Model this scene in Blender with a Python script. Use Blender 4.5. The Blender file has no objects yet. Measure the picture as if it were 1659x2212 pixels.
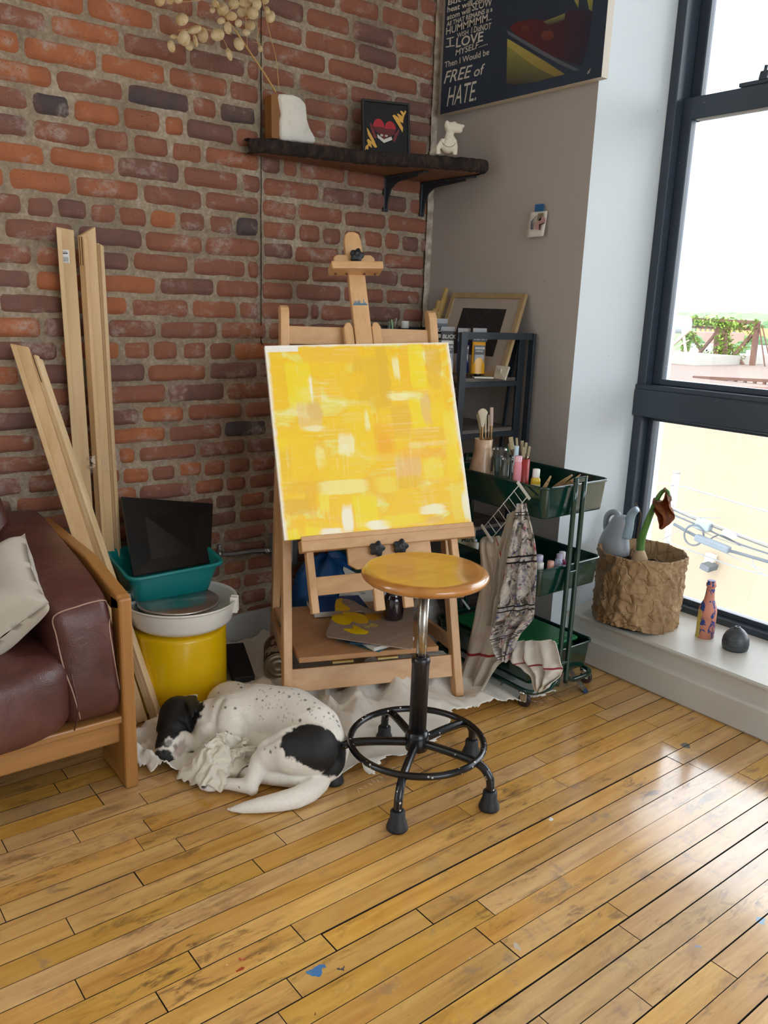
import bpy, bmesh, math, random
from mathutils import Vector, Matrix, noise, Euler
random.seed(7)
PI = math.pi
S = bpy.context.scene
COL = S.collection
V = Vector
# ---------------------------------------------------------------- camera
YAW, PITCH, ROLL, FPX, EYE = 0.89865071, 0.24118865, 0.0368596, 1780.6, 1.30
_f = V((math.cos(YAW)*math.cos(PITCH), math.sin(YAW)*math.cos(PITCH), -math.sin(PITCH)))
_r0 = V((math.sin(YAW), -math.cos(YAW), 0)); _u0 = _r0.cross(_f)
_r = math.cos(ROLL)*_r0 + math.sin(ROLL)*_u0
_u = -math.sin(ROLL)*_r0 + math.cos(ROLL)*_u0
CAMP = V((0, 0, EYE))
cd = bpy.data.cameras.new('camera'); cam = bpy.data.objects.new('camera', cd); COL.objects.link(cam)
M4 = Matrix(((_r.x, _u.x, -_f.x, 0), (_r.y, _u.y, -_f.y, 0), (_r.z, _u.z, -_f.z, EYE), (0, 0, 0, 1)))
cam.matrix_world = M4
cd.sensor_fit = 'HORIZONTAL'; cd.sensor_width = 36; cd.lens = 36*FPX/1659; cd.clip_start = .05; cd.clip_end = 3000
S.camera = cam
def ray(px, py):
    return (px-829.5)/FPX*_r - (py-1106)/FPX*_u + _f
# world point seen at a pixel of the photograph, on a known plane of the room (measuring aid)
def at(px, py, x=None, y=None, z=None):
    d = ray(px, py)
    if x is not None: t = x/d.x
    elif y is not None: t = y/d.y
    else: t = (z-EYE)/d.z
    return CAMP + t*d
# ---------------------------------------------------------------- materials
def s2l(c):
    if isinstance(c, str):
        c = c.lstrip('#'); c = [int(c[i:i+2], 16)/255 for i in (0, 2, 4)]
    return tuple((v/12.92 if v <= .04045 else ((v+.055)/1.055)**2.4) for v in c[:3]) + (1,)
class NT:
    def __init__(s, name):
        s.m = bpy.data.materials.new(name); s.m.use_nodes = True
        s.t = s.m.node_tree; s.t.nodes.clear()
        s.out = s.t.nodes.new('ShaderNodeOutputMaterial')
        s.b = s.t.nodes.new('ShaderNodeBsdfPrincipled')
        s.t.links.new(s.b.outputs[0], s.out.inputs[0])
    def n(s, typ, **kw):
        nd = s.t.nodes.new('ShaderNode'+typ)
        ins = kw.pop('ins', {})
        for k, v in kw.items(): setattr(nd, k, v)
        for k, v in ins.items(): s.set(nd, k, v)
        return nd
    def set(s, nd, k, v):
        sock = nd.inputs[k]
        if isinstance(v, bpy.types.NodeSocket): s.t.links.new(v, sock)
        elif isinstance(v, bpy.types.Node): s.t.links.new(v.outputs[0], sock)
        elif isinstance(v, str): sock.default_value = s2l(v)
        else: sock.default_value = v
    def tex(s, scale=(1, 1, 1), loc=(0, 0, 0), rot=(0, 0, 0), gen='Object'):
        tc = s.n('TexCoord'); mp = s.n('Mapping', ins={'Vector': tc.outputs[gen], 'Scale': scale, 'Location': loc, 'Rotation': rot})
        return mp.outputs[0]
    def noise(s, vec, scale=5, detail=4, rough=.55, dist=0.0):
        return s.n('TexNoise', ins={'Vector': vec, 'Scale': scale, 'Detail': detail, 'Roughness': rough, 'Distortion': dist}).outputs[0]
    def ramp(s, fac, stops, interp='LINEAR'):
        nd = s.n('ValToRGB', ins={'Fac': fac}); cr = nd.color_ramp; cr.interpolation = interp
        while len(cr.elements) > 1: cr.elements.remove(cr.elements[-1])
        for i, (p, c) in enumerate(stops):
            e = cr.elements[0] if i == 0 else cr.elements.new(p)
            e.position = p
            e.color = s2l(c) if isinstance(c, str) else ((c, c, c, 1) if not hasattr(c, '__len__') else c)
        return nd.outputs[0]
    def mix(s, fac, a, b, mode='MIX'):
        nd = s.n('Mix', data_type='RGBA', blend_type=mode)
        s.set(nd, 0, fac); s.set(nd, 6, a); s.set(nd, 7, b)
        return nd.outputs[2]
    def math(s, op, a, b=0.0, c=0.0, clamp=False):
        nd = s.n('Math', operation=op, use_clamp=clamp); s.set(nd, 0, a); s.set(nd, 1, b)
        if op in ('MULTIPLY_ADD', 'COMPARE', 'SMOOTH_MIN'): s.set(nd, 2, c)
        return nd.outputs[0]
    def bump(s, h, strength=.3, dist=.01):
        nd = s.n('Bump', ins={'Height': h, 'Strength': strength, 'Distance': dist}); s.set(s.b, 'Normal', nd); return nd
    def fin(s, col=None, rough=None, **kw):
        if col is not None: s.set(s.b, 'Base Color', col)
        if rough is not None: s.set(s.b, 'Roughness', rough)
        for k, v in kw.items(): s.set(s.b, k.replace('_', ' '), v)
        return s.m
def plain(name, col, rough=.5, var=.0, bump=0.0, bscale=60, **kw):
    m = NT(name); v = m.tex()
    c = col
    if var:
        nz = m.noise(v, 9, 5); base = s2l(col)
        c = m.mix(m.math('MULTIPLY', nz, 1.0), tuple(x*(1-var) for x in base[:3])+(1,), tuple(min(1, x*(1+var)) for x in base[:3])+(1,))
    if bump: m.bump(m.noise(v, bscale, 6), bump, .002)
    return m.fin(c, rough, **kw)
def wood(name, light, dark, axis='x', scale=1.0, rough=.45, coat=0.0, contrast=1.0):
    m = NT(name); st = {'x': (3, 40, 40), 'y': (40, 3, 40), 'z': (40, 40, 3)}[axis]
    v = m.tex(tuple(q*scale for q in st))
    n1 = m.noise(v, 1.0, 8, .62, .4)
    v2 = m.tex(tuple(q*scale*.3 for q in st)); n2 = m.noise(v2, 1.0, 3, .5, .9)
    f = m.math('ADD', m.math('MULTIPLY', n1, .6*contrast), m.math('MULTIPLY', n2, .5))
    c = m.ramp(f, [(.3, dark), (.72, light)])
    m.bump(n1, .12, .001)
    return m.fin(c, rough, Coat_Weight=coat, Coat_Roughness=.15)
# ---------------------------------------------------------------- mesh collecting
class MB:
    def __init__(s): s.v = []; s.f = []; s.mi = []; s.sm = []; s.cur = 0; s.xf = None; s.smooth = False
    def add(s, vs, fs, smooth=None):
        o = len(s.v)
        for p in vs:
            p = V(p)
            s.v.append(s.xf @ p if s.xf else p)
        for f in fs:
            s.f.append(tuple(o+i for i in f)); s.mi.append(s.cur); s.sm.append(s.smooth if smooth is None else smooth)
        return s
    def box(s, c, size, rot=None, bev=0.0, seg=2):
        bm = bmesh.new(); bmesh.ops.create_cube(bm, size=1)
        for v in bm.verts: v.co = V((v.co.x*size[0], v.co.y*size[1], v.co.z*size[2]))
        if bev: bmesh.ops.bevel(bm, geom=bm.edges[:], offset=bev, segments=seg, affect='EDGES', profile=.5)
        R = rot if isinstance(rot, Matrix) else (Euler(rot).to_matrix() if rot else Matrix.Identity(3))
        R = R.to_3x3()
        bm.verts.index_update()
        vs = [R @ v.co + V(c) for v in bm.verts]; fs = [[v.index for v in f.verts] for f in bm.faces]
        bm.free(); s.add(vs, fs, smooth=False); return s
    def bar(s, a, b, w, h, up=(0, 0, 1), bev=0.0, ext=0):
        a = V(a); b = V(b); d = (b-a); L = d.length; d.normalize(); up = V(up)
        sx = d.cross(up); sx.normalize(); uy = sx.cross(d)
        R = Matrix((d, sx, uy)).transposed()
        return s.box((a+b)/2, (L+ext, w, h), R, bev)
    def tube(s, pts, r, n=12, cap=True, closed=False):
        pts = [V(p) for p in pts]; N = len(pts)
        rr = r if hasattr(r, '__len__') else [r]*N
        tang = []
        for i in range(N):
            if closed: t = pts[(i+1) % N]-pts[i-1]
            else: t = pts[min(i+1, N-1)]-pts[max(i-1, 0)]
            tang.append(t.normalized() if t.length > 0 else V((0, 0, 1)))
        ref = V((0, 0, 1)) if abs(tang[0].z) < .9 else V((1, 0, 0))
        nx = tang[0].cross(ref).normalized(); vs = []
        for i in range(N):
            t = tang[i]; nx = (nx - t*nx.dot(t)).normalized(); ny = t.cross(nx)
            for k in range(n):
                a = 2*PI*k/n; vs.append(pts[i]+rr[i]*(math.cos(a)*nx+math.sin(a)*ny))
        fs = []
        for i in range(N if closed else N-1):
            j = (i+1) % N
            for k in range(n): fs.append((i*n+k, i*n+(k+1) % n, j*n+(k+1) % n, j*n+k))
        if cap and not closed: fs += [tuple(range(n))[::-1], tuple((N-1)*n+k for k in range(n))]
        s.add(vs, fs, smooth=True); return s
    def lathe(s, prof, n=32, c=(0, 0, 0), sx=1, sy=1, rot=None, cap=True):
        c = V(c); vs = []; R = Euler(rot).to_matrix() if rot and not isinstance(rot, Matrix) else (rot or Matrix.Identity(3))
        for (r, z) in prof:
            for k in range(n):
                a = 2*PI*k/n; vs.append(c+R @ V((r*sx*math.cos(a), r*sy*math.sin(a), z)))
        fs = []
        for i in range(len(prof)-1):
            for k in range(n): fs.append((i*n+k, i*n+(k+1) % n, (i+1)*n+(k+1) % n, (i+1)*n+k))
        if cap:
            if prof[0][0] > 1e-5: fs.append(tuple(range(n))[::-1])
            if prof[-1][0] > 1e-5: fs.append(tuple((len(prof)-1)*n+k for k in range(n)))
        s.add(vs, fs, smooth=True); return s
    def prism(s, poly, z0, z1, xf=None, smooth=False):
        n = len(poly); vs = [V((p[0], p[1], z0)) for p in poly]+[V((p[0], p[1], z1)) for p in poly]
        if xf: vs = [xf @ v for v in vs]
        fs = [tuple(range(n))[::-1], tuple(range(n, 2*n))]+[(i, (i+1) % n, n+(i+1) % n, n+i) for i in range(n)]
        s.add(vs, fs, smooth=smooth); return s
    def grid(s, fn, nu, nv, wrapu=False, smooth=True):
        vs = [V(fn(i/(nu-(0 if wrapu else 1)), j/(nv-1))) for j in range(nv) for i in range(nu)]
        fs = []
        for j in range(nv-1):
            for i in range(nu if wrapu else nu-1):
                k = (i+1) % nu; fs.append((j*nu+i, j*nu+k, (j+1)*nu+k, (j+1)*nu+i))
        s.add(vs, fs, smooth=smooth); return s
    def mesh(s, name, mats, off=V((0, 0, 0)), attrs=None):
        me = bpy.data.meshes.new(name)
        me.from_pydata([tuple(p-off) for p in s.v], [], s.f)
        if not isinstance(mats, (list, tuple)): mats = [mats]
        for m in mats: me.materials.append(m)
        me.polygons.foreach_set('material_index', [min(i, len(mats)-1) for i in s.mi])
        me.polygons.foreach_set('use_smooth', s.sm)
        me.update(); return me
# ---------------------------------------------------------------- objects
LOC = {}
def fixn(me):
    bm = bmesh.new(); bm.from_mesh(me); bmesh.ops.recalc_face_normals(bm, faces=bm.faces[:]); bm.to_mesh(me); bm.free()
def worldloc(o):
    return LOC.get(o.name, V((0, 0, 0)))
def part(name, mb, mats, parent=None, fix=True, origin=None):
    off = worldloc(parent) if parent else (V(origin) if origin is not None else V((0, 0, 0)))
    me = mb.mesh(name, mats, off)
    if fix: fixn(me)
    o = bpy.data.objects.new(name, me); COL.objects.link(o)
    if parent: o.parent = parent; LOC[o.name] = off
    else: o.location = off; LOC[o.name] = off
    return o
def tag(o, label=None, cat=None, group=None, kind=None):
    if label: o['label'] = label
    if cat: o['category'] = cat
    if group: o['group'] = group
    if kind: o['kind'] = kind
    return o
def thing(name, loc, label, cat, group=None):
    o = bpy.data.objects.new(name, None); COL.objects.link(o); o.location = loc; o.empty_display_size = .05
    LOC[o.name] = V(loc); return tag(o, label, cat, group)
def solo(name, mb, mats, label, cat, origin, group=None, fix=True):
    return tag(part(name, mb, mats, None, fix, origin), label, cat, group)
def struct(name, mb, mats, parent=None, fix=True):
    o = part(name, mb, mats, parent, fix)
    if not parent: o['kind'] = 'structure'
    return o
def copy_tree(o, parent=None):
    c = o.copy(); COL.objects.link(c); c.parent = parent
    LOC[c.name] = worldloc(o)
    for ch in list(o.children):
        copy_tree(ch, c)
    return c
def subsurf(o, n=2, simple=False):
    m = o.modifiers.new('sub', 'SUBSURF'); m.levels = n; m.render_levels = n
    if simple: m.subdivision_type = 'SIMPLE'
    return o
def solid(o, t, off=-1):
    m = o.modifiers.new('sol', 'SOLIDIFY'); m.thickness = t; m.offset = off; return o
def text_into(mb, s, xf, size=1.0, depth=.0, shear=0, bold=0, align='LEFT', sx=1.0, space=1.0, res=3):
    cu = bpy.data.curves.new('t', 'FONT'); cu.body = s; cu.size = size; cu.shear = shear; cu.offset = bold
    cu.align_x = align; cu.extrude = depth; cu.resolution_u = res; cu.space_character = space
    ob = bpy.data.objects.new('t', cu); COL.objects.link(ob)
    dg = bpy.context.evaluated_depsgraph_get(); ev = ob.evaluated_get(dg); me = ev.to_mesh()
    mb.add([xf @ V((v.co.x*sx, v.co.y, v.co.z)) for v in me.vertices], [tuple(p.vertices) for p in me.polygons], smooth=False)
    ev.to_mesh_clear(); bpy.data.objects.remove(ob); bpy.data.curves.remove(cu)
def frame(o, xa, ya, za=None):
    xa = V(xa).normalized(); ya = V(ya).normalized(); za = V(za).normalized() if za else xa.cross(ya).normalized()
    m = Matrix((xa, ya, za)).transposed().to_4x4(); m.translation = V(o); return m
def fbm(p, oct=4): return noise.fractal(V(p), .6, 2.0, oct)
def smooth_path(pts, n=8):
    pts = [V(p) for p in pts]; out = []
    for i in range(len(pts)-1):
        p0 = pts[max(i-1, 0)]; p1 = pts[i]; p2 = pts[i+1]; p3 = pts[min(i+2, len(pts)-1)]
        for k in range(n):
            t = k/n
            out.append(.5*((2*p1)+(-p0+p2)*t+(2*p0-5*p1+4*p2-p3)*t*t+(-p0+3*p1-3*p2+p3)*t**3))
    out.append(pts[-1]); return out
# ================================================================ SETTING
WY, GX, TX, JY, WX = 2.75, 2.375, 2.466, 1.93, 2.78      # brick plane, painted wall plane, window apron plane, jamb, window frame plane
ROWS=[[1.332],[0.975,1.193,1.409],[0.860,1.082,1.303,1.519],[0.784,1.006,1.226,1.449,1.743,1.959],[0.868,1.088,1.309,1.409,1.560,1.859,1.952],[0.795,0.918,1.074,1.209,1.286,1.473,1.952],[0.792,0.977,1.101,1.232,1.352,1.525,1.661,1.734,1.947,2.161],[0.836,1.049,1.271,1.488,1.576,1.831,2.044,2.258],[0.715,0.909,1.127,1.349,1.572,1.729,1.938,2.153],[0.758,0.851,0.956,1.048,1.152,1.256,1.361,1.467,1.572,1.731,1.837,2.032,2.138,2.228,2.328],[0.692,0.913,1.132,1.349,1.574,1.716,1.926,2.142],[0.777,0.967,1.087,1.297,1.515,1.572,1.789,2.015,2.227],[1.179,1.391,1.574,1.719,1.941,2.152],[1.073,1.292,1.480,1.569,1.788,1.834,2.027,2.248],[0.994,1.176,1.404,1.604,1.779],[1.043,1.151,1.251,1.358,1.461],[1.127,1.356,1.564],[0.980,1.200,1.426],[0.981,1.103,1.269,1.503],[0.980,1.195,1.414,1.605],[1.016,1.084,1.311,1.511],[1.025,1.129,1.228,1.331,1.429,1.531],[1.081,1.293,1.421,1.516],[1.377,1.475,1.596],[1.472],[1.405,1.605],[1.404],[1.406,1.510],[1.490],[1.485,1.606],]
def brick_wall():
    mb = MB(); random.seed(11)
    anch = [(-16, 3.42), (0, 2.226), (2, 2.08), (6, 1.786), (10, 1.493), (14, 1.206), (18, .912), (22, .636), (26, .37), (31, .035)]
    def rz(i):
        for (a, za), (b, zb) in zip(anch, anch[1:]):
            if a <= i <= b: return za+(zb-za)*(i-a)/(b-a)
        return 0
    cols = []
    def quadm(vs, fs, col, mi):
        mb.cur = mi; mb.add(vs, fs, smooth=True); cols.extend([col]*len(fs))
    # mortar bed
    def bed(u, v):
        x = -1.6+u*4.02; z = v*3.45
        return (x, WY+.004+.004*fbm((x*9, z*9, 1)), z)
    n0 = len(mb.f); mb.cur = 1; mb.grid(bed, 300, 260); cols.extend([(0, 0, 0)]*(len(mb.f)-n0))
    for i in range(-16, 32):
        z0 = rz(i); h = abs(rz(i)-rz(i+1)) if i < 31 else .07
        js = list(ROWS[i]) if 0 <= i < len(ROWS) else []
        header = i in (9, 21) or (i < 0 and i % 12 == 9)
        L = .107 if header else .215
        if not js: js = [1.57-random.random()*L]
        js = sorted(js)
        # fill internal gaps and extend both ways
        full = [js[0]]
        for a, b in zip(js, js[1:]):
            g = b-a; k = max(1, round(g/L)) if g > L*1.45 else 1
            for q in range(1, k+1): full.append(a+g*q/k)
        while full[-1] < 2.37: full.append(full[-1]+L*random.uniform(.9, 1.08))
        full[-1] = 2.385
        while full[0] > -1.55: full.insert(0, full[0]-L*random.uniform(.93, 1.06))
        if i < 8 and i >= 0 and not any(abs(q-1.57) < .02 for q in full):
            full.append(1.572); full.sort()
            full = [q for q in full if q == 1.572 or abs(q-1.572) > .05]
        mt = h*.185
        for a, b in zip(full, full[1:]):
            if b-a < .045: continue
            seam = abs(a-1.572) < .015 or abs(b-1.572) < .015
            x0 = a+random.uniform(.004, .009); x1 = b-random.uniform(.004, .009)
            zc = z0+random.uniform(-.0025, .0025); hh = (h-mt)/2*random.uniform(.93, 1.04)
            prot = random.uniform(.004, .013); tone = random.random(); kind = random.random()
            ctr = (x0+x1)/2
            # brick tones: orange common on the left, corner shade painted as duller brown
            or_p = .3 if ctr < 1.25 else .1
            if kind < or_p: k = .92
            elif kind < or_p+.02: k = .12
            elif kind < or_p+.2: k = .32
            else: k = .45+.3*random.random()
            if ctr > 1.6: k = min(k, .62)
            if (i, round(ctr, 1)) in ((14, 1.2), ): k = .5
            special = {(5, 0.9): .03, (4, 1.2): .1, (9, 1.5): .03, (19, 1.5): .02}
            k = special.get((i, round(ctr, 1)), k)
            rnd = random.random(); seed = random.random()*50
            nx = max(5, int((x1-x0)/.012)); nz = 6
            vs = []; tilt = random.uniform(-.004, .004)
            for q in range(nz+1):
                for p in range(nx+1):
                    u = p/nx; v = q/nz
                    ex = (2*u-1); ez = (2*v-1)
                    x = (x0+x1)/2+ex*(x1-x0)/2; z = zc+ez*hh
                    ed = max(abs(ex)**(max(4, (x1-x0)/.02)), abs(ez)**5)
                    corner = abs(ex)**14*abs(ez)**3
                    nn = fbm((x*28+seed, z*28, seed), 3)
                    x -= ex*corner*.006; z -= ez*corner*.004
                    x += .0022*noise.noise(V((z*40, x*15, seed))); z += .0022*noise.noise(V((x*25, z*10, seed+9)))+ex*tilt*.5
                    y = WY-prot*(1-ed)+.006*ed-.0028*nn*(1-ed)
                    vs.append((x, y, z))
            fs = [(q*(nx+1)+p, q*(nx+1)+p+1, (q+1)*(nx+1)+p+1, (q+1)*(nx+1)+p) for q in range(nz) for p in range(nx)]
            quadm(vs, fs, (k, rnd, tone), 0)
    # the vertical joint between the two brick piers: a dark open crack
    pts = []
    zz = 2.6
    while zz > 1.16:
        pts.append((1.5715+.0018*noise.noise(V((0, 0, zz*9))), WY-.0035, zz)); zz -= .03
    n0 = len(mb.f); mb.cur = 2
    mb.tube(pts, [.0014+.0012*abs(noise.noise(V((3, 1, i*.7)))) for i in range(len(pts))], 5)
    pts = [(1.5715, WY-.003, 1.17), (1.585, WY-.004, 1.13), (1.60, WY-.004, 1.10), (1.612, WY-.003, 1.06)]
    mb.tube(smooth_path(pts, 4), .0018, 5)
    cols.extend([(0, 0, 0)]*(len(mb.f)-n0))
    # brick material
    m = NT('old_brick'); at_ = m.n('Attribute', attribute_name='bk', attribute_type='GEOMETRY'); sep = m.n('SeparateColor', ins={'Color': at_.outputs['Color']})
    vec = m.tex()
    n1 = m.noise(vec, 28, 6, .6); n2 = m.noise(vec, 7, 4, .5, .6); n3 = m.noise(vec, 60, 5, .7)
    k = m.math('ADD', sep.outputs[0], m.math('MULTIPLY', m.math('SUBTRACT', n2, .5), .55))
    base = m.ramp(k, [(.0, '#434044'), (.14, '#5E4B46'), (.3, '#735248'), (.5, '#845645'), (.7, '#905B44'), (1.0, '#A8653E')])
    base = m.mix(m.math('MULTIPLY', m.math('SUBTRACT', n1, .35), .55, clamp=True), base, '#6B3A2C')
    # lime bloom and paint flecks
    w1 = m.ramp(m.math('MULTIPLY', n2, m.noise(m.tex((1, 1, 1.6), (3, 7, 1)), 11, 6, .7)), [(.27, 0.0), (.36, .75)])
    w1 = m.math('MULTIPLY', w1, m.ramp(n3, [(.4, .1), (.62, 1.0)]))
    base = m.mix(w1, base, '#A79C94')
    vor = m.n('TexVoronoi', ins={'Vector': vec, 'Scale': 120.0}); pit = m.ramp(vor.outputs['Distance'], [(.12, 1.0), (.2, 0.0)])
    pit = m.math('MULTIPLY', pit, m.ramp(m.noise(vec, 40, 2), [(.55, 0.0), (.62, 1.0)]))
    base = m.mix(m.math('MULTIPLY', pit, .85), base, '#2C1B17')
    fl = m.n('TexVoronoi', ins={'Vector': m.tex((1, 1, 1), (5, 2, 9)), 'Scale': 170.0}); flk = m.math('MULTIPLY', m.ramp(fl.outputs['Distance'], [(.1, 1.0), (.17, 0.0)]), m.ramp(m.noise(vec, 12, 2), [(.55, 0.0), (.66, .8)]))
    base = m.mix(flk, base, '#CFC3B6')
    m.bump(m.math('SUBTRACT', m.math('ADD', n1, m.math('MULTIPLY', n3, .6)), m.math('MULTIPLY', pit, .8)), .55, .004)
    mbk = m.fin(base, .88)
    m = NT('lime_mortar'); vec = m.tex(); a = m.noise(vec, 70, 6, .7); b = m.noise(vec, 6, 5, .6)
    c = m.ramp(m.math('ADD', m.math('MULTIPLY', a, .5), m.math('MULTIPLY', b, .5)), [(.35, '#77695A'), (.5, '#998974'), (.62, '#B5A794'), (.72, '#D5CCBD')])
    m.bump(m.math('ADD', a, b), .9, .006); mmo = m.fin(c, .95)
    crack = plain('crack_dark', '#1C1613', .95)
    off = V((0, 0, 0)); me = mb.mesh('wall_back', [mbk, mmo, crack])
    ca = me.color_attributes.new('bk', 'FLOAT_COLOR', 'CORNER')
    buf = []
    for p, c in zip(me.polygons, cols):
        buf.extend([c[0], c[1], c[2], 1.0]*p.loop_total)
    ca.data.foreach_set('color', buf)
    o = bpy.data.objects.new('wall_back', me); COL.objects.link(o); o['kind'] = 'structure'
brick_wall()

def floor_boards():
    mb = MB(); random.seed(5); cols = []
    P = .0598; Y0 = .6343
    J = [(0, 1.471), (1, 1.267), (2, 1.071), (6, 2.218), (7, 1.196), (8, 0.728), (8, 1.066), (9, 0.85), (10, 0.506), (10, 0.812), (11, 0.602), (12, 0.391), (12, 1.412), (12, 2.26), (14, 0.852), (14, 1.236), (14, 2.155), (15, 0.43), (15, 0.949), (15, 1.358), (16, 0.605), (16, 1.037), (16, 1.455), (17, 0.324), (17, 0.736), (18, 0.655), (19, 0.7), (20, 0.541), (21, 0.388), (21, 0.738), (22, 0.643), (24, 0.567)]
    mb.cur = 1; mb.add([(-3.2, -3.4, -.006), (2.80, -3.4, -.006), (2.80, 2.8, -.006), (-3.2, 2.8, -.006)], [(0, 1, 2, 3)]); cols.append((0, 0, 0)); mb.cur = 0
    wide = {4: .0035, 10: .002, 1: .0026, 5: .0018, 14: .0017, 17: .0015, 8: .002, 3: .0022, 9: .0016, -1: .003, -3: .002}
    for i in range(-68, 36):
        ya = Y0+i*P; yb = ya+P
        js = sorted(x for r, x in J if r == i)
        if not js: js = [random.uniform(-.2, .1)] if 0 <= i <= 24 else [random.uniform(-3, 2)]
        full = list(js)
        lo = 1.0 if i < 12 else .7
        while full[0] > -3.2: full.insert(0, full[0]-random.uniform(.5, 1.4))
        while full[-1] < 2.8: full.append(full[-1]+random.uniform(lo, 1.7))
        g0 = wide.get(i, .0005+.0012*random.random()**2)/2; g1 = wide.get(i+1, .0008)/2
        for a, b in zip(full, full[1:]):
            a2 = max(a, -3.2); b2 = min(b, 2.8)
            if b2-a2 < .02: continue
            ge = random.choice((.0005, .0007, .0010))
            zt = random.uniform(-.0006, .0004); rx = random.uniform(-.0002, .0002); ch = .0005
            yA = ya+g0; yB = yb-g1; xA = a2+ge; xB = b2-ge
            if i == 9 and abs(a-.85) < .01: yA += .0010; yB -= .0014; xA += .002; zt -= .0008
            vs = [(xA, yA, -.006), (xB, yA, -.006), (xB, yB, -.006), (xA, yB, -.006),
                  (xA, yA, zt-ch), (xB, yA, zt-ch), (xB, yB, zt-ch), (xA, yB, zt-ch),
                  (xA+ch, yA+ch, zt-rx), (xB-ch, yA+ch, zt-rx), (xB-ch, yB-ch, zt+rx), (xA+ch, yB-ch, zt+rx)]
            fs = [(8, 9, 10, 11)]+[(k, (k+1) % 4, 4+(k+1) % 4, 4+k) for k in range(4)]+[(4+k, 4+(k+1) % 4, 8+(k+1) % 4, 8+k) for k in range(4)]
            mb.add(vs, fs[:1], smooth=False); o_ = len(mb.v)-12; mb.cur = 1
            for f_ in fs[1:]: mb.f.append(tuple(o_+q for q in f_)); mb.mi.append(1); mb.sm.append(False)
            mb.cur = 0; cols.extend([(random.random(), random.random(), random.random())]*len(fs))
    m = NT('worn_maple_boards'); at_ = m.n('Attribute', attribute_name='bd', attribute_type='GEOMETRY'); sep = m.n('SeparateColor', ins={'Color': at_.outputs['Color']})
    tc = m.n('TexCoord').outputs['Object']
    offv = m.n('CombineXYZ', ins={'X': m.math('MULTIPLY', sep.outputs[0], 37.0), 'Y': m.math('MULTIPLY', sep.outputs[1], 11.0), 'Z': m.math('MULTIPLY', sep.outputs[2], 23.0)})
    vv = m.n('VectorMath', operation='ADD'); m.set(vv, 0, tc); m.set(vv, 1, offv.outputs[0])
    g = m.n('Mapping', ins={'Vector': vv.outputs[0], 'Scale': (2.2, 45, 45)}).outputs[0]
    n1 = m.noise(g, 1.0, 8, .65, .5)
    g2 = m.n('Mapping', ins={'Vector': vv.outputs[0], 'Scale': (3, 18, 18)}).outputs[0]; n2 = m.noise(g2, 1.0, 5, .6, 1.2)
    g3 = m.n('Mapping', ins={'Vector': vv.outputs[0], 'Scale': (9, 30, 30)}).outputs[0]; n3 = m.noise(g3, 1.0, 6, .7, .6)
    gen = m.tex(); nb = m.noise(gen, 2.4, 6, .65); nd = m.noise(m.tex((1, 1, 1), (4, 1, 0)), 9, 7, .7)
    f = m.math('ADD', m.math('MULTIPLY', n1, .5), m.math('MULTIPLY', n2, .5))
    c = m.ramp(f, [(.28, '#8F6632'), (.42, '#BA8A45'), (.55, '#CB9D55'), (.75, '#D8B068')])
    hs = m.n('HueSaturation', ins={'Hue': m.math('MULTIPLY_ADD', sep.outputs[1], .007, .4965), 'Saturation': m.math('MULTIPLY_ADD', sep.outputs[2], .18, .88), 'Value': m.math('MULTIPLY_ADD', sep.outputs[0], .22, .91), 'Color': c})
    c = hs.outputs[0]
    # dark water-stained grain in places, scuffs
    st = m.math('MULTIPLY', m.ramp(n3, [(.52, 0.0), (.62, 1.0)]), m.ramp(nb, [(.44, 0.0), (.62, 1.0)]))
    c = m.mix(m.math('MULTIPLY', st, .85), c, '#553A24')
    st2 = m.math('MULTIPLY', m.ramp(nd, [(.56, 0.0), (.64, 1.0)]), m.ramp(m.noise(m.tex((1, 1, 1), (9, 3, 0)), 1.6, 3), [(.44, 0.0), (.56, 1.0)]))
    c = m.mix(m.math('MULTIPLY', st2, .45), c, '#7A6A62')
    sc = m.noise(m.tex((14, 60, 1), (0, 0, 0), (0, 0, .5)), 1.0, 6, .7); scr = m.ramp(sc, [(.66, 0.0), (.70, 1.0)])
    c = m.mix(m.math('MULTIPLY', scr, .12), c, '#E6CFA0')
    # drops of paint
    for (px, py, rr, colr) in ((685, 2096, .013, '#2E6FA8'), (668, 2100, .008, '#3A79A8'), (697, 2088, .007, '#2E6FA8'), (520, 2095, .006, '#A0421C'), (523, 2074, .005, '#B0503A'), (315, 2054, .0045, '#3FA060'), (737, 2090, .005, '#3A4048'), (488, 2084, .003, '#EDE8DA'), (1480, 1610, .016, '#5B5B57'), (1188, 1768, .006, '#DCE4EA'), (1510, 2045, .006, '#8894A8'), (1645, 1990, .012, '#6C9CC0'), (680, 2190, .004, '#7A3A24'), (1115, 2045, .008, '#BDAE98'), (1010, 2068, .005, '#B9AEA0')):
        q = at(px, py, z=0)
        d = m.n('VectorMath', operation='DISTANCE'); m.set(d, 0, m.n('VectorMath', operation='ADD', ins={0: tc, 1: m.n('VectorMath', operation='SCALE', ins={0: m.n('TexNoise', ins={'Vector': tc, 'Scale': 60.0}).outputs[1], 'Scale': .03}).outputs[0]}).outputs[0]); m.set(d, 1, (q.x+.015, q.y+.015, .015))
        msk = m.math('LESS_THAN', d.outputs['Value'], rr)
        c = m.mix(msk, c, colr)
    ro = m.math('ADD', m.ramp(nd, [(.3, .20), (.7, .42)]), m.math('MULTIPLY', n1, .12))
    m.bump(m.math('ADD', n1, m.math('MULTIPLY', nd, .8)), .10, .002)
    mf = m.fin(c, ro, Coat_Weight=1.0, Coat_Roughness=.13)
    gap = plain('gap_grime', '#231A12', .9)
    me = mb.mesh('floor', [mf, gap]); ca = me.color_attributes.new('bd', 'FLOAT_COLOR', 'CORNER'); buf = []
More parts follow.
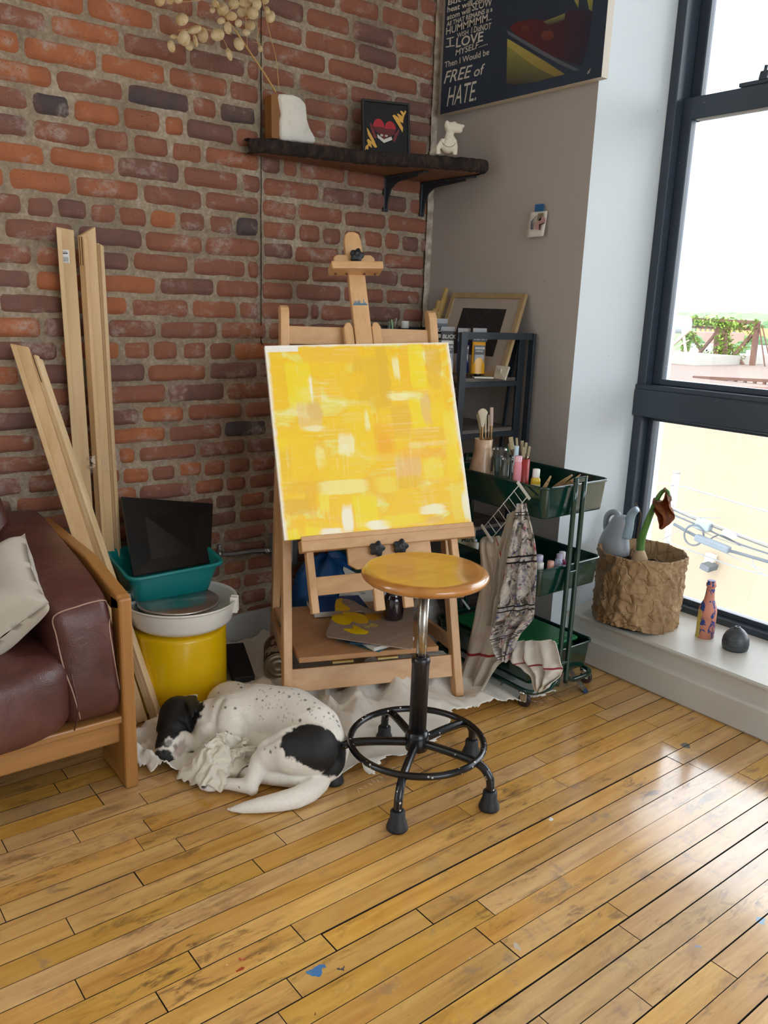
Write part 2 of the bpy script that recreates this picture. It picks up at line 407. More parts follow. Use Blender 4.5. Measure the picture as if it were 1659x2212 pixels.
    for p, cc in zip(me.polygons, cols): buf.extend([cc[0], cc[1], cc[2], 1.0]*p.loop_total)
    ca.data.foreach_set('color', buf)
    o = bpy.data.objects.new('floor', me); COL.objects.link(o); o['kind'] = 'structure'
floor_boards()

def paint_mat(name, col, var=.04, rough=.6, bump=.1):
    m = NT(name); v = m.tex(); n = m.noise(v, 3, 5); n2 = m.noise(v, 45, 4)
    b = s2l(col); c = m.mix(n, tuple(x*(1-var) for x in b[:3])+(1,), tuple(min(1, x*(1+var)) for x in b[:3])+(1,))
    sp = m.n('TexVoronoi', ins={'Vector': v, 'Scale': 9.0}); s_ = m.ramp(sp.outputs['Distance'], [(.018, 1.0), (.024, 0.0)])
    c = m.mix(m.math('MULTIPLY', s_, .6), c, '#4A4540')
    m.bump(n2, bump, .001); return m.fin(c, rough)
M_wall = paint_mat('grey_beige_wall_paint', '#A49D96')
M_white = paint_mat('white_wall_paint', '#C3CBCE', rough=.5)
M_ceil = paint_mat('ceiling_paint', '#E8E6E0')
M_trim = paint_mat('dull_white_trim_paint', '#C2BFB6', .1, .45, .3)
M_base = paint_mat('pale_baseboard_paint', '#BFC3C4', .08, .5, .3)
H = 3.4
# painted wall pier: the room face (grey) and the window reveal (white)
mb = MB()
mb.cur = 0; mb.add([(GX, 2.80, 0), (GX, JY, 0), (GX, JY, H), (GX, 2.80, H)], [(0, 1, 2, 3)])
mb.cur = 1; mb.add([(GX, JY, 0), (2.98, JY, 0), (2.98, JY, H), (GX, JY, H)], [(0, 1, 2, 3)])
mb.add([(2.98, 2.80, 0), (2.98, JY, 0), (2.98, JY, H), (2.98, 2.80, H), (GX, 2.80, 0), (GX, 2.80, H)], [(0, 1, 2, 3), (0, 3, 5, 4)])
struct('wall_right', mb, [M_wall, M_white])
# mortar smear running down the corner where brick meets paint
m = NT('corner_mortar'); m.bump(m.noise(m.tex(), 40, 6), .8, .004); Mcm = m.fin(m.ramp(m.noise(m.tex(), 30, 5), [(.35, '#8B7E6E'), (.65, '#BDB2A2')]), .95)
mb = MB(); mb.grid(lambda u, v: (GX-.026+.03*u+.004*noise.noise(V((v*60, 0, 0))), WY-.012+.004*math.sin(PI*u)*-1-.006*u+.004*noise.noise(V((u*3, v*70, 2))), v*3.4), 6, 200)
struct('trim_1', mb, Mcm)
# window wall beyond the reveal: sill, apron, base; windows repeat towards the viewer's right
YE = -3.3
mb = MB()
def sweep(prof, y0, y1, mi=0):
    mb.cur = mi; n = len(prof)
    vs = [(x, y0, z) for x, z in prof]+[(x, y1, z) for x, z in prof]
    mb.add(vs, [(i, i+1, n+i+1, n+i) for i in range(n-1)], smooth=False)
sweep([(WX+.04, .212), (TX+.03, .186), (TX+.006, .184), (TX, .178), (TX, .172), (TX+.010, .168), (TX+.010, .112), (TX-.004, .108), (TX-.008, .100), (TX-.008, .008), (TX, 0)], JY, YE)
struct('trim_2', mb, M_trim)
mb = MB(); mb.box((2.9, (JY+YE)/2, .1), (.12, JY-YE, .22)); mb.box((2.9, (JY+YE)/2, 3.2), (.24, JY-YE, .44))
for yc in (-1.02,): mb.box((2.79, yc, 1.7), (.38, .22, 3.0))
mb.box((2.79, YE, 1.7), (.38, .3, 3.4))
struct('wall_front', mb, M_white)
# window frames
M_frame = NT('dark_window_metal'); v = M_frame.tex(); sc = M_frame.ramp(M_frame.noise(M_frame.tex((2, 30, 60)), 1.0, 5, .7), [(.70, 0.0), (.74, 1.0)])
M_frame = M_frame.fin(M_frame.mix(sc, '#303B47', '#8C9297'), .38, Metallic=0.0)
M_glass = NT('window_glass')
def thin_glass(name, tint='#FFFFFF', spec=1.0, dirt=0.0):
    m = NT(name); t = m.t; t.nodes.remove(m.b)
    tr = m.n('BsdfTransparent', ins={'Color': tint}); gl = m.n('BsdfGlossy', ins={'Color': '#FFFFFF', 'Roughness': .02}); fr = m.n('Fresnel', ins={'IOR': 1.45})
    mx = m.n('MixShader'); m.set(mx, 0, m.math('MULTIPLY', fr.outputs[0], spec)); m.set(mx, 1, tr); m.set(mx, 2, gl)
    last = mx.outputs[0]
    if dirt:
        df = m.n('BsdfDiffuse', ins={'Color': '#F2F0EA'}); mm = m.n('MixShader')
        n = m.ramp(m.noise(m.tex((1, 1, 1)), 55, 5, .75), [(.5, dirt*.25), (.75, dirt)])
        m.set(mm, 0, n); m.set(mm, 1, last); m.set(mm, 2, df); last = mm.outputs[0]
    t.links.new(last, m.out.inputs[0]); return m.m
M_glass = thin_glass('window_glass', dirt=.03)
def window(n, y0, y1):
    # y0 left (larger y) .. y1
    root = bpy.data.objects.new('window_%d' % n, None); COL.objects.link(root); root['kind'] = 'structure'; root.location = (WX, (y0+y1)/2, .2); LOC[root.name] = V(root.location)
    yc = (y0+y1)/2; w = y0-y1
    f = MB()
    f.box((WX+.05, y0-.018, 1.6), (.13, .036, 2.82), bev=.004); f.box((WX+.05, y1+.018, 1.6), (.13, .036, 2.82), bev=.004)
    f.box((WX+.05, yc, 2.99), (.13, w, .06), bev=.004)
    f.box((WX+.05, yc, .215), (.10, w, .035), bev=.004)
    f.box((WX+.045, yc, .985), (.15, w, .105), bev=.008); f.box((WX+.03, yc, 1.045), (.11, w, .02), bev=.004)
    part('frame', f, M_frame, root)
    def sash(z0, z1, x, st, rt, rb):
        s = MB()
        s.box((x, y0-.036-st/2, (z0+z1)/2), (.035, st, z1-z0), bev=.004); s.box((x, y1+.036+st/2, (z0+z1)/2), (.035, st, z1-z0), bev=.004)
        s.box((x, yc, z1-rt/2), (.034, w-.07, rt), bev=.003); s.box((x, yc, z0+rb/2), (.034, w-.07, rb), bev=.003)
        o = part('sash', s, M_frame, root)
        g = MB(); g.box((x+.002, yc, (z0+z1)/2), (.004, w-.07-st, z1-z0-rt*.6)); part('pane', g, M_glass, o)
        return o
    sash(1.055, 2.07, WX+.045, .042, .075, .022); sash(2.0, 2.965, WX+.085, .042, .04, .05); sash(.232, .935, WX+.05, .022, .02, .02)
    lt = MB(); lt.box((WX+.04, y0-.30, 2.078), (.03, .11, .014), bev=.004); lt.box((WX+.03, y0-.33, 2.095), (.014, .03, .03), (0, .3, 0), bev=.004); lt.tube([(WX+.03, y0-.33, 2.09), (WX+.028, y0-.335, 2.125)], .006, 8)
    part('latch', lt, M_frame, root)
window(1, JY, .52); window(2, .52, -.92); window(3, -1.12, -3.16)
# far walls, ceiling behind the viewer
mb = MB(); mb.box((-3.25, -.3, 1.7), (.1, 6.2, 3.4)); struct('wall_left', mb, M_white)
mb = MB(); mb.box((-.1, -.3, 3.45), (6.4, 6.4, .1)); struct('ceiling', mb, M_ceil)
mb = MB(); mb.box((-1.85, -3.45, 1.7), (2.9, .1, 3.4)); mb.box((2.75, -3.45, 1.7), (.4, .1, 3.4)); mb.box((1.1, -3.45, .35), (3.0, .1, .7)); mb.box((1.1, -3.45, 3.15), (3.0, .1, .5))
struct('wall_near', mb, M_white)
mb = MB()
for xx in (-.37, .6, 1.55, 2.52): mb.box((xx, -3.45, 1.8), (.06, .06, 2.2))
for zz in (.73, 1.8, 2.87): mb.box((1.08, -3.45, zz), (2.95, .06, .06))
struct('window_4', mb, M_frame)
# baseboard on the brick wall
mb = MB(); mb.box((.4, WY-.012, .055), (3.95, .024, .115), bev=.003)
struct('baseboard_back', mb, M_base)
mb = MB(); mb.box((GX-.008, (WY+JY)/2, .05), (.016, WY-JY, .10), bev=.003); mb.box((GX+.04, JY-.008, .05), (.1, .016, .1), bev=.003)
struct('baseboard_right', mb, M_base)
# ================================================================ EASEL, CANVAS, STOOL
M_beech = wood('beech_easel', '#DDB283', '#C2915C', 'z', 1.0, .42)
M_beechx = wood('beech_rail', '#D9AE7E', '#BE8D5A', 'x', 1.0, .42)
M_blackplastic = plain('black_plastic_knob', '#23262A', .45)
ang = math.radians(-21)
EU = V((math.cos(ang), math.sin(ang), 0)); EN = V((-EU.y, EU.x, 0)); EZ = V((0, 0, 1))
FR = at(988, 1508, z=0)-.0*EU; FL = FR-.596*EU; FR = FR.copy()
def leanv(deg): return math.cos(math.radians(deg))*EZ+math.sin(math.radians(deg))*EN
def easel():
    W15 = leanv(15)
    T = thing('studio_easel', (FL+FR)/2, 'beech wood studio easel holding the yellow painting, standing on the drop cloth', 'easel')
    z0 = .012
    def orient(a, b): return EU
    Lr = 1.335
    L0 = FL+EZ*z0; R0 = FR+EZ*z0
    L1 = L0+W15*Lr+EU*.042; R1 = R0+W15*Lr-EU*.042
    for a, b in ((L0, L1), (R0, R1)):
        m = MB(); d = (b-a).normalized()
        # rounded top: stacked prism along the leg
        prof = [(0, -.024), (Lr-.03, -.024), (Lr-.012, -.018), (Lr, 0), (Lr, .012), (Lr-.006, .024), (0, .024)]
        side = EU; nn = d.cross(side).normalized()
        xf = frame(a-side*.0145, d, nn, side)
        m.prism(prof, 0, .029, xf); o = part('leg', m, M_beech, T)
        bv = o.modifiers.new('b', 'BEVEL'); bv.width = .003; bv.segments = 2
    def lp(side, s): # point on leg line at length s
        a, b = (L0, L1) if side < 0 else (R0, R1)
        return a+(b-a).normalized()*s
    # front rails
    m = MB(); a = lp(-1, .105)+EU*.0145; b = lp(1, .105)-EU*.0145; m.bar(a, b, .016, .075, up=W15, bev=.002); part('lower_rail', m, M_beechx, T)
    m = MB(); a = lp(-1, 1.235)+EU*.0145; b = lp(1, 1.235)-EU*.0145; m.bar(a+EN*.006, b+EN*.006, .02, .06, up=W15, bev=.002); part('upper_rail', m, M_beechx, T)
    # rear legs
    for sd, pt in ((-1, at(592, 1403, z=.01)), (1, at(592, 1403, z=.01)+EU*.56)):
        top = lp(sd, 1.16)+EN*.03; m = MB(); m.bar(pt, top, .028, .04, up=EN, bev=.003); part('rear_leg', m, M_beech, T)
    for sd in (-1, 1):
        pt = at(592, 1403, z=.01)+(EU*.56 if sd > 0 else V((0, 0, 0))); f = lp(sd, .17)+EN*.02
        b = pt+(lp(sd, 1.16)+EN*.03-pt)*.10; m = MB(); m.bar(f, b, .018, .045, up=EZ, bev=.002); part('side_rail', m, M_beech, T)
    # storage shelf : a hinged board
    m = MB()
    c00 = at(646, 1422, z=.205); c10 = at(948, 1396, z=.205)
    sw = (c10-c00); u = sw.normalized(); bk = EN
    c01 = at(620, 1312, z=.205); 
    dep = (c01-c00).length
    poly = [c00, c10, c10+bk*dep, c00+bk*dep]
    vs = [p+EZ*0 for p in poly]+[p-EZ*.018 for p in poly]
    m.add(vs, [(0, 1, 2, 3), (7, 6, 5, 4), (0, 4, 5, 1), (1, 5, 6, 2), (2, 6, 7, 3), (3, 7, 4, 0)], smooth=False)
    o = part('shelf_board', m, wood('beech_ply', '#C7976A', '#A87850', 'x', .7, .4), T); bv = o.modifiers.new('b', 'BEVEL'); bv.width = .002
    M_h = plain('brass_hinge', '#B9A36A', .35, Metallic=.9)
    for q in (.3, .62):
        m = MB(); m.box(c00+sw*q-EZ*.022, (.07, .02, .006), Matrix((u, bk, EZ)).transposed()); part('hinge', m, M_h, T)
    # tilting picture frame: plane of the canvas (22 degrees)
    W22 = leanv(22)
    B = cBL.copy(); n22 = EU.cross(W22).normalized()      # points to the back
    if n22.dot(EN) < 0: n22 = -n22
    def pc(u_, w_, n_): return B+cu*u_+cw*w_+cn*n_
    s = CS
    # canvas ledge
    m = MB(); m.bar(pc(.05, -.022, .008), pc(s+.004, -.022, .008), .058, .038, up=cw, bev=.003); o = part('canvas_ledge', m, M_beechx, T)
    m = MB(); m.bar(pc(.052, -.001, -.018), pc(s+.002, -.001, -.018), .010, .016, up=cw, bev=.002); part('ledge_lip', m, M_beechx, o)
    # clamp block under the ledge with two knobs
    m = MB(); pl = [(0, 0), (.275, 0), (.275, -.055), (.255, -.072), (.025, -.072), (.0, -.055)]
    m.prism([(x, y) for x, y in pl], 0, .018, frame(pc(.197, -.037, -.004), cu, cw, cn)); blk = part('clamp_block', m, M_beechx, T)
    def knob(c, r=.022):
        k = MB(); poly = []
        for i in range(60):
            a = 2*PI*i/60; rr = r*(1+.17*math.cos(5*a)); poly.append((rr*math.cos(a), rr*math.sin(a)))
        xf = frame(c, cu, cw, -cn)
        k.prism([(x*.92, y*.92) for x, y in poly], .006, .026, xf, True); k.prism(poly, .009, .023, xf, True)
        k.lathe([(.0001, .0262), (.009, .0262), (.010, .029), (.006, .029), (.0045, .0268), (.0001, .0268)], 20, (0, 0, 0))
        for i in range(len(k.v)-120, len(k.v)): k.v[i] = xf @ k.v[i]
        k.tube([xf @ V((0, 0, -.012)), xf @ V((0, 0, .008))], .005, 10)
        return part('knob', k, M_blackplastic, T)
    knob(at(815, 1183, z=0) if False else pc(.288, -.052, -.004)); knob(pc(.366, -.052, -.004))
    # hanging short uprights + cross bar + bottom of mast guides
    pL = pc(.088, 0, .012); 
    for uu, ll in ((.080, -.232), (s-.058, -.232)):
        m = MB(); m.bar(pc(uu, ll, .030), pc(uu, -.02, .030), .024, .036, up=cn, bev=.003); part('upright', m, M_beech, T)
    m = MB(); m.bar(pc(.092, -.148, .034), pc(s-.068, -.148, .034), .016, .058, up=cw, bev=.002); part('cross_bar', m, M_beechx, T)
    # mast with guides: runs behind the canvas up to the top clamp
    mu = s/2+.028
    for du in (-.047, .047):
        m = MB()
        poly = [(-.016, -.245), (.016, -.245), (.016, s+.07), (.008, s+.088), (-.006, s+.088), (-.016, s+.072)] if du < 0 else [(-.016, -.245), (.016, -.245), (.016, s+.072), (.006, s+.088), (-.008, s+.088), (-.016, s+.07)]
        xx = mu+du*1.02
        m.prism(poly, .0, .022, frame(pc(xx, 0, .022), cu, cw, cn)); o = part('mast_guide', m, M_beech, T); bv = o.modifiers.new('b', 'BEVEL'); bv.width = .0025
    m = MB(); hw = .029; top = s+.405
    poly = [(-hw, -.12), (hw, -.12), (hw, top-.03), (hw*.8, top-.008), (hw*.3, top), (-hw*.4, top), (-hw*.85, top-.012), (-hw, top-.035)]
    m.prism(poly, 0, .024, frame(pc(mu, 0, .018), cu, cw, cn)); mast = part('mast', m, M_beech, T); bv = mast.modifiers.new('b', 'BEVEL'); bv.width = .0025
    # blue paint dashes on the mast
    m = MB(); random.seed(3)
    for i in range(9):
        x = -.022+i*.0048; z = s+.148; h = random.uniform(.004, .022)
        m.add([pc(mu+x, z, .0172), pc(mu+x+.004, z, .0172), pc(mu+x+.0025, z+h, .0172), pc(mu+x+.0005, z+h*.9, .0172)], [(0, 1, 2, 3)])
    m.add([pc(mu-.026, z-.003, .0172), pc(mu+.024, z-.003, .0172), pc(mu+.024, z+.002, .0172), pc(mu-.026, z+.001, .0172)], [(0, 1, 2, 3)])
    part('paint_mark', m, plain('blue_paint_mark', '#4E7F9A', .6), mast, fix=False)
    # top clamp
    tw = s+.272
    m = MB(); m.prism([(-.070, 0), (.070, 0), (.070, .028), (.058, .040), (.01, .040), (-.058, .040), (-.070, .032)], 0, .018, frame(pc(mu-.008, tw, -.004), cu, cw, cn)); o = part('top_clamp', m, M_beechx, T); bv = o.modifiers.new('b', 'BEVEL'); bv.width = .002
    m = MB(); m.bar(pc(mu-.008-.088, tw-.008, -.004), pc(mu-.008+.088, tw-.008, -.004), .062, .026, up=cw, bev=.004); o2 = part('top_ledge', m, M_beechx, T)
    M_sc = plain('screw_brown', '#6A3F28', .5)
    for uu in (-.068, -.03, .03, .068):
        m = MB(); m.tube([pc(mu-.008+uu, tw-.026, .004), pc(mu-.008+uu, tw-.018, .004)], .004, 8); part('screw', m, M_sc, o2)
    knob(pc(mu-.004, tw+.028, -.006), .021)
    return T
# canvas geometry
CS = .62
_k = .62/.64
cBL = CAMP+(V((1.320, 2.165, .574))-CAMP)*_k; cBR = CAMP+(V((1.918, 1.936, .600))-CAMP)*_k; cTL = CAMP+(V((1.386, 2.403, 1.166))-CAMP)*_k
cu = (cBR-cBL).normalized(); cw = (cTL-cBL); cw = (cw-cu*cw.dot(cu)).normalized(); cn = cu.cross(cw).normalized()
if cn.dot(EN) < 0: cn = -cn
easel()
def canvas():
    m = MB(); s = CS
    xf = frame(cBL, cu, cw, cn)
    T = thing('canvas_painting', cBL+cu*s/2, 'square canvas painted with abstract strokes in yellow and orange, on the easel', 'painting')
    bm = MB(); bm.box(xf @ V((s/2, s/2, -.006)), (s, s, .019), xf.to_3x3(), bev=.0015)
    part('canvas', bm, canvas_mat(xf), T)
    st = MB()
    for a, b in (((.02, .02), (s-.02, .02)), ((.02, s-.02), (s-.02, s-.02)), ((.02, .02), (.02, s-.02)), ((s-.02, .02), (s-.02, s-.02))):
        st.bar(xf @ V((a[0], a[1], .009)), xf @ V((b[0], b[1], .009)), .03, .012, up=cn)
    part('stretcher_frame', st, wood('pine_stretcher', '#D8BE8E', '#BC9A66', 'x'), T)
def canvas_mat(xf):
    m = NT('yellow_abstract_paint')
    g = m.n('TexCoord').outputs['Object']   # object origin = base point; rebuild canvas u,v by dot products
    base = cBL+cu*CS/2
    def dot(a, vec, off):
        d = m.n('VectorMath', operation='DOT_PRODUCT'); m.set(d, 0, g); m.set(d, 1, tuple(vec)); return m.math('ADD', m.math('DIVIDE', d.outputs['Value'], CS), off)
    U = dot(0, cu, .5); W = dot(0, cw, 0.0)
    uv = m.n('CombineXYZ', ins={'X': U, 'Y': W}).outputs[0]
    def mp(sc, loc=(0, 0, 0)): return m.n('Mapping', ins={'Vector': uv, 'Scale': sc, 'Location': loc}).outputs[0]
    dv = m.noise(mp((3, 60, 1)), 1, 6, .6); dh = m.noise(mp((60, 3, 1), (5, 2, 0)), 1, 6, .6)
    blot = m.noise(mp((2.2, 2.2, 1)), 2.0, 4, .6, .8)
    c = m.ramp(m.noise(mp((3, 5, 1), (2, 7, 0)), 1.2, 4, .6, .5), [(.3, '#FBC81E'), (.44, '#FFD62A'), (.52, '#FFCB1C'), (.60, '#F8E76A'), (.70, '#FDF3C0')])
    # strokes: (u0,u1,v0,v1 [from top], colour, direction, strength)
    D = 1622.0
    strokes = [
     (290, 720, 60, 180, '#EDB43A', 'h', .9), (300, 640, 170, 260, '#F2C312', 'h', .95), (40, 155, 70, 520, '#EDBD0E', 'v', 1), (170, 350, 180, 500, '#F6DE12', 'v', .9),
     (600, 700, 30, 160, '#F0B93C', 'h', .6), (700, 960, 130, 540, '#DDAE2A', 'v', .9), (880, 960, 40, 500, '#D9A92E', 'v', .8), (1060, 1180, 20, 400, '#F1B71E', 'v', .9),
     (1130, 1260, 30, 380, '#F7DF10', 'v', .95), (1255, 1390, 50, 250, '#DDA62A', 'v', 1), (1290, 1390, 200, 370, '#E0AE3A', 'v', .8), (1000, 1040, 140, 290, '#F8EFC4', 'v', .9),
     (460, 740, 280, 420, '#EFC024', 'h', .9), (360, 440, 330, 500, '#EDC012', 'v', .95), (640, 760, 260, 350, '#F2BE12', 'h', .8), (350, 360, 300, 480, '#FFFBEF', 'v', .9),
     (250, 430, 510, 680, '#E8C890', 'v', .8), (330, 440, 520, 600, '#C99260', 'v', .5), (310, 450, 690, 715, '#F6EBC8', 'h', .9), (960, 1120, 410, 470, '#F9F0C0', 'h', .8),
     (640, 850, 500, 980, '#F2CB08', 'v', .9), (980, 1140, 510, 760, '#DFAA3C', 'v', .85), (1140, 1290, 470, 690, '#F4DC16', 'v', .9), (1230, 1310, 430, 650, '#E6B87A', 'v', .8), (1310, 1430, 480, 690, '#F0CF10', 'v', .9),
     (450, 660, 690, 790, '#EDC01A', 'h', .9), (560, 690, 760, 880, '#FBF3D6', 'v', .75), (770, 800, 560, 700, '#FAF0C8', 'v', .8), (850, 1010, 660, 880, '#F6A91A', 'v', .9), (880, 980, 760, 870, '#F58F12', 'v', .7),
     (1150, 1420, 690, 800, '#E9B43C', 'h', .85), (1060, 1450, 850, 930, '#EFA83A', 'h', .9), (1130, 1440, 790, 840, '#F4CF80', 'h', .7), (1430, 1520, 560, 1000, '#F1E35C', 'v', .7),
     (100, 200, 790, 1130, '#F6D40C', 'v', .9), (130, 215, 880, 1100, '#E8B40C', 'v', .95), (210, 390, 770, 1040, '#EFC80E', 'v', .8), (400, 460, 850, 1000, '#F8E8A0', 'v', .7), (450, 760, 930, 1100, '#F3C91C', 'h', .9),
     (860, 1000, 900, 960, '#F3BE60', 'h', .7), (1010, 1220, 930, 1080, '#E8BA8A', 'v', .8), (1240, 1400, 940, 1080, '#F6DE50', 'v', .8), (1010, 1220, 1080, 1160, '#E0B030', 'h', .9), (770, 1000, 1060, 1260, '#E6B23C', 'v', .7),
     (160, 500, 1120, 1200, '#E6AE20', 'h', .9), (430, 780, 1110, 1210, '#F6EBA8', 'h', .8), (320, 400, 1160, 1370, '#E5A90E', 'v', .95), (160, 340, 1250, 1370, '#D9A43A', 'h', .9), (690, 870, 1230, 1480, '#F5DE06', 'v', .95),
     (430, 500, 1240, 1330, '#F4E14A', 'v', .9), (1230, 1450, 1130, 1280, '#F1BE1C', 'h', .9), (1020, 1160, 1200, 1420, '#F4C028', 'v', .9), (880, 1000, 1070, 1200, '#F4E060', 'h', .7), (600, 690, 1320, 1500, '#FDFBF2', 'v', .95),
     (440, 600, 1480, 1540, '#FDFAF0', 'h', .95), (180, 420, 1480, 1570, '#F5E21C', 'h', .9), (260, 310, 1380, 1520, '#EFB60E', 'v', .9), (800, 960, 1420, 1490, '#FDFAEE', 'h', .95), (1230, 1400, 1290, 1370, '#FBF4DE', 'h', .95),
     (930, 1220, 1370, 1450, '#F3DF30', 'h', .8), (1290, 1390, 1370, 1430, '#E6B878', 'h', .7), (1470, 1600, 1140, 1400, '#F3DA60', 'v', .8), (1560, 1630, 1200, 1400, '#FBF8E8', 'v', .9), (1440, 1520, 820, 1120, '#F6D010', 'v', .9), (600, 760, 560, 660, '#F3D060', 'h', .5)]
    def h2(pt):   # crop pixel -> canvas u,v through the quad
        return pt
    TLp, TRp, BRp, BLp = (0, 40), (1455, 5), (1640, 1440), (165, 1570)
    for (x0, x1, y0, y1, col, dr, a) in strokes:
        xc, yc = (x0+x1)/2, (y0+y1)/2
        # invert bilinear
        u, v = .5, .5
        for _ in range(12):
            px = (1-v)*((1-u)*TLp[0]+u*TRp[0])+v*((1-u)*BLp[0]+u*BRp[0]); py = (1-v)*((1-u)*TLp[1]+u*TRp[1])+v*((1-u)*BLp[1]+u*BRp[1])
            u += (xc-px)/1465; v += (yc-py)/1480
        hu, hv = (x1-x0)/2/1465, (y1-y0)/2/1480
        du = m.math('ABSOLUTE', m.math('SUBTRACT', U, u)); dw = m.math('ABSOLUTE', m.math('SUBTRACT', W, 1-v))
        jit = dh if dr == 'v' else dv       # ragged ends along the stroke
        ja = m.math('MULTIPLY', m.math('SUBTRACT', jit, .5), .16 if (hu > .03 and hv > .03) else .06)
        jb = m.math('MULTIPLY', m.math('SUBTRACT', blot, .5), .05)
        if dr == 'v': dw = m.math('ADD', dw, ja); du = m.math('ADD', du, jb)
        else: du = m.math('ADD', du, ja); dw = m.math('ADD', dw, jb)
        k1 = m.n('MapRange', interpolation_type='SMOOTHSTEP', ins={'Value': du, 'From Min': hu+(.018 if dr == 'v' else .07), 'From Max': max(0, hu-(.014 if dr == 'v' else .05)), 'To Min': 0.0, 'To Max': 1.0}).outputs[0]
        k2 = m.n('MapRange', interpolation_type='SMOOTHSTEP', ins={'Value': dw, 'From Min': hv+(.018 if dr == 'h' else .07), 'From Max': max(0, hv-(.014 if dr == 'h' else .05)), 'To Min': 0.0, 'To Max': 1.0}).outputs[0]
        kk = m.math('MULTIPLY_ADD', m.math('MULTIPLY', k1, k2), 1.0, m.math('MULTIPLY', m.math('SUBTRACT', jit, .5), 1.5)); msk = m.math('MULTIPLY', m.n('MapRange', interpolation_type='SMOOTHSTEP', ins={'Value': kk, 'From Min': .28, 'From Max': .85, 'To Min': 0.0, 'To Max': 1.0}).outputs[0], a*.85)
        lc = s2l(col); lb = (.98, .66, .05) if lc[2] < .12 else lc; c = m.mix(msk, c, (min(1, lc[0]*.70*1.12+lb[0]*.33), min(1, lc[1]*.70*1.14+lb[1]*.33), lc[2]*.72+lb[2]*.28, 1))
    sw = m.math('MULTIPLY', m.ramp(dv, [(.5, 0.0), (.75, 1.0)]), m.ramp(blot, [(.45, 0.0), (.62, .45)])); c = m.mix(sw, c, '#FFF6D8')
    sw = m.math('MULTIPLY', m.ramp(dh, [(.52, 0.0), (.75, 1.0)]), m.ramp(m.noise(mp((2.4, 2.4, 1), (8, 3, 0)), 2, 4), [(.48, 0.0), (.66, .5)])); c = m.mix(sw, c, '#FFF3C4')
    # unpainted ground at the border
    ed = m.math('MINIMUM', m.math('MINIMUM', U, m.math('SUBTRACT', 1.0, U)), m.math('MULTIPLY', m.math('SUBTRACT', 1.0, W), 1.4))
    ed = m.math('ADD', ed, m.math('MULTIPLY', m.math('SUBTRACT', blot, .5), .05))
    c = m.mix(m.ramp(ed, [(.004, .9), (.022, 0.0)]), c, '#FBF8EE')
    cr = m.math('MULTIPLY', m.math('LESS_THAN', U, .17), m.math('GREATER_THAN', W, .965)); c = m.mix(m.math('MULTIPLY', cr, .9), c, '#FBFBF6')
    m.bump(m.math('ADD', dv, dh), .15, .001)
    return m.fin(c, .42)
canvas()

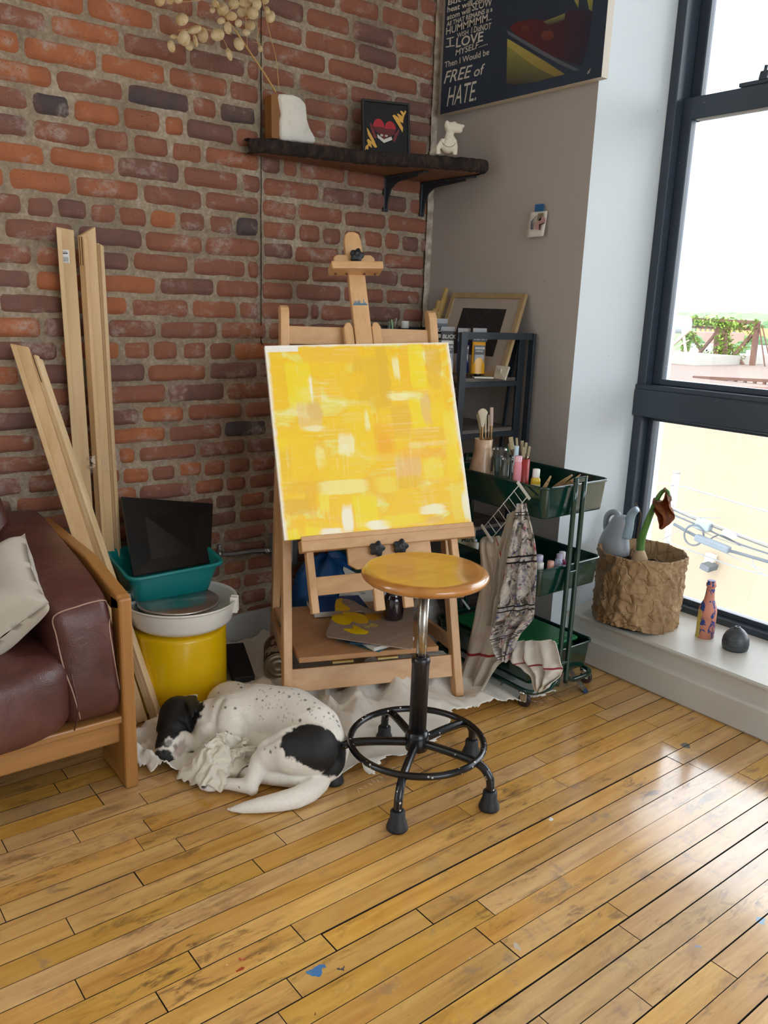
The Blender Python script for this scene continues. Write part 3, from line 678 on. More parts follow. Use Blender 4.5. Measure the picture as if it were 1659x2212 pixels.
def stool():
    cx, cy = 1.394, 1.566
    T = thing('round_stool', (cx, cy, 0), 'round wooden stool seat on a chrome post and black five footed ring base', 'stool')
    M_bk = NT('black_enamel_steel'); vv = M_bk.tex(); vo = M_bk.n('TexVoronoi', ins={'Vector': vv, 'Scale': 62.0}); f = M_bk.ramp(vo.outputs['Distance'], [(.16, 1.0), (.2, 0.0)]); f = M_bk.math('MULTIPLY', f, M_bk.ramp(M_bk.noise(vv, 9, 2), [(.5, 0.0), (.56, 1.0)]))
    M_bk = M_bk.fin(M_bk.mix(f, '#0D0E12', '#C9C6BE'), .24)
    M_rub = plain('black_rubber_foot', '#1B1C20', .55, .2)
    m = NT('varnished_stool_seat'); v = m.tex((2, 26, 26), rot=(0, 0, .95)); n = m.noise(v, 1, 7, .6, .4); n2 = m.noise(m.tex(), 7, 5, .6)
    v2 = m.n('SeparateXYZ', ins={0: m.tex(rot=(0, 0, .95))}); q = m.math('FLOOR', m.math('MULTIPLY', v2.outputs[1], 10.5)); wn = m.n('TexWhiteNoise', noise_dimensions='1D'); m.set(wn, 1, q)
    c = m.ramp(m.math('ADD', m.math('MULTIPLY', n, .65), m.math('MULTIPLY', wn.outputs[0], .25)), [(.25, '#A4672B'), (.5, '#BC8139'), (.7, '#CB944A')])
    dk = m.ramp(m.noise(m.tex((1, 1, 1), (4, 2, 1)), 60, 3, .6), [(.71, 0.0), (.74, 1.0)]); c = m.mix(m.math('MULTIPLY', dk, .8), c, '#3E2718')
    m.bump(n, .05, .001); M_seat = m.fin(c, .28, Coat_Weight=.8, Coat_Roughness=.1)
    zt = .634; R = .171
    s = MB(); prof = [(.0001, zt-.030), (R-.03, zt-.030), (R-.010, zt-.027), (R-.002, zt-.020), (R, zt-.013), (R-.003, zt-.006), (R-.012, zt-.001), (R-.020, zt+.0005), (R-.030, zt-.001), (R*.5, zt-.003), (.0001, zt-.004)]
    s.lathe(prof, 72, (cx, cy, 0), cap=False); seat = part('seat', s, M_seat, T)
    s = MB(); s.lathe([(.0001, zt-.040), (.085, zt-.040), (.085, zt-.0305), (.0001, zt-.0305)], 32, (cx, cy, 0)); part('seat_plate', s, M_bk, T)
    M_ch = NT('worn_chrome_post'); n = M_ch.noise(M_ch.tex((1, 1, .4)), 26, 5, .7); M_ch.set(M_ch.b, 'Roughness', M_ch.ramp(n, [(.4, .16), (.65, .4)])); M_ch = M_ch.fin(M_ch.ramp(n, [(.45, '#B9B4AA'), (.62, '#8B8172')]), None, Metallic=1.0)
    s = MB(); s.lathe([(.0145, .30), (.0145, zt-.04)], 28, (cx, cy, 0)); s.lathe([(.0155, zt-.062), (.0155, zt-.058)], 28, (cx, cy, 0)); part('post', s, M_ch, T)
    s = MB(); s.lathe([(.0245, .14), (.0245, .36), (.0255, .365), (.0262, .372), (.0250, .380), (.0215, .384), (.0150, .384)], 32, (cx, cy, 0)); part('sleeve', s, plain('black_plastic_sleeve', '#17171B', .3), T)
    s = MB(); s.lathe([(.020, .102), (.032, .106), (.034, .12), (.034, .145), (.029, .158), (.0245, .162)], 28, (cx, cy, 0)); part('hub', s, M_bk, T)
    ring = [(cx+.187*math.cos(2*PI*i/64), cy+.187*math.sin(2*PI*i/64), .130) for i in range(64)]
    s = MB(); s.tube(ring, .0095, 12, closed=True); part('foot_ring', s, M_bk, T)
    feet = [at(865, 1800, z=0), at(1042, 1752, z=0), at(724, 1692, z=0), at(835, 1596, z=0), at(1012, 1630, z=0)]
    a0 = math.atan2(feet[0].y-cy, feet[0].x-cx)
    for i in range(5):
        a = a0-.05+i*2*PI/5; d = V((math.cos(a), math.sin(a), 0))
        def q(r, z): return V((cx, cy, 0))+d*r+EZ*z
        s = MB(); s.tube(smooth_path([q(.02, .126), q(.10, .128), q(.170, .125), q(.205, .115), q(.225, .092), q(.230, .07), q(.230, .035)], 6), .0118, 12); leg = part('leg', s, M_bk, T)
        s = MB(); s.lathe([(.0001, 0), (.025, 0), (.0285, .004), (.0285, .010), (.026, .016), (.0235, .026), (.020, .032), (.0195, .052), (.0165, .056), (.012, .056)], 24, q(.230, 0)); part('rubber_foot', s, M_rub, leg)
stool()
# ================================================================ SOFA CORNER
M_oak = wood('oiled_oak_frame', '#B07C42', '#84531F', 'z', .8, .42, .15)
M_oakx = wood('oiled_oak_rail', '#AD7A42', '#7E5020', 'x', .8, .42, .15)
M_oaky = wood('oiled_oak_armrest', '#AB783F', '#7E5020', 'y', .8, .42, .15)
def leather():
    m = NT('brown_leather'); v = m.tex(); n = m.noise(v, 4, 5, .6, .5); g = m.n('TexVoronoi', ins={'Vector': v, 'Scale': 340.0}); w_ = m.noise(m.tex((1, 3, 1)), 7, 6, .6, 1.4)
    c = m.ramp(m.math('ADD', m.math('MULTIPLY', n, .6), m.math('MULTIPLY', w_, .4)), [(.3, '#3E211A'), (.55, '#56302A'), (.75, '#6E453A')])
    m.bump(m.math('ADD', m.math('MULTIPLY', g.outputs['Distance'], .12), m.math('MULTIPLY', w_, 1.0)), .45, .008)
    return m.fin(c, .36)
M_lea = leather()
M_stitch = plain('pale_leather_piping', '#A88A78', .7)
def cushion(name, c, size, parent, mats, puff=.035, seg=(18, 14, 14), warp=None, wr=.006, seed=0, k=6):
    """soft rounded box"""
    m = MB(); bm = bmesh.new(); bmesh.ops.create_cube(bm, size=2); bmesh.ops.subdivide_edges(bm, edges=bm.edges[:], cuts=13, use_grid_fill=True)
    sx, sy, sz = [s/2 for s in size]
    vs = []
    for v in bm.verts:
        x, y, z = v.co
        l = (abs(x)**k+abs(y)**k+abs(z)**k)**(1/k); x, y, z = x/l, y/l, z/l
        f = lambda a, b: (1-a*a)*(1-b*b)
        px = x*sx*1.02+math.copysign(puff*f(y, z), x)*(abs(x)**4); py = y*sy*1.02+math.copysign(puff*f(x, z), y)*(abs(y)**4); pz = z*sz*1.02+math.copysign(puff*f(x, y), z)*(abs(z)**4)
        p = V((px, py, pz)); nz = noise.noise_vector(p*9+V((seed, 0, 0)))*wr+noise.noise_vector(p*22+V((0, seed, 0)))*wr*.4
        p = p+nz
        if warp: p = V(warp(p))
        vs.append(V(c)+p)
    m.add(vs, [[v.index for v in f.verts] for f in bm.faces], smooth=True); bm.free()
    o = part(name, m, mats, parent); subsurf(o, 1); return o
def sofa():
    T = thing('leather_sofa', (.3, 2.2, 0), 'brown leather sofa with an oak frame at the left edge, beside the brick wall', 'sofa')
    yf = 1.985; zt = .56
    # end panel : front post, back post, sloping arm rail
    m = MB()
    m.box((.735, yf+.030, .275), (.036, .062, .55), bev=.007); part('front_post', m, M_oak, T)
    m = MB(); prof = [(yf-.001, .52), (yf+.004, .545), (yf+.018, .556), (yf+.25, .600), (2.66, .615), (2.66, .555), (yf+.25, .545), (yf+.06, .505)]
    m.prism([(y, z) for y, z in prof], 0, .036, frame((.717, 0, 0), (0, 1, 0), (0, 0, 1), (1, 0, 0))); o = part('arm_rail', m, M_oaky, T); b = o.modifiers.new('b', 'BEVEL'); b.width = .006; b.segments = 2
    m = MB(); m.box((.735, 2.63, .28), (.036, .062, .56), bev=.006); part('rear_post', m, M_oak, T)
    m = MB(); m.box((.733, yf+.10, .09), (.028, .18, .17), bev=.004); part('side_panel', m, M_oaky, T)
    m = MB(); m.box((.733, 2.33, .17), (.026, .62, .09), bev=.004); part('side_rail', m, M_oaky, T)
    m = MB(); m.box((-.20, yf+.045, .168), (1.84, .03, .076), bev=.006); part('front_rail', m, M_oakx, T)
    m = MB(); m.box((-.20, yf+.035, .206), (1.84, .05, .022), bev=.005); part('seat_ledge', m, M_oakx, T)
    m = MB(); m.box((-.20, 2.62, .25), (1.84, .03, .10), bev=.006); part('back_rail', m, M_oakx, T)
    m = MB(); m.box((-.20, 2.32, .20), (1.84, .62, .02)); part('slat_base', m, M_oakx, T)
    # cushions
    def warm(p):   # arm bolster: top slopes back a little, front face leans
        x, y, z = p
        return (x-.012*(z/.17), y+.01*z, z+(y+.32)*.17*(1 if z > 0 else .1))
    arm = cushion('arm_cushion', (.638, 2.318, .388), (.158, .64, .345), T, M_lea, .018, warp=warm, wr=.006, seed=3, k=9)
    seat = cushion('seat_cushion', (.155, 2.30, .325), (.87, .72, .225), T, M_lea, .03, wr=.008, seed=8, k=7)
    back = cushion('back_cushion', (.155, 2.53, .62), (.78, .20, .42), T, M_lea, .04, wr=.01, seed=5, k=5, warp=lambda p: (p[0], p[1]+p[2]*.22, p[2]))
    m = MB(); m.add([(0, 0, 0)]*0, []) 
    # piping round the front face of the arm cushion
    ax0, ax1, z0, z1, y = .578, .706, .222, .548, 2.004
    from mathutils.bvhtree import BVHTree
    def wrap(o, pts):
        bm = bmesh.new(); dg = bpy.context.evaluated_depsgraph_get(); bm.from_object(o, dg); bm.transform(Matrix.Translation(worldloc(o))); t = BVHTree.FromBMesh(bm); bm.free(); out = []
        for q in smooth_path([V((a, b, 0)) for a, b in pts], 5):
            d = ray(q.x, q.y).normalized(); h = t.ray_cast(CAMP, d)
            if h[0] is not None: out.append(h[0]-d*.001)
        return out
    m.tube(wrap(arm, [(176, 1562), (158, 1498), (137, 1440), (122, 1375), (116, 1332), (168, 1310), (218, 1297), (236, 1303), (240, 1325), (236, 1352), (243, 1400), (252, 1455), (262, 1510), (266, 1545)]), .0019, 6)
    part('piping', m, M_stitch, arm)
    m = MB(); m.tube(smooth_path([(.585, 1.975, .385), (.590, 1.960, .33), (.592, 1.958, .28), (.585, 1.975, .225)], 6), .002, 6); part('piping', m, M_lea, seat)
sofa()
def throw_pillow():
    M_c = NT('natural_linen'); v = M_c.tex(); n = M_c.noise(v, 260, 2); n2 = M_c.noise(v, 5, 4, .6); M_c.bump(n, .25, .001); M_c = M_c.fin(M_c.mix(n2, '#A39A8B', '#C4BBAC'), .9)
    m = MB(); N = 22
    A_ = at(54, 1152, y=2.26); B_ = at(106, 1302, y=1.955); L_ = (A_-B_).length
    b_ = (A_-B_).normalized(); w_ = V((-.30, -.04, -.30)); w_ = (w_-b_*w_.dot(b_)).normalized(); a_ = -w_
    n_ = a_.cross(b_).normalized(); n_ = n_ if n_.y < 0 else -n_
    h = L_/2; c = (A_+B_)/2+w_*h
    for sgn in (1, -1):
        def fn(u, v):
            x, y = 2*u-1, 2*v-1
            pin = 1-.10*(1-x*x)*abs(y)**3; piny = 1-.10*(1-y*y)*abs(x)**3
            th = .070*((1-x**4)*(1-y**4))**.42
            p = c+a_*(x*h*piny)+b_*(y*h*pin)+n_*(sgn*th+.006*noise.noise(V((x*3, y*3, sgn))))
            return p
        m.grid(fn, N, N)
    bmname = 'throw_pillow'
    o = solo(bmname, m, M_c, 'light grey linen throw pillow propped on the brown leather sofa', 'pillow', c-EZ*.15)
    md = o.modifiers.new('w', 'WELD'); md.merge_threshold = .002
    subsurf(o, 1)
throw_pillow()
# ---------------------------------------------------------------- stretcher bars leaning on the brick
M_pine = wood('pine_bar', '#D9B98D', '#B8925F', 'z', .8, .55)
M_pine2 = wood('pine_bar_pale', '#DEC49C', '#C29F6E', 'z', .6, .55)
def bar_thing(name, a, b, w, d, up, label, mat=None, group=None, sticker=False, slot=True, slope=.5):
    """stretcher bar from foot a to head b; w across the face, d thick; mitred forked end"""
    a = V(a); b = V(b); T = thing(name, a, label, 'wooden bar', group)
    ax = (b-a).normalized(); L = (b-a).length; side = V(up).cross(ax).normalized(); nn = ax.cross(side).normalized()
    xf = frame(a, ax, side, nn)
    m = MB()
    h = w/2
    # face outline with mitre at head; bevelled outer lip
    m.prism([(0, -h), (L-w*slope, -h), (L, h), (0, h)], 0, d*.62, xf)
    m.prism([(0, -h), (L-w*slope-.02, -h), (L-.02, -h+.012), (0, -h+.012)] if False else [(0, h-.014), (L-.01, h-.014), (L-.004, h), (0, h)], d*.62, d, xf)
    o = part('bar', m, mat or M_pine, T); bv = o.modifiers.new('b', 'BEVEL'); bv.width = .0015; bv.segments = 1
    if slot:
        m = MB()
        for q in (.18, .62): m.prism([(L-.085, -.0012), (L+.0005, -.0012), (L+.0005, .0012), (L-.085, .0012)], 0, .003, frame(a+nn*0-side*0+side*(h+.0004)+nn*d*q-side*.0028, ax, nn, side))
        part('slot', m, plain('dark_slot', '#4A3420', .9), T) if False else None
        for q in (.30, .70):
            m = MB(); m.box(xf @ V((L-.045, h+.0002, d*q)), (.085, .0014, .0028), frame((0, 0, 0), ax, side, nn).to_3x3()); part('slot', m, M_slot, T)
    if sticker:
        m = MB(); m.box(xf @ V((L-.085, .004, d*.62+.0006)), (.038, .022, .0008), xf.to_3x3(), bev=.0003); st = part('price_sticker', m, plain('sticker_white', '#E8ECEE', .5), T); st['label'] = 'white price sticker'
        m = MB()
        for i in range(9): m.box(xf @ V((L-.101+i*.0016+(i % 3)*.0004, .004, d*.62+.0013)), (.0007, .016, .0004), xf.to_3x3())
        m.box(xf @ V((L-.076, .004, d*.62+.0013)), (.004, .014, .0004), xf.to_3x3()); m.box(xf @ V((L-.071, .005, d*.62+.0013)), (.0014, .012, .0004), xf.to_3x3())
        part('sticker_print', m, plain('sticker_ink', '#3A4A5A', .6), st)
    return T, xf, L
M_slot = plain('dark_slot', '#4A3420', .9)
_t1 = at(60, 741, y=2.70); _f1 = at(325, 1560, z=0)+V((0, .02, 0))
d1 = (_t1-_f1).normalized()
toCam = V((-.55, -.82, .1))
_e = V((.040, -.012, 0))
bar_thing('stretcher_bar', _f1-_e*.55, _t1-_e*.55, .046, .036, V((-.35, -.93, 0)), 'pale stretcher bar leaning left behind the sofa arm, the left one of a pair', M_pine, 'leaning stretcher bars')
bar_thing('stretcher_bar', _f1+_e*.45-V((0, .004, 0)), _t1+_e*.45+V((-.012, -.004, -.04)), .036, .036, V((.45, -.89, 0)), 'pale stretcher bar leaning left with slotted ends, the right one of a pair', M_pine2, 'leaning stretcher bars')
_fb = at(262, 1475, z=0); _fb = at(240, 1462, z=0)
_ta = at(140, 492, y=2.715); _tb = at(190, 515, y=2.700)
bar_thing('stretcher_bar', _fb+V((-.045, .015, 0)), _ta+V((.0, .0, 0)), .050, .034, V((-.30, -.95, 0)), 'tall upright stretcher bar with a white barcode sticker near its top', M_pine2, 'leaning stretcher bars', sticker=True, slope=.15)
bar_thing('stretcher_bar', _fb+V((.0, -.015, 0)), _tb+V((-.012, -.01, .004)), .050, .036, V((.15, -.98, 0)), 'tall upright stretcher bar in the middle of the taped bundle, mitred top', M_pine, 'leaning stretcher bars', slope=-.6)
bar_thing('stretcher_bar', _fb+V((.035, -.005, 0)), _tb+V((.024, .004, -.012)), .022, .030, V((.5, -.86, 0)), 'tall thin stretcher bar on the right side of the taped bundle', M_pine2, 'leaning stretcher bars', slot=False, slope=.3)
def tape():
    m = MB(); q0 = at(233, 1005, y=2.62)
    L = (_tb-_fb).length; t = (q0.z)/(_tb.z); c = _fb.lerp(_tb, t); ax = (_tb-_fb).normalized()
    def fn(u, v):
        a = 2*PI*u; r1, r2 = .060, .034
        p = c+V((.005, -.006, 0))+V((math.copysign(abs(math.cos(a))**.35, math.cos(a))*r1, math.copysign(abs(math.sin(a))**.35, math.sin(a))*r2, 0))+ax*((v-.5)*.055)
        return p+.0012*noise.noise_vector(V((u*30, v*6, 0)))
    m.grid(fn, 60, 8, wrapu=True)
    mt = NT('clear_tape'); t_ = mt.t; t_.nodes.remove(mt.b); tr = mt.n('BsdfTransparent', ins={'Color': '#FFFFFF'}); gl = mt.n('BsdfGlossy', ins={'Color': '#FFFFFF', 'Roughness': .15}); mx = mt.n('MixShader'); mt.set(mx, 0, mt.ramp(mt.noise(mt.tex(), 90, 3), [(.5, .05), (.62, .35)])); mt.set(mx, 1, tr); mt.set(mx, 2, gl); t_.links.new(mx.outputs[0], mt.out.inputs[0])
    solo('clear_tape', m, mt.m, 'band of clear tape wrapped round the upright stretcher bar bundle', 'tape', c)
tape()
# ---------------------------------------------------------------- pottery wheel
def pottery_wheel():
    cx, cy = 1.075, 2.42
    T = thing('pottery_wheel', (cx, cy, 0), 'small pottery wheel with yellow drum, white splash pan and metal disc', 'pottery wheel')
    My = plain('glossy_yellow_plastic', '#DDB204', .22, .04); Mw = plain('white_plastic_pan', '#E4E1D8', .35, .03)
    zr = .262
    m = MB(); m.lathe([(.150, .0), (.157, .006), (.157, .02), (.153, .05), (.153, zr-.012), (.151, zr-.004), (.145, zr), (.0001, zr)], 64, (cx, cy, 0)); part('drum', m, My, T)
    # splash pan with two notches
    m = MB(); px, py = cx+.012, cy+.005
    def pan(u, v):
        a = 2*PI*u
        prof = [(.03, .268), (.125, .268), (.145, .272), (.162, .285), (.172, .320), (.176, .350), (.182, .354), (.184, .350), (.180, .344)]
        t = v*(len(prof)-1); i = min(int(t), len(prof)-2); f = t-i; r = prof[i][0]*(1-f)+prof[i+1][0]*f; z = prof[i][1]*(1-f)+prof[i+1][1]*f
        st = 1.02 if abs(math.cos(a)) > 0 else 1
        return (px+r*math.cos(a), py+r*math.sin(a), z)
    m.grid(pan, 72, 33, wrapu=True); o = part('splash_pan', m, Mw, T, fix=True); solid(o, .003)
    rd = V((_r0.x, _r0.y, 0))
    for sg in (-1, 1):
        for off in (-.011, .011):
            m = MB(); c = V((px, py, .335))+rd*sg*.175; tdir = V((-rd.y, rd.x, 0)); m.box(c+tdir*off, (.026, .009, .055), Matrix((rd, tdir, EZ)).transposed(), bev=.003); part('latch_rib', m, Mw, o)
    m = MB(); m.lathe([(.012, .262), (.012, .335)], 20, (cx, cy, 0)); part('shaft', m, plain('steel_shaft', '#77797C', .3, Metallic=1.0), T)
    mt = NT('brushed_aluminium_disc'); mt.set(mt.b, 'Anisotropic', .85); tg = mt.n('Tangent', direction_type='RADIAL', axis='Z'); mt.set(mt.b, 'Tangent', tg.outputs[0]); mt.set(mt.b, 'Metallic', 1.0); M_d = mt.fin('#C8C4BE', .3)
    m = MB(); m.lathe([(.0001, .335), (.128, .335), (.132, .338), (.132, .344), (.129, .347), (.0001, .347)], 72, (cx+.0, cy-.0, 0)); part('wheel_head', m, M_d, T)
    # foot pedal
    T2 = thing('foot_pedal', (1.32, 2.40, 0), 'black foot pedal lying on the cloth beside the yellow drum', 'foot pedal')
    Mb = plain('black_textured_plastic', '#15161A', .6, .1, .5, 160)
    a = at(505, 1395, z=.075); b = at(527, 1462, z=.048); m = MB(); m.bar(a, b, .075, .012, bev=.004, ext=.02); part('treadle', m, Mb, T2)
    m = MB(); m.bar(V((a.x, a.y, .032)), V((b.x, b.y, .032))*1, .075, .014, bev=.004); part('base_plate', m, Mb, T2)
    m = MB(); m.bar((a+b)/2-EZ*.03, (a+b)/2-EZ*.03+(b-a).normalized()*.03, .03, .03); part('pivot', m, Mb, T2)
pottery_wheel()
def tubs():
    # clear tub standing by the wall, teal tub stacked in it, dark glass panel inside
    def tub(T, x0, x1, y0, y1, z0, z1, ins, mat, lip=.012, t=.003, nm='body'):
        m = MB()
        def rr(a, b, c, d, r, n=6):
            pts = []
            for (cx, cy, s) in ((b-r, d-r, 0), (a+r, d-r, 1), (a+r, c+r, 2), (b-r, c+r, 3)):
                for k in range(n+1):
                    an = PI/2*s+PI/2*k/n; pts.append((cx+r*math.cos(an), cy+r*math.sin(an)))
            return pts
        rings = [(z0, ins+.01, .02), (z0+.004, ins, .03), (z1-.012, .0, .035), (z1-.004, -.002, .035), (z1, -lip, .04), (z1-.004, -lip-.003, .042), (z1-.012, -lip-.003, .042)]
        vs = []; L = None
        for z, i, r in rings:
            p = rr(x0+i, x1-i, y0+i, y1-i, r); L = len(p); vs += [(a, b, z) for a, b in p]
        fs = [tuple(range(L))[::-1]]
        for q in range(len(rings)-1):
            for k in range(L): fs.append((q*L+k, q*L+(k+1) % L, (q+1)*L+(k+1) % L, (q+1)*L+k))
        m.add(vs, fs, smooth=True); o = part(nm, m, mat, T); solid(o, t); return o
    Mc = NT('cloudy_clear_plastic'); Mc = Mc.fin('#C9CDCB', .3, Alpha=.55)
    T0 = thing('clear_tub', (1.03, 2.62, 0), 'cloudy clear plastic tub standing behind the pottery wheel under the teal tub', 'tub')
    tub(T0, .86, 1.15, 2.50, 2.70, .0, .345, .02, Mc, nm='body')
    T = thing('teal_tub', (1.05, 2.58, .32), 'teal plastic tub with a black panel standing inside it', 'tub')
    Mt = plain('teal_plastic', '#0F7C7C', .35, .04)
    o = tub(T, .0, .305, .0, .235, 0, .155, .035, Mt, .012)
    # tilt and place it
    c = at(275, 1250, y=2.44)
    o.location = V((0, 0, 0)); T.location = V((c.x+.018, 2.452, c.z-.150)); T.rotation_euler = (math.radians(7), math.radians(-2), math.radians(-3)); 
    me = o.data
    me.transform(Matrix.Translation(LOC[T.name]))
    # dark panel standing in the tub
    m = MB(); p0 = at(288, 1244, y=2.50); p1 = at(455, 1214, y=2.50); p2 = at(460, 1088, y=2.66); p3 = at(262, 1073, y=2.66)
    n = (p1-p0).cross(p3-p0).normalized(); n = n if n.y > 0 else -n
    q = [p0, p1, p2, p3]; m.add(q+[a+n*.008 for a in q], [(0, 1, 2, 3), (7, 6, 5, 4), (0, 4, 5, 1), (1, 5, 6, 2), (2, 6, 7, 3), (3, 7, 4, 0)], smooth=False)
    Mg = NT('black_gloss_panel'); s_ = Mg.ramp(Mg.noise(Mg.tex((2, 2, 50), rot=(0, .9, 0)), 1.5, 4), [(.68, 0.0), (.72, .2)]); Mg = Mg.fin(Mg.mix(s_, '#060709', '#3A3C40'), .3)  # pale streak in the colour stands in for a reflection
    solo('glossy_board', m, Mg, 'glossy black square panel with a faint painted reflection streak standing in the teal tub', 'panel', (p0+p1)/2)
tubs()
def outlet():
    T = thing('electrical_outlet', (1.64, 2.72, .28), 'grey metal box with a double electrical outlet on the brick wall', 'outlet')
    Mg = plain('grey_steel_box', '#8C9496', .4, .05, Metallic=.5); Mp = plain('outlet_white', '#D4D7D5', .4); Md = plain('outlet_slot', '#25282B', .6)
    c = at(618, 1190, y=2.70); m = MB(); m.box((c.x, 2.722, c.z), (.105, .05, .125), bev=.006); part('box', m, Mg, T)
    m = MB(); m.box((c.x, 2.695, c.z), (.098, .004, .118), bev=.0015); pl = part('cover_plate', m, Mg, T)
    m = MB(); m.box((c.x+.006, 2.6915, c.z), (.036, .006, .098), bev=.002); f = part('socket_face', m, Mp, T)
    for s in (-1, 1):
        for dx in (-.007, .007): m = MB(); m.box((c.x+.006+dx, 2.688, c.z+s*.022+.003), (.0022, .002, .008)); part('socket_slot', m, Md, f)
        m = MB(); m.box((c.x+.006, 2.688, c.z+s*.022-.009), (.005, .002, .005), bev=.0008); part('socket_slot', m, Md, f)
    m = MB(); m.tube([(c.x+.004, 2.693, c.z-.056), (c.x+.004, 2.69, c.z-.056)], .003, 8); part('screw', m, plain('screw_steel', '#B8BCBE', .3, Metallic=1.0), pl)
    a = at(470, 1197, y=2.725); b = at(583, 1189, y=2.725)
    T2 = thing('metal_conduit', a, 'galvanised steel conduit running along the bricks to the outlet box', 'conduit'); Mc = plain('galvanised_steel', '#A9ADAE', .32, .1, Metallic=.9)
    m = MB(); m.tube(smooth_path([a, a.lerp(b, .3)-EZ*.004, a.lerp(b, .6)+EZ*.001, b], 6), .0095, 14); part('pipe', m, Mc, T2)
    m = MB(); m.tube([b-V((.02, 0, 0)), b+V((.006, 0, 0))], .0125, 14); m.tube([b-V((.024, 0, 0)), b-V((.018, 0, 0))], .0145, 6); part('coupling', m, Mc, T2)
    m = MB(); m.tube([a, a+V((.016, 0, 0))], .012, 12); part('coupling', m, Mc, T2)
    m = MB(); s = at(474, 1185, y=2.74); m.box(s, (.012, .018, .03), bev=.003); part('strap', m, Mc, T2)
outlet()
def tin_can():
    c = at(600, 1440, z=.052); ax = V((.50, .86, 0)).normalized(); p = at(594, 1440, y=2.235)
    T = thing('tin_can', V((c.x, c.y, 0)), 'large tin can with a paper label lying on its side behind the left easel leg', 'can')
    r = .051; e0 = V((c.x-.01, c.y-.02, r+.01)); R = Matrix((V((0, 0, 1)).cross(ax), V((0, 0, 1)), -ax)).transposed() if False else frame((0, 0, 0), ax.cross(EZ), EZ, -ax).to_3x3()
    Mt = plain('dull_tin', '#A79F90', .35, .1, Metallic=.85); Ml = NT('worn_can_label'); n = Ml.noise(Ml.tex(), 30, 4); Ml = Ml.fin(Ml.ramp(n, [(.4, '#5A3A2C'), (.52, '#B8AC98'), (.6, '#8A7A68')], 'CONSTANT'), .6)
    m = MB(); m.lathe([(.0001, -.003), (.012, -.003), (.014, 0), (.020, 0), (.022, -.003), (.030, -.003), (.032, 0), (.038, 0), (.040, -.004), (r-.004, -.004), (r-.002, .004), (r, .004), (r+.001, 0), (r+.001, -.004), (r, -.006), (r-.001, -.008), (r-.001, -.17), (r+.001, -.173), (.0001, -.173)], 48, e0, rot=R, cap=False); part('can_body', m, Mt, T)
    m = MB(); m.lathe([(r+.0003, -.016), (r+.0003, -.162)], 48, e0, rot=R, cap=False); part('paper_label', m, Ml, T)
    m = MB(); xf0 = frame(e0, *[R.col[i] for i in range(3)])
    t = MB(); text_into(t, 'Romeu', Matrix.Identity(4), .040, 0, .35, .0005)
    for p in t.v:
        an = math.radians(52)-(p.y)/r; m.v.append(xf0 @ V(((r+.0008)*math.cos(an), (r+.0008)*math.sin(an), -.025-p.x)))
    m.f = t.f; m.mi = t.mi; m.sm = t.sm
    part('lettering', m, plain('label_ink', '#241812', .6), T, fix=False)
tin_can()
# ================================================================ DROP CLOTH
from mathutils.bvhtree import BVHTree
def cloth_mat(name, col='#D6D2C8', stain=True):
    m = NT(name); v = m.tex(); n = m.noise(v, 3, 5, .6); w1 = m.n('TexWave', ins={'Vector': m.tex((1, .02, 1)), 'Scale': 420.0}).outputs[0]
    b = s2l(col); c = m.mix(n, tuple(x*.86 for x in b[:3])+(1,), tuple(min(1, x*1.1) for x in b[:3])+(1,))
    if stain:
        s1 = m.math('MULTIPLY', m.ramp(m.noise(m.tex((1, 1, 1), (3, 8, 2)), 34, 4, .7, 1.5), [(.66, 0.0), (.70, 1.0)]), m.ramp(m.noise(m.tex((1, 1, 1), (1, 5, 2)), 4.5, 2), [(.55, 0.0), (.62, 1.0)]))
        c = m.mix(m.math('MULTIPLY', s1, .7), c, '#B0563A')
        s2 = m.math('MULTIPLY', m.ramp(m.noise(m.tex((1, 1, 1), (7, 1, 2)), 50, 3, .7), [(.70, 0.0), (.73, 1.0)]), m.ramp(m.noise(m.tex((1, 1, 1), (2, 2, 2)), 5, 2), [(.55, 0.0), (.6, 1.0)]))
        c = m.mix(m.math('MULTIPLY', s2, .8), c, '#4A4446')
    m.bump(m.noise(v, 300, 3), .25, .001)
    return m.fin(c, .9, Sheen_Weight=.2)
M_drop = cloth_mat('canvas_drop_cloth', '#E8E4DA')
M_muslin = cloth_mat('bunched_muslin', '#DAD2C2', False)
def inpoly(x, y, P):
    c = False; j = len(P)-1
    for i in range(len(P)):
        if (P[i][1] > y) != (P[j][1] > y) and x < (P[j][0]-P[i][0])*(y-P[i][1])/(P[j][1]-P[i][1])+P[i][0]: c = not c
        j = i
    return c
def wrinkle(x, y, a=.020, s=0):
    q = V((x, y, s)); w = noise.noise_vector(q*2.2)*.35
    x2, y2 = x+w.x, y+w.y
    u = x2*.80+y2*.60; t = -x2*.60+y2*.80
    sa = lambda v: math.sqrt(v*v+.0022)-.01
    r1 = 1-sa(noise.noise(V((t*6.5, u*1.7, 3+s))))*2.2
    r2 = 1-sa(noise.noise(V((u*7, t*3.2, 8+s))))*2.4
    r3 = 1-sa(noise.noise(V((t*22, u*9, 5+s))))*2
    return a*(max(0, r1)**2.0*.95+max(0, r2)**2.2*.45+max(0, r3)**2*.14)+.004
HC = at(345, 1632, z=.0)
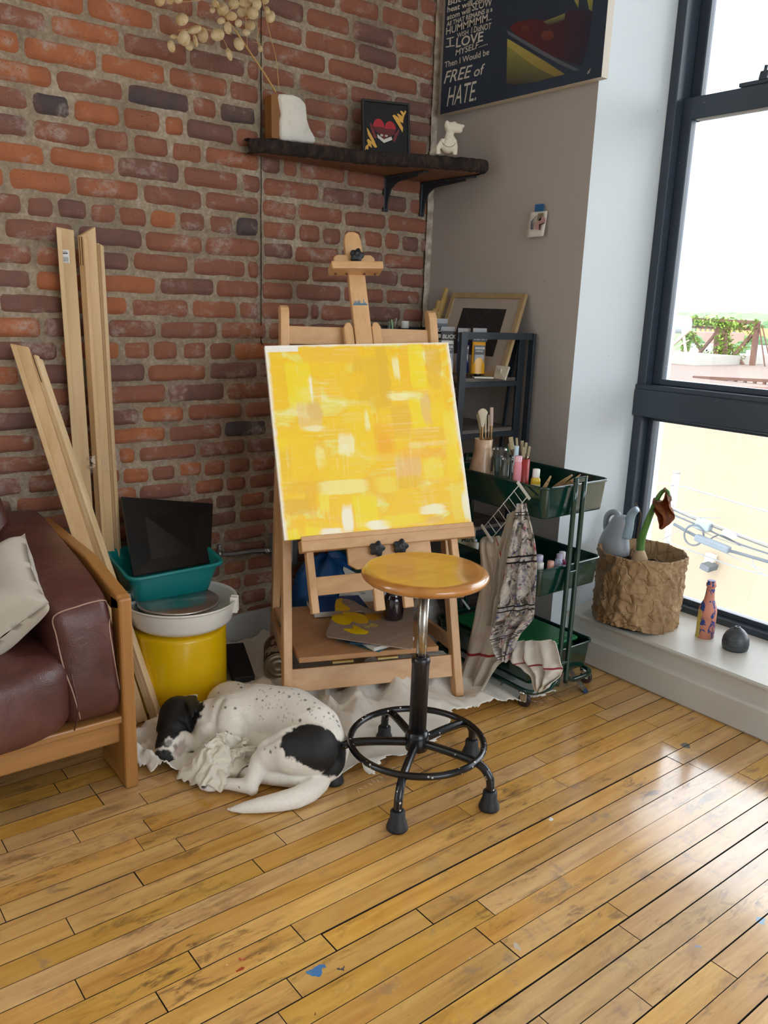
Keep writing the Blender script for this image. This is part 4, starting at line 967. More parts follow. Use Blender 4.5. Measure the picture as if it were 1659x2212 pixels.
def drop_cloth():
    P = [at(*q, z=0) for q in ((284, 1600), (290, 1655), (338, 1676), (430, 1672), (520, 1690), (640, 1700), (720, 1690), (765, 1672), (806, 1694), (830, 1660), (880, 1652), (915, 1636), (950, 1600), (978, 1572), (1015, 1546), (1060, 1540), (1100, 1522), (1125, 1528), (1195, 1512), (1172, 1486), (1120, 1446), (1060, 1400), (1000, 1390))]
    P = [(p.x, p.y) for p in P]+[(2.05, 2.72), (1.40, 2.725), (1.28, 2.70), (1.22, 2.50), (1.12, 2.25), (.95, 2.28), (.80, 2.22)]
    step = .0075; m = MB(); idx = {}
    x0, x1, y0, y1 = .7, 2.4, 1.5, 2.74
    nx = int((x1-x0)/step); ny = int((y1-y0)/step)
    hollow = [(FL, .05), (FR, .05), (at(592, 1403, z=0), .05)]+[(V((1.394+.23*math.cos(a), 1.566+.23*math.sin(a), 0)), .05) for a in [k*.314 for k in range(20)]]
    def H(x, y):
        d = 1.0
        a = .020
        f = 1.0
        # flatter beneath the dog, the wheel and easel feet
        for (c, r) in hollow[:3]: f = min(f, min(1, ((V((x, y, 0))-V((c.x, c.y, 0))).length)/.09))
        r_ = abs(math.hypot(x-1.394, y-1.566)-.23)
        if math.hypot(x-1.394, y-1.566) < .27: f = min(f, .45+min(.55, r_/.10))
        # deeper folds under the easel
        g = math.exp(-((x-1.62)**2+(y-2.05)**2)/.10); b = 1+1.3*g
        hd = math.exp(-((x-HC.x)**2+(y-HC.y)**2)/.018)
        return wrinkle(x, y, .034*b)*f+.0015+hd*(.016*max(0, 1-abs(noise.noise(V((x*19, y*13, 4))))*3)**1.5+.010*max(0, 1-abs(noise.noise(V((x*41, y*30, 2))))*3)+.006)
    for j in range(ny):
        for i in range(nx):
            cx, cy = x0+(i+.5)*step, y0+(j+.5)*step
            jx = cx+.012*noise.noise(V((cx*30, cy*30, 1))); jy = cy+.012*noise.noise(V((cx*30, cy*30, 7)))
            if not inpoly(jx, jy, P): continue
            q = []
            for (a, b) in ((i, j), (i+1, j), (i+1, j+1), (i, j+1)):
                if (a, b) not in idx:
                    x, y = x0+a*step, y0+b*step
                    idx[(a, b)] = len(m.v); m.v.append(V((x+.004*noise.noise(V((x*50, y*50, 3))), y+.004*noise.noise(V((x*50, y*50, 4))), H(x, y))))
                q.append(idx[(a, b)])
            m.f.append(tuple(q)); m.mi.append(0); m.sm.append(True)
    T = thing('drop_cloth', (1.5, 2.1, 0), 'large off white canvas drop cloth crumpled on the floor under easel and dog', 'drop cloth')
    o = part('sheet', m, M_drop, T, fix=False); sd = solid(o, .0022); 
    # torn flaps and frayed edge in front of the stool
    random.seed(9); m = MB()
    for (px, py) in [(806+8*i, 1690-5*i) for i in range(-4, 8)]+[(1120+10*i, 1521-1.2*i) for i in range(8)]:
        p = at(px+random.uniform(-3, 3), py+random.uniform(-4, 2), z=.004); d = V((random.uniform(-.6, .6), -1, 0)).normalized()
        m.tube([p-d*.006, p+d*random.uniform(.006, .014)+EZ*.002], [.0009, .0004], 5)
    f = part('frayed_threads', m, M_drop, T); f['kind'] = 'stuff'
    return T
T_drop = drop_cloth()
def crumple(name, parent, outline_fn, n, hgt, seed, mat=M_muslin, fr=9.0, nu=70, nv=70, thick=.0016, c=(0, 0, 0)):
    """mound of bunched cloth: radial sheet with sharp folds and a tucked edge"""
    m = MB(); c = V(c)
    def fn(u, v):
        a = 2*PI*u; r = outline_fn(a); p = V((math.cos(a)*r.x*v, math.sin(a)*r.y*v, 0)); q = c+p
        w = noise.noise_vector(q*3.5+V((seed, 0, 0)))*.12; s = q+w
        k = 1-abs(noise.noise(V((a*1.7+seed, v*1.2, seed))))*2.3; k2 = 1-abs(noise.noise(s*fr*1.0+V((0, 0, seed))))*2.2; k3 = 1-abs(noise.noise(s*fr*2.7+V((3, 0, seed))))*2.0
        env = (1-v**2.4)**.6
        z = hgt*env*(.50+.30*max(0, k)+.35*max(0, k2)+.12*max(0, k3))
        ed = v**3*.018*noise.noise(V((a*6, seed, 0)))
        return (q.x+ed+.010*k2*env, q.y+ed+.010*k*env, max(.003, z+.004))
    m.grid(fn, nu, nv, wrapu=True)
    o = part(name, m, mat, parent, fix=False); solid(o, thick); return o
# ================================================================ DOG
def capsule(m, a, b, ra, rb, n=20, k=7):
    a = V(a); b = V(b); d = b-a; L = d.length
    if L < 1e-6: d = V((0, 0, 1)); 
    d.normalize(); ref = V((0, 0, 1)) if abs(d.z) < .9 else V((1, 0, 0)); x = d.cross(ref).normalized(); y = d.cross(x)
    prof = [(ra*math.sin(PI/2*i/k), -ra*math.cos(PI/2*i/k)) for i in range(k+1)]+[(rb*math.cos(PI/2*i/k), L+rb*math.sin(PI/2*i/k)) for i in range(k+1)]
    vs = []; 
    for r, z in prof[1:-1]:
        for q in range(n): an = 2*PI*q/n; vs.append(a+x*r*math.cos(an)+y*r*math.sin(an)+d*z)
    N = len(prof)-2; fs = [(i*n+q, i*n+(q+1) % n, (i+1)*n+(q+1) % n, (i+1)*n+q) for i in range(N-1) for q in range(n)]
    o = len(vs); vs += [a-d*ra, b+d*rb]
    fs += [(o, (q+1) % n, q) for q in range(n)]+[(o+1, (N-1)*n+q, (N-1)*n+(q+1) % n) for q in range(n)]
    m.add(vs, fs, smooth=True)
def ellip(m, c, rx, ry, rz, rot=None, n=24):
    c = V(c); R = rot if rot else Matrix.Identity(3)
    k = n//2; vs = []
    for i in range(1, k):
        t = PI*i/k
        for q in range(n):
            a = 2*PI*q/n; vs.append(c+R @ V((rx*math.sin(t)*math.cos(a), ry*math.sin(t)*math.sin(a), rz*math.cos(t))))
    fs = [(i*n+q, i*n+(q+1) % n, (i+1)*n+(q+1) % n, (i+1)*n+q) for i in range(k-2) for q in range(n)]
    o = len(vs); vs += [c+R @ V((0, 0, rz)), c-R @ V((0, 0, rz))]
    fs += [(o, (q+1) % n, q) for q in range(n)]+[(o+1, (k-2)*n+q, (k-2)*n+(q+1) % n) for q in range(n)]
    m.add(vs, fs, smooth=True)
def bake(m, voxel, smooth_it, fac=.5):
    me = m.mesh('tmp', M_drop); fixn(me); ob = bpy.data.objects.new('tmp', me); COL.objects.link(ob)
    r = ob.modifiers.new('r', 'REMESH'); r.mode = 'VOXEL'; r.voxel_size = voxel; r.use_smooth_shade = True
    s = ob.modifiers.new('s', 'SMOOTH'); s.iterations = smooth_it; s.factor = fac
    dg = bpy.context.evaluated_depsgraph_get(); ev = ob.evaluated_get(dg); out = bpy.data.meshes.new_from_object(ev)
    bpy.data.objects.remove(ob); bpy.data.meshes.remove(me); return out
def dog():
    P = lambda px, py, z: at(px, py, z=z)
    m = MB()
    chain = lambda pts: [capsule(m, a[0], b[0], a[1], b[1]) for a, b in zip(pts, pts[1:])]
    # trunk, from the neck to the rump
    chain([(P(432, 1556, .080), .050), (P(462, 1556, .088), .066), (P(505, 1556, .095), .086), (P(560, 1547, .098), .096), (P(625, 1556, .100), .098), (P(672, 1585, .096), .092), (P(694, 1618, .082), .080)])
    ellip(m, P(600, 1590, .055), .13, .10, .055)            # belly resting on the floor
    ellip(m, P(500, 1515, .06), .08, .08, .06)
    # shoulder and fore leg, tucked under the cloth
    chain([(P(488, 1560, .100), .056), (P(500, 1588, .080), .043), (P(485, 1604, .062), .034), (P(462, 1630, .035), .022), (P(445, 1650, .026), .019)])
    chain([(P(455, 1585, .07), .050), (P(440, 1605, .045), .036)])
    # thigh, shin, foot of the upper hind leg
    chain([(P(676, 1618, .118), .070), (P(634, 1620, .118), .066), (P(590, 1628, .098), .048), (P(566, 1646, .075), .034), (P(552, 1672, .050), .0265), (P(541, 1694, .032), .0225), (P(532, 1697, .027), .021), (P(500, 1694, .024), .0165), (P(466, 1691, .023), .0165), (P(447, 1690, .023), .020)])
    ellip(m, P(545, 1704, .024), .017, .017, .02)
    # toes
    for (px, py, z, r) in ((436, 1684, .030, .0115), (433, 1691, .022, .0115), (438, 1699, .016, .0115), (448, 1703, .014, .011)):
        capsule(m, P(px+14, py-1, z), P(px, py, z), r, r*.92)
    # lower hind leg
    chain([(P(690, 1650, .055), .055), (P(640, 1668, .045), .044), (P(592, 1672, .036), .032), (P(560, 1676, .026), .022), (P(525, 1668, .022), .018), (P(490, 1667, .020), .0165)])
    chain([(P(705, 1650, .060), .060), (P(712, 1660, .04), .038)])
    # tail
    tl = [(P(704, 1652, .050), 0.0316), (P(700, 1668, .040), 0.0294), (P(688, 1692, .030), 0.0293), (P(668, 1710, .025), 0.0300), (P(640, 1724, .022), 0.0290), (P(600, 1734, .019), 0.0264), (P(560, 1741, .016), 0.0220), (P(525, 1746, .012), 0.0155), (P(503, 1748, .008), 0.0085), (P(492, 1748, .005), 0.0043)]
    chain(tl)
    # head
    sk = P(386, 1546, .082); nz = P(356, 1626, .040)
    chain([(P(432, 1556, .080), .050), (P(402, 1545, .083), .055)])
    ax = (nz-sk).normalized()
    chain([(sk, .060), (sk.lerp(nz, .38), .051), (sk.lerp(nz, .55), .040), (sk.lerp(nz, .80), .036), (nz, .030)])
    ellip(m, P(392, 1604, .048), .040, .030, .034)           # cheek
    chain([(P(404, 1606, .044), .026), (P(378, 1630, .028), .019), (P(364, 1637, .024), .0165)])   # lower jaw
    # ear flap
    e0 = P(402, 1506, .126); e1 = P(423, 1502, .115); e2 = P(415, 1547, .135)
    vs = []
    N = 10
    for i in range(N+1):
        t = i/N
        a = e0.lerp(e2, t); b = e1.lerp(e2, t**.9); 
        w = (1-t)**.75
        c = a.lerp(b, .5); h = (b-a)*.5*(1.05 if t < .6 else 1.0)
        bulge = (CAMP-c).normalized()*(.012*math.sin(PI*min(1, t*1.1)))
        vs.append((c-h+bulge, c+h+bulge))
    for (a, b), (c, d) in zip(vs, vs[1:]):
        capsule(m, a, c, .0060, .0060, 10, 4); capsule(m, b, d, .0060, .0060, 10, 4); capsule(m, (a+b)/2, (c+d)/2, .0066, .0066, 10, 4); capsule(m, a.lerp(b, .25), c.lerp(d, .25), .0062, .0062, 10, 4); capsule(m, a.lerp(b, .75), c.lerp(d, .75), .0062, .0062, 10, 4)
    me = bake(m, .0042, 7, .5)
    # keep everything on or above the floor
    for v in me.vertices:
        if v.co.z < .0045: v.co.z = .0045
        n = v.co*1.0
        v.co += V((0, 0, 1))*.0015*noise.noise(n*14)
    bm = bmesh.new(); bm.from_mesh(me); bm.verts.ensure_lookup_table(); tree = BVHTree.FromBMesh(bm)
    def hit(px, py):
        d = ray(px, py).normalized(); h = tree.ray_cast(CAMP, d); return h[0] if h[0] is not None else at(px, py, z=.1)
    # carve: eye slit, mouth line, nostril, flank crease
    def carve(pts, w, dep):
        pts = smooth_path([hit(*p) for p in pts], 6)
        for v in bm.verts:
            dm = min((v.co-p).length for p in pts)
            if dm < w*2.5: v.co -= v.normal*dep*math.exp(-(dm/w)**2)
    carve([(403, 1586), (402, 1600), (392, 1612), (380, 1626), (366, 1634)], .005, .0055)   # lip line
    carve([(388, 1553), (396, 1560), (403, 1560)], .004, .003)       # closed eye
    carve([(349, 1622), (352, 1628)], .004, .004)
    carve([(553, 1622), (580, 1602), (612, 1582), (640, 1572)], .010, .008)
    carve([(478, 1512), (466, 1540), (462, 1566)], .012, .007)
    carve([(534, 1600), (532, 1570), (520, 1548)], .010, .006)
    carve([(437, 1684), (446, 1686)], .003, .003); carve([(435, 1692), (446, 1694)], .003, .003)
    bm.normal_update()
    # fur colours
    WH = s2l('#EAE5DA')[:3]; BL = s2l('#08090B')[:3]; GR = s2l('#4A4543')[:3]; PK = s2l('#9B7F76')[:3]; CR = s2l('#CDBFAE')[:3]
    H = {k: hit(*k) for k in ((378, 1535), (398, 1515), (352, 1590), (412, 1530), (372, 1600), (390, 1598), (355, 1628), (665, 1600), (700, 1620), (640, 1602), (728, 1640), (715, 1600), (690, 1575), (376, 1612), (393, 1612), (436, 1692), (434, 1686))}
    blk = [(hit(415, 1538), .030), (hit(418, 1508), .030), (hit(404, 1500), .03), (H[(378, 1535)], .082), (H[(398, 1515)], .045), (H[(352, 1590)], .042), (H[(412, 1530)], .037), (H[(412, 1530)]+V((.0, .05, .0)), .045)]
    # hip patch
    bh = [(H[(665, 1600)], .062), (H[(700, 1620)], .060), (H[(640, 1602)], .047), (H[(728, 1640)], .050), (H[(715, 1600)], .038), (H[(690, 1575)], .020)]
    wht = [(hit(407, 1600), .030), (hit(388, 1612), .028), (hit(366, 1602), .013), (hit(424, 1585), .020)]
    nose_ = H[(355, 1628)]
    spots = [(487, 1528, 4), (508, 1530, 4), (555, 1510, 3), (567, 1513, 3), (576, 1504, 3), (521, 1485, 5), (515, 1478, 4), (500, 1497, 3), (535, 1478, 3), (603, 1495, 4), (612, 1497, 3), (625, 1505, 4), (645, 1500, 4), (660, 1512, 5), (667, 1532, 6), (680, 1518, 4), (690, 1530, 4), (648, 1556, 5), (540, 1525, 2), (608, 1528, 2), (490, 1582, 4), (498, 1586, 3), (460, 1526, 3), (440, 1516, 3), (427, 1504, 2), (572, 1618, 3), (584, 1624, 4), (595, 1615, 3), (720, 1548, 4), (728, 1558, 6), (732, 1568, 5), (710, 1540, 4), (472, 1497, 3), (450, 1500, 2), (560, 1490, 2), (585, 1488, 3), (700, 1548, 3), (655, 1490, 3), (672, 1500, 3), (630, 1488, 3), (516, 1700, 2)]
    sp = [(hit(a, b), r*.00085) for a, b, r in spots]
    random.seed(4)
    back = [(hit(random.uniform(560, 735), random.uniform(1478, 1560)), random.uniform(.0010, .0030)) for _ in range(90)]
    sp2 = [(hit(*k), r) for k, r in (((366, 1603), .010), ((378, 1612), .009), ((352, 1608), .009))]
    me2 = bpy.data.meshes.new('dog'); bm.to_mesh(me2)
    cols = []
    sphs = H[(378, 1535)]
    for v in me2.vertices:
        p = v.co; n = noise.fractal(p*34, .7, 2.1, 4)*.008+noise.fractal(p*120, .8, 2, 2)*.0025
        c = V(WH); tone = .5+.5*noise.noise(p*7); c = c.lerp(V(CR), .35*tone)
        dB = min((p-q).length-r for q, r in bh)+n
        dH = min((p-q).length-r for q, r in blk)+n
        dW = min((p-q).length-r for q, r in wht)+n
        k = max(0, min(1, .5-dB/.004)); k2 = max(0, min(1, .5-dH/.004))*max(0, min(1, .5+dW/.004))
        k = max(k, k2)
        ds = min((p-q).length/(r) for q, r in sp)
        if ds < 1.5: k = max(k, max(0, min(1, (1.35-ds)*2.2))*.85)
        db = min((p-q).length/(r) for q, r in back)
        if db < 1.5: k = max(k, max(0, min(1, (1.3-db)*2))*.5)
        c = c.lerp(V(BL), k)
        g = min((p-q).length-r for q, r in sp2)+n
        c = c.lerp(V(GR), max(0, min(1, .5-g/.005))*.75)
        dn = max(.010-(p-nz).dot(ax), (p-nz).length-.05)+n*.5; c = c.lerp(V((.012, .011, .012)), max(0, min(1, .5-dn/.004)))
        dm = min((p-H[(393, 1612)]).length-.016, (p-H[(376, 1612)]-V((.012, -.01, -.015))).length-.016)+n; c = c.lerp(V(PK), max(0, min(1, .5-dm/.008))*.6)
        pd = min((p-H[(434, 1686)]).length, (p-H[(436, 1692)]-V((.004, -.004, -.006))).length)-.009+n*.3; c = c.lerp(V((.05, .035, .035)), max(0, min(1, .5-pd/.004)))
        cols.append((c.x, c.y, c.z, 1))
    ca = me2.color_attributes.new('fur', 'FLOAT_COLOR', 'POINT'); ca.data.foreach_set('color', [a for c in cols for a in c])
    mt = NT('short_dog_fur'); at_ = mt.n('Attribute', attribute_name='fur'); v = mt.tex((1, 1, 1)); nn = mt.noise(mt.tex((90, 260, 160), rot=(0, 0, .9)), 1, 4, .7, .6); n4 = mt.noise(v, 420, 2)
    mt.bump(mt.math('ADD', nn, mt.math('MULTIPLY', n4, .4)), .35, .0025)
    hsv = mt.n('HueSaturation', ins={'Value': mt.math('MULTIPLY_ADD', nn, .35, .82), 'Color': at_.outputs['Color']})
    M = mt.fin(hsv.outputs[0], .62)
    me2.materials.append(M)
    for p in me2.polygons: p.use_smooth = True
    org = V((1.15, 2.1, 0)); me2.transform(Matrix.Translation(-org))
    o = bpy.data.objects.new('dog', me2); COL.objects.link(o); o.location = org; LOC[o.name] = org
    tag(o, 'white short haired dog with black head and hip patch sleeping curled up', 'dog')
    bm.free(); bpy.data.meshes.remove(me)
    return o
DOGOBJ = dog()
def sim_cloth(name, parent, c, sx, sy, comp, hgt, seed, res=46, frames=22, bend=2.0, colliders=(), mat=M_muslin, thick=.0014, rot=0.0):
    """loose cloth: starts gathered up, settles over what lies beneath it"""
    m = MB(); N = res; c = V(c); rest = []
    cr, sr = math.cos(rot), math.sin(rot)
    for j in range(N):
        for i in range(N):
            u, v = i/(N-1)-.5, j/(N-1)-.5
            q = V((u*sx/comp, v*sy/comp, 0)); rest.append(q)
            w = noise.noise_vector(V((u*5, v*5, seed)))
            x, y = u*sx+.02*w.x, v*sy+.02*w.y
            z = hgt*(.35+.65*max(0, 1-(2*u)**2)*max(0, 1-(2*v)**2))+.025*w.z+.012*noise.noise(V((u*14, v*14, seed+4)))
            m.v.append(V((c.x+x*cr-y*sr, c.y+x*sr+y*cr, c.z+z)))
    for j in range(N-1):
        for i in range(N-1): m.f.append((j*N+i, j*N+i+1, (j+1)*N+i+1, (j+1)*N+i)); m.mi.append(0); m.sm.append(True)
    me = m.mesh('tmpcloth', mat); ob = bpy.data.objects.new('tmpcloth', me); COL.objects.link(ob)
    ob.shape_key_add(name='Basis'); k = ob.shape_key_add(name='Rest')
    for i, q in enumerate(rest): k.data[i].co = q
    k.value = 0
    md = ob.modifiers.new('cl', 'CLOTH'); st = md.settings; st.quality = 4; st.mass = .15; st.tension_stiffness = 12; st.compression_stiffness = 12; st.shear_stiffness = 6; st.bending_stiffness = bend; st.air_damping = 2.0
    st.rest_shape_key = k
    md.collision_settings.distance_min = .003; md.collision_settings.collision_quality = 2
    md.point_cache.frame_start = 1; md.point_cache.frame_end = frames
    fm = MB(); fm.box((c.x, c.y, -.02), (2, 2, .046)); fo = bpy.data.objects.new('tmpfloor', fm.mesh('tmpfloor', mat)); COL.objects.link(fo)
    tmp = []
    prox = []
    for o in colliders:
        q = o.copy(); q.data = o.data.copy(); COL.objects.link(q); dm = q.modifiers.new('d', 'DECIMATE'); dm.ratio = .05
        dg = bpy.context.evaluated_depsgraph_get(); nm = bpy.data.meshes.new_from_object(q.evaluated_get(dg)); q.modifiers.clear(); q.data = nm; prox.append(q)
    for o in [fo]+prox:
        mm = o.modifiers.new('col', 'COLLISION'); tmp.append((o, mm)); o.collision.thickness_outer = .004; o.collision.cloth_friction = 20; o.collision.damping = .6
    for f in range(1, frames+1): S.frame_set(f)
    dg = bpy.context.evaluated_depsgraph_get(); out = bpy.data.meshes.new_from_object(ob.evaluated_get(dg))
    S.frame_set(1)
    for o, mm in tmp: o.modifiers.remove(mm)
    bpy.data.objects.remove(fo); bpy.data.objects.remove(ob)
    for q in prox: bpy.data.objects.remove(q)
    off = worldloc(parent); out.transform(Matrix.Translation(-off)); o = bpy.data.objects.new(name, out); COL.objects.link(o); o.parent = parent; LOC[o.name] = off
    for p in out.polygons: p.use_smooth = True
    subsurf(o, 1); solid(o, thick); return o
c2 = at(470, 1664, z=.01); sim_cloth('bunched_fold', T_drop, (c2.x, c2.y, .012), .20, .16, .46, .135, 12, colliders=(DOGOBJ,), rot=.4, frames=11, bend=1.5)
c3 = at(528, 1668, z=.01); sim_cloth('bunched_fold', T_drop, (c3.x, c3.y+.01, .015), .23, .11, .50, .095, 21, colliders=(DOGOBJ,), rot=-.5, frames=11, bend=1.5)
# ================================================================ LIVE EDGE SHELF
def shelf():
    T = thing('live_edge_shelf', (1.95, 2.75, 1.81), 'thick live edge wooden shelf with dark bark fixed high on the brick wall', 'shelf')
    front = smooth_path([(1.512, 2.742, 0), (1.508, 2.69, 0), (1.545, 2.648, 0), (1.70, 2.612, 0), (1.80, 2.588, 0), (1.885, 2.565, 0), (1.99, 2.512, 0), (2.09, 2.452, 0), (2.20, 2.400, 0), (2.275, 2.368, 0), (2.305, 2.372, 0), (2.325, 2.41, 0), (2.345, 2.52, 0), (2.362, 2.742, 0)], 10)
    Mw = wood('shelf_wood', '#8A6040', '#5C3A22', 'x', .6, .6)
    Mb = NT('rough_bark'); v = Mb.tex((1, 1, .5)); vo = Mb.n('TexVoronoi', ins={'Vector': Mb.tex((1, 1, .45)), 'Scale': 55.0}); n = Mb.noise(v, 40, 6, .75, .6)
    Mb.bump(Mb.math('ADD', vo.outputs['Distance'], n), 1.0, .012); Mb = Mb.fin(Mb.ramp(n, [(.35, '#120D0B'), (.5, '#2A211C'), (.66, '#4A3830'), (.75, '#6A4A38')]), .95)
    n_ = len(front); m = MB()
    top = [V((p.x, p.y, 1.849)) for p in front]; bot = [V((p.x, p.y, 1.808)) for p in front]
    ins = [p+(V((2.0, 2.75, p.z))-p).normalized()*.006 for p in top]; inb = [p+(V((2.0, 2.75, p.z))-p).normalized()*.014 for p in bot]
    m.add(ins+inb, [tuple(range(n_)), tuple(range(n_, 2*n_))[::-1], (0, n_, 2*n_-1, n_-1)], smooth=False)
    part('board', m, Mw, T)
    m = MB()
    def fn(u, v):
        i = min(int(u*(n_-1)), n_-2); f = u*(n_-1)-i; p = front[i].lerp(front[i+1], f); d = (front[i+1]-front[i]).normalized(); out = V((d.y, -d.x, 0)); 
        if out.y > 0 and p.x < 2.3: out = -out
        z = 1.853-.048*v; b = math.sin(PI*v)
        q = V((p.x, p.y, z)); rr = noise.fractal(V((p.x*45, p.y*45, z*30)), .8, 2.1, 4)
        e = out*(.004+.010*b+.006*rr)-(V((0, 0, 0)) if 0 < v < 1 else out*.016)
        return q+e+EZ*(.003*noise.noise(q*60))
    m.grid(fn, 420, 12); part('bark_edge', m, Mb, T, fix=False)
    Mi = plain('dark_iron_bracket', '#33383F', .45, .1, Metallic=.3)
    for (px, x, yf) in ((835, 2.131, 2.50), (912, 2.322, 2.44)):
        B = thing('shelf_bracket', (x, 2.75, 1.69), 'dark iron bracket under the bark shelf, %s' % ('the left of the two' if x < 2.2 else 'the right one next to the painted wall'), 'bracket', 'shelf brackets')
        m = MB(); m.box((x, 2.741, 1.742), (.022, .010, .132), bev=.002); m.box((x, (2.745+yf)/2, 1.803), (.022, 2.745-yf, .008), bev=.002); part('arm', m, Mi, B)
        m = MB(); pts = [V((x, 2.735, 1.69+.0)), V((x, 2.728, 1.73)), V((x, 2.71, 1.765)), V((x, 2.67, 1.787)), V((x, yf+.05, 1.797))]
        for a, b in zip(pts, pts[1:]): m.bar(a, b, .006, .012, up=(0, 1, 0))
        m.add([(x-.002, 2.737, 1.70), (x-.002, 2.737, 1.80), (x-.002, yf+.05, 1.80), (x-.002, 2.70, 1.775), (x-.002, 2.726, 1.735)], [(0, 1, 2, 3, 4)]); part('brace', m, Mi, B, fix=False)
        m = MB(); m.lathe([(.0001, 0), (.004, 0), (.003, -.003), (.0001, -.004)], 10, (x, 2.736, 1.693), rot=(-PI/2, 0, 0)); part('screw', m, plain('screw_black', '#101114', .5), B)
shelf()
def stone():
    T = thing('stone_slab_vase', (1.63, 2.66, 1.852), 'rough white stone slab vase with a brown wooden side on the left end of shelf', 'vase')
    yb = 2.665
    prof = [at(*q, y=2.665) for q in ((604, 202), (637, 206), (654, 216), (661, 232), (664, 258), (672, 283), (680, 309), (640, 306), (610, 303), (606, 270), (607, 240), (603, 216))]
    m = MB(); N = len(prof); d = .035
    ring = smooth_path(prof+[prof[0]], 5)[:-1]; c = sum(ring, V((0, 0, 0)))/len(ring)
    rings = []
    for (s, dy) in ((.90, -.006), (.97, -.002), (1, .006), (1, d-.006), (.96, d)):
        rings.append([c+(p-c)*s+V((0, dy, 0))+.004*noise.noise_vector(p*40+V((0, dy*20, 0))) for p in ring])
    vs = [p for r in rings for p in r]; L = len(ring)
    fs = [tuple(range(L))[::-1], tuple(range(4*L, 5*L))]+[(a*L+k, a*L+(k+1) % L, (a+1)*L+(k+1) % L, (a+1)*L+k) for a in range(4) for k in range(L)]
    m.add(vs, fs, smooth=True)
    mm = NT('rough_white_stone'); n = mm.noise(mm.tex(), 30, 6, .7); n2 = mm.noise(mm.tex(), 12, 6, .75, 1); mm.bump(mm.math('ADD', n, n2), .9, .008); mm = mm.fin(mm.mix(mm.ramp(n2, [(.54, 0.0), (.66, .6)]), '#E6E3D8', '#9A9284'), .85)
    part('stone_face', m, mm, T)
    m = MB(); q = [at(*p, y=2.672) for p in ((586, 204), (605, 202), (608, 300), (587, 298))]; o_ = [p+V((0, .045, 0)) for p in q]
    m.add(q+o_, [(3, 2, 1, 0), (4, 5, 6, 7), (0, 1, 5, 4), (1, 2, 6, 5), (2, 3, 7, 6), (3, 0, 4, 7)], smooth=False); part('wooden_side', m, wood('honey_wood', '#8A5A22', '#5A3512', 'z', 1, .45), T)
    # dried honesty
    D = thing('dried_honesty_branch', at(598, 200, y=2.69), 'dried branch with pale papery seed discs rising from the white stone vase', 'dried flowers')
    Ms = plain('straw_stem', '#C7A265', .6, .15)
    Md = NT('papery_seed_disc'); n = Md.noise(Md.tex(), 60, 3); vn = Md.n('BsdfTranslucent', ins={'Color': '#E8D2A0'}); c = Md.ramp(n, [(.35, '#D9BE8A'), (.6, '#EADBB4')]); Md.set(Md.b, 'Base Color', c); Md.set(Md.b, 'Roughness', .45)
    mx = Md.n('MixShader', ins={0: .35}); Md.set(mx, 1, Md.b.outputs[0]); Md.set(mx, 2, vn.outputs[0]); Md.t.links.new(mx.outputs[0], Md.out.inputs[0]); Md.bump(Md.noise(Md.tex(), 130, 2), .4, .002); Md = Md.m
    A = lambda px, py, y=2.62: at(px, py, y=y)
    m = MB(); random.seed(12)
    m.tube(smooth_path([A(596, 200, 2.69), A(575, 165, 2.67), (A(535, 105, 2.63)), A(510, 68, 2.61), A(482, 30, 2.60), A(455, -15, 2.58), A(430, -60, 2.57)], 6), [.0032]*8+[.0026]*10+[.0018]*19, 7)
    m.tube(smooth_path([A(603, 198, 2.70), A(597, 130, 2.69), A(586, 85, 2.67), A(573, 30, 2.65), A(562, -30, 2.63)], 5), .0011, 6)
    for pts in ([(535, 105), (532, 60), (530, 10), (525, -30)], [(500, 75), (470, 68), (440, 64), (410, 62), (385, 66)], [(440, 64), (420, 45), (405, 40)], [(410, 62), (390, 90)], [(560, 60), (556, 90), (568, 110)], [(470, 68), (488, 95), (492, 118)], [(530, 40), (548, 38), (556, 60)], [(455, -5), (420, 2), (370, 4), (340, -6)], [(485, 35), (505, 15), (530, 5), (545, -10)], [(420, 80), (424, 105)], [(565, 95), (548, 90)]):
        m.tube(smooth_path([A(a, b, 2.61) for a, b in pts], 4), .0009, 5)
    part('stem', m, Ms, D)
    discs = [(393, 42, 14, 14), (395, 80, 11, 16), (420, 64, 16, 9), (438, 76, 12, 17), (470, 75, 15, 14), (480, 20, 14, 14), (492, 60, 8, 14), (495, 117, 6, 15), (516, 95, 11, 15), (545, 28, 13, 15), (584, 36, 11, 14), (515, 50, 8, 9), (525, 20, 12, 18), (505, 8, 12, 12), (530, 5, 14, 12), (345, 2, 11, 12), (368, 2, 7, 8), (385, 0, 10, 8), (400, 85, 11, 15), (409, 98, 9, 12), (370, 100, 8, 14), (376, 80, 9, 6), (478, 45, 9, 8), (540, 55, 12, 12), (555, 10, 10, 14), (465, 8, 8, 8), (548, -2, 14, 10), (573, 0, 8, 10), (577, 22, 6, 10), (422, 88, 5, 14), (500, 35, 12, 10), (532, 70, 9, 8), (562, 105, 5, 8), (459, 22, 6, 7)]
    tocam = (CAMP-A(470, 50)).normalized(); rx = _r; ry = _u
    for i, (px, py, a, b) in enumerate(discs):
        m = MB(); c = A(px, py, 2.57+random.random()*.09); s = (c-CAMP).dot(_f)/FPX; an = random.uniform(-.9, .9); tl = random.uniform(-.5, .5)
        N = 18; vs = [c+tocam*.0015]; 
        for k in range(N):
            t = 2*PI*k/N; x = a*s*math.cos(t); y = b*s*math.sin(t); q = rx*(x*math.cos(an*.5)-y*math.sin(an*.5))+ry*(x*math.sin(an*.5)+y*math.cos(an*.5))+tocam*(x*tl*.7+.0025*math.cos(2*t)); vs.append(c+q)
        m.add(vs, [(0, 1+k, 1+(k+1) % N) for k in range(N)], smooth=True); o = part('seed_disc', m, Md, D, fix=False); solid(o, .0004)
stone()
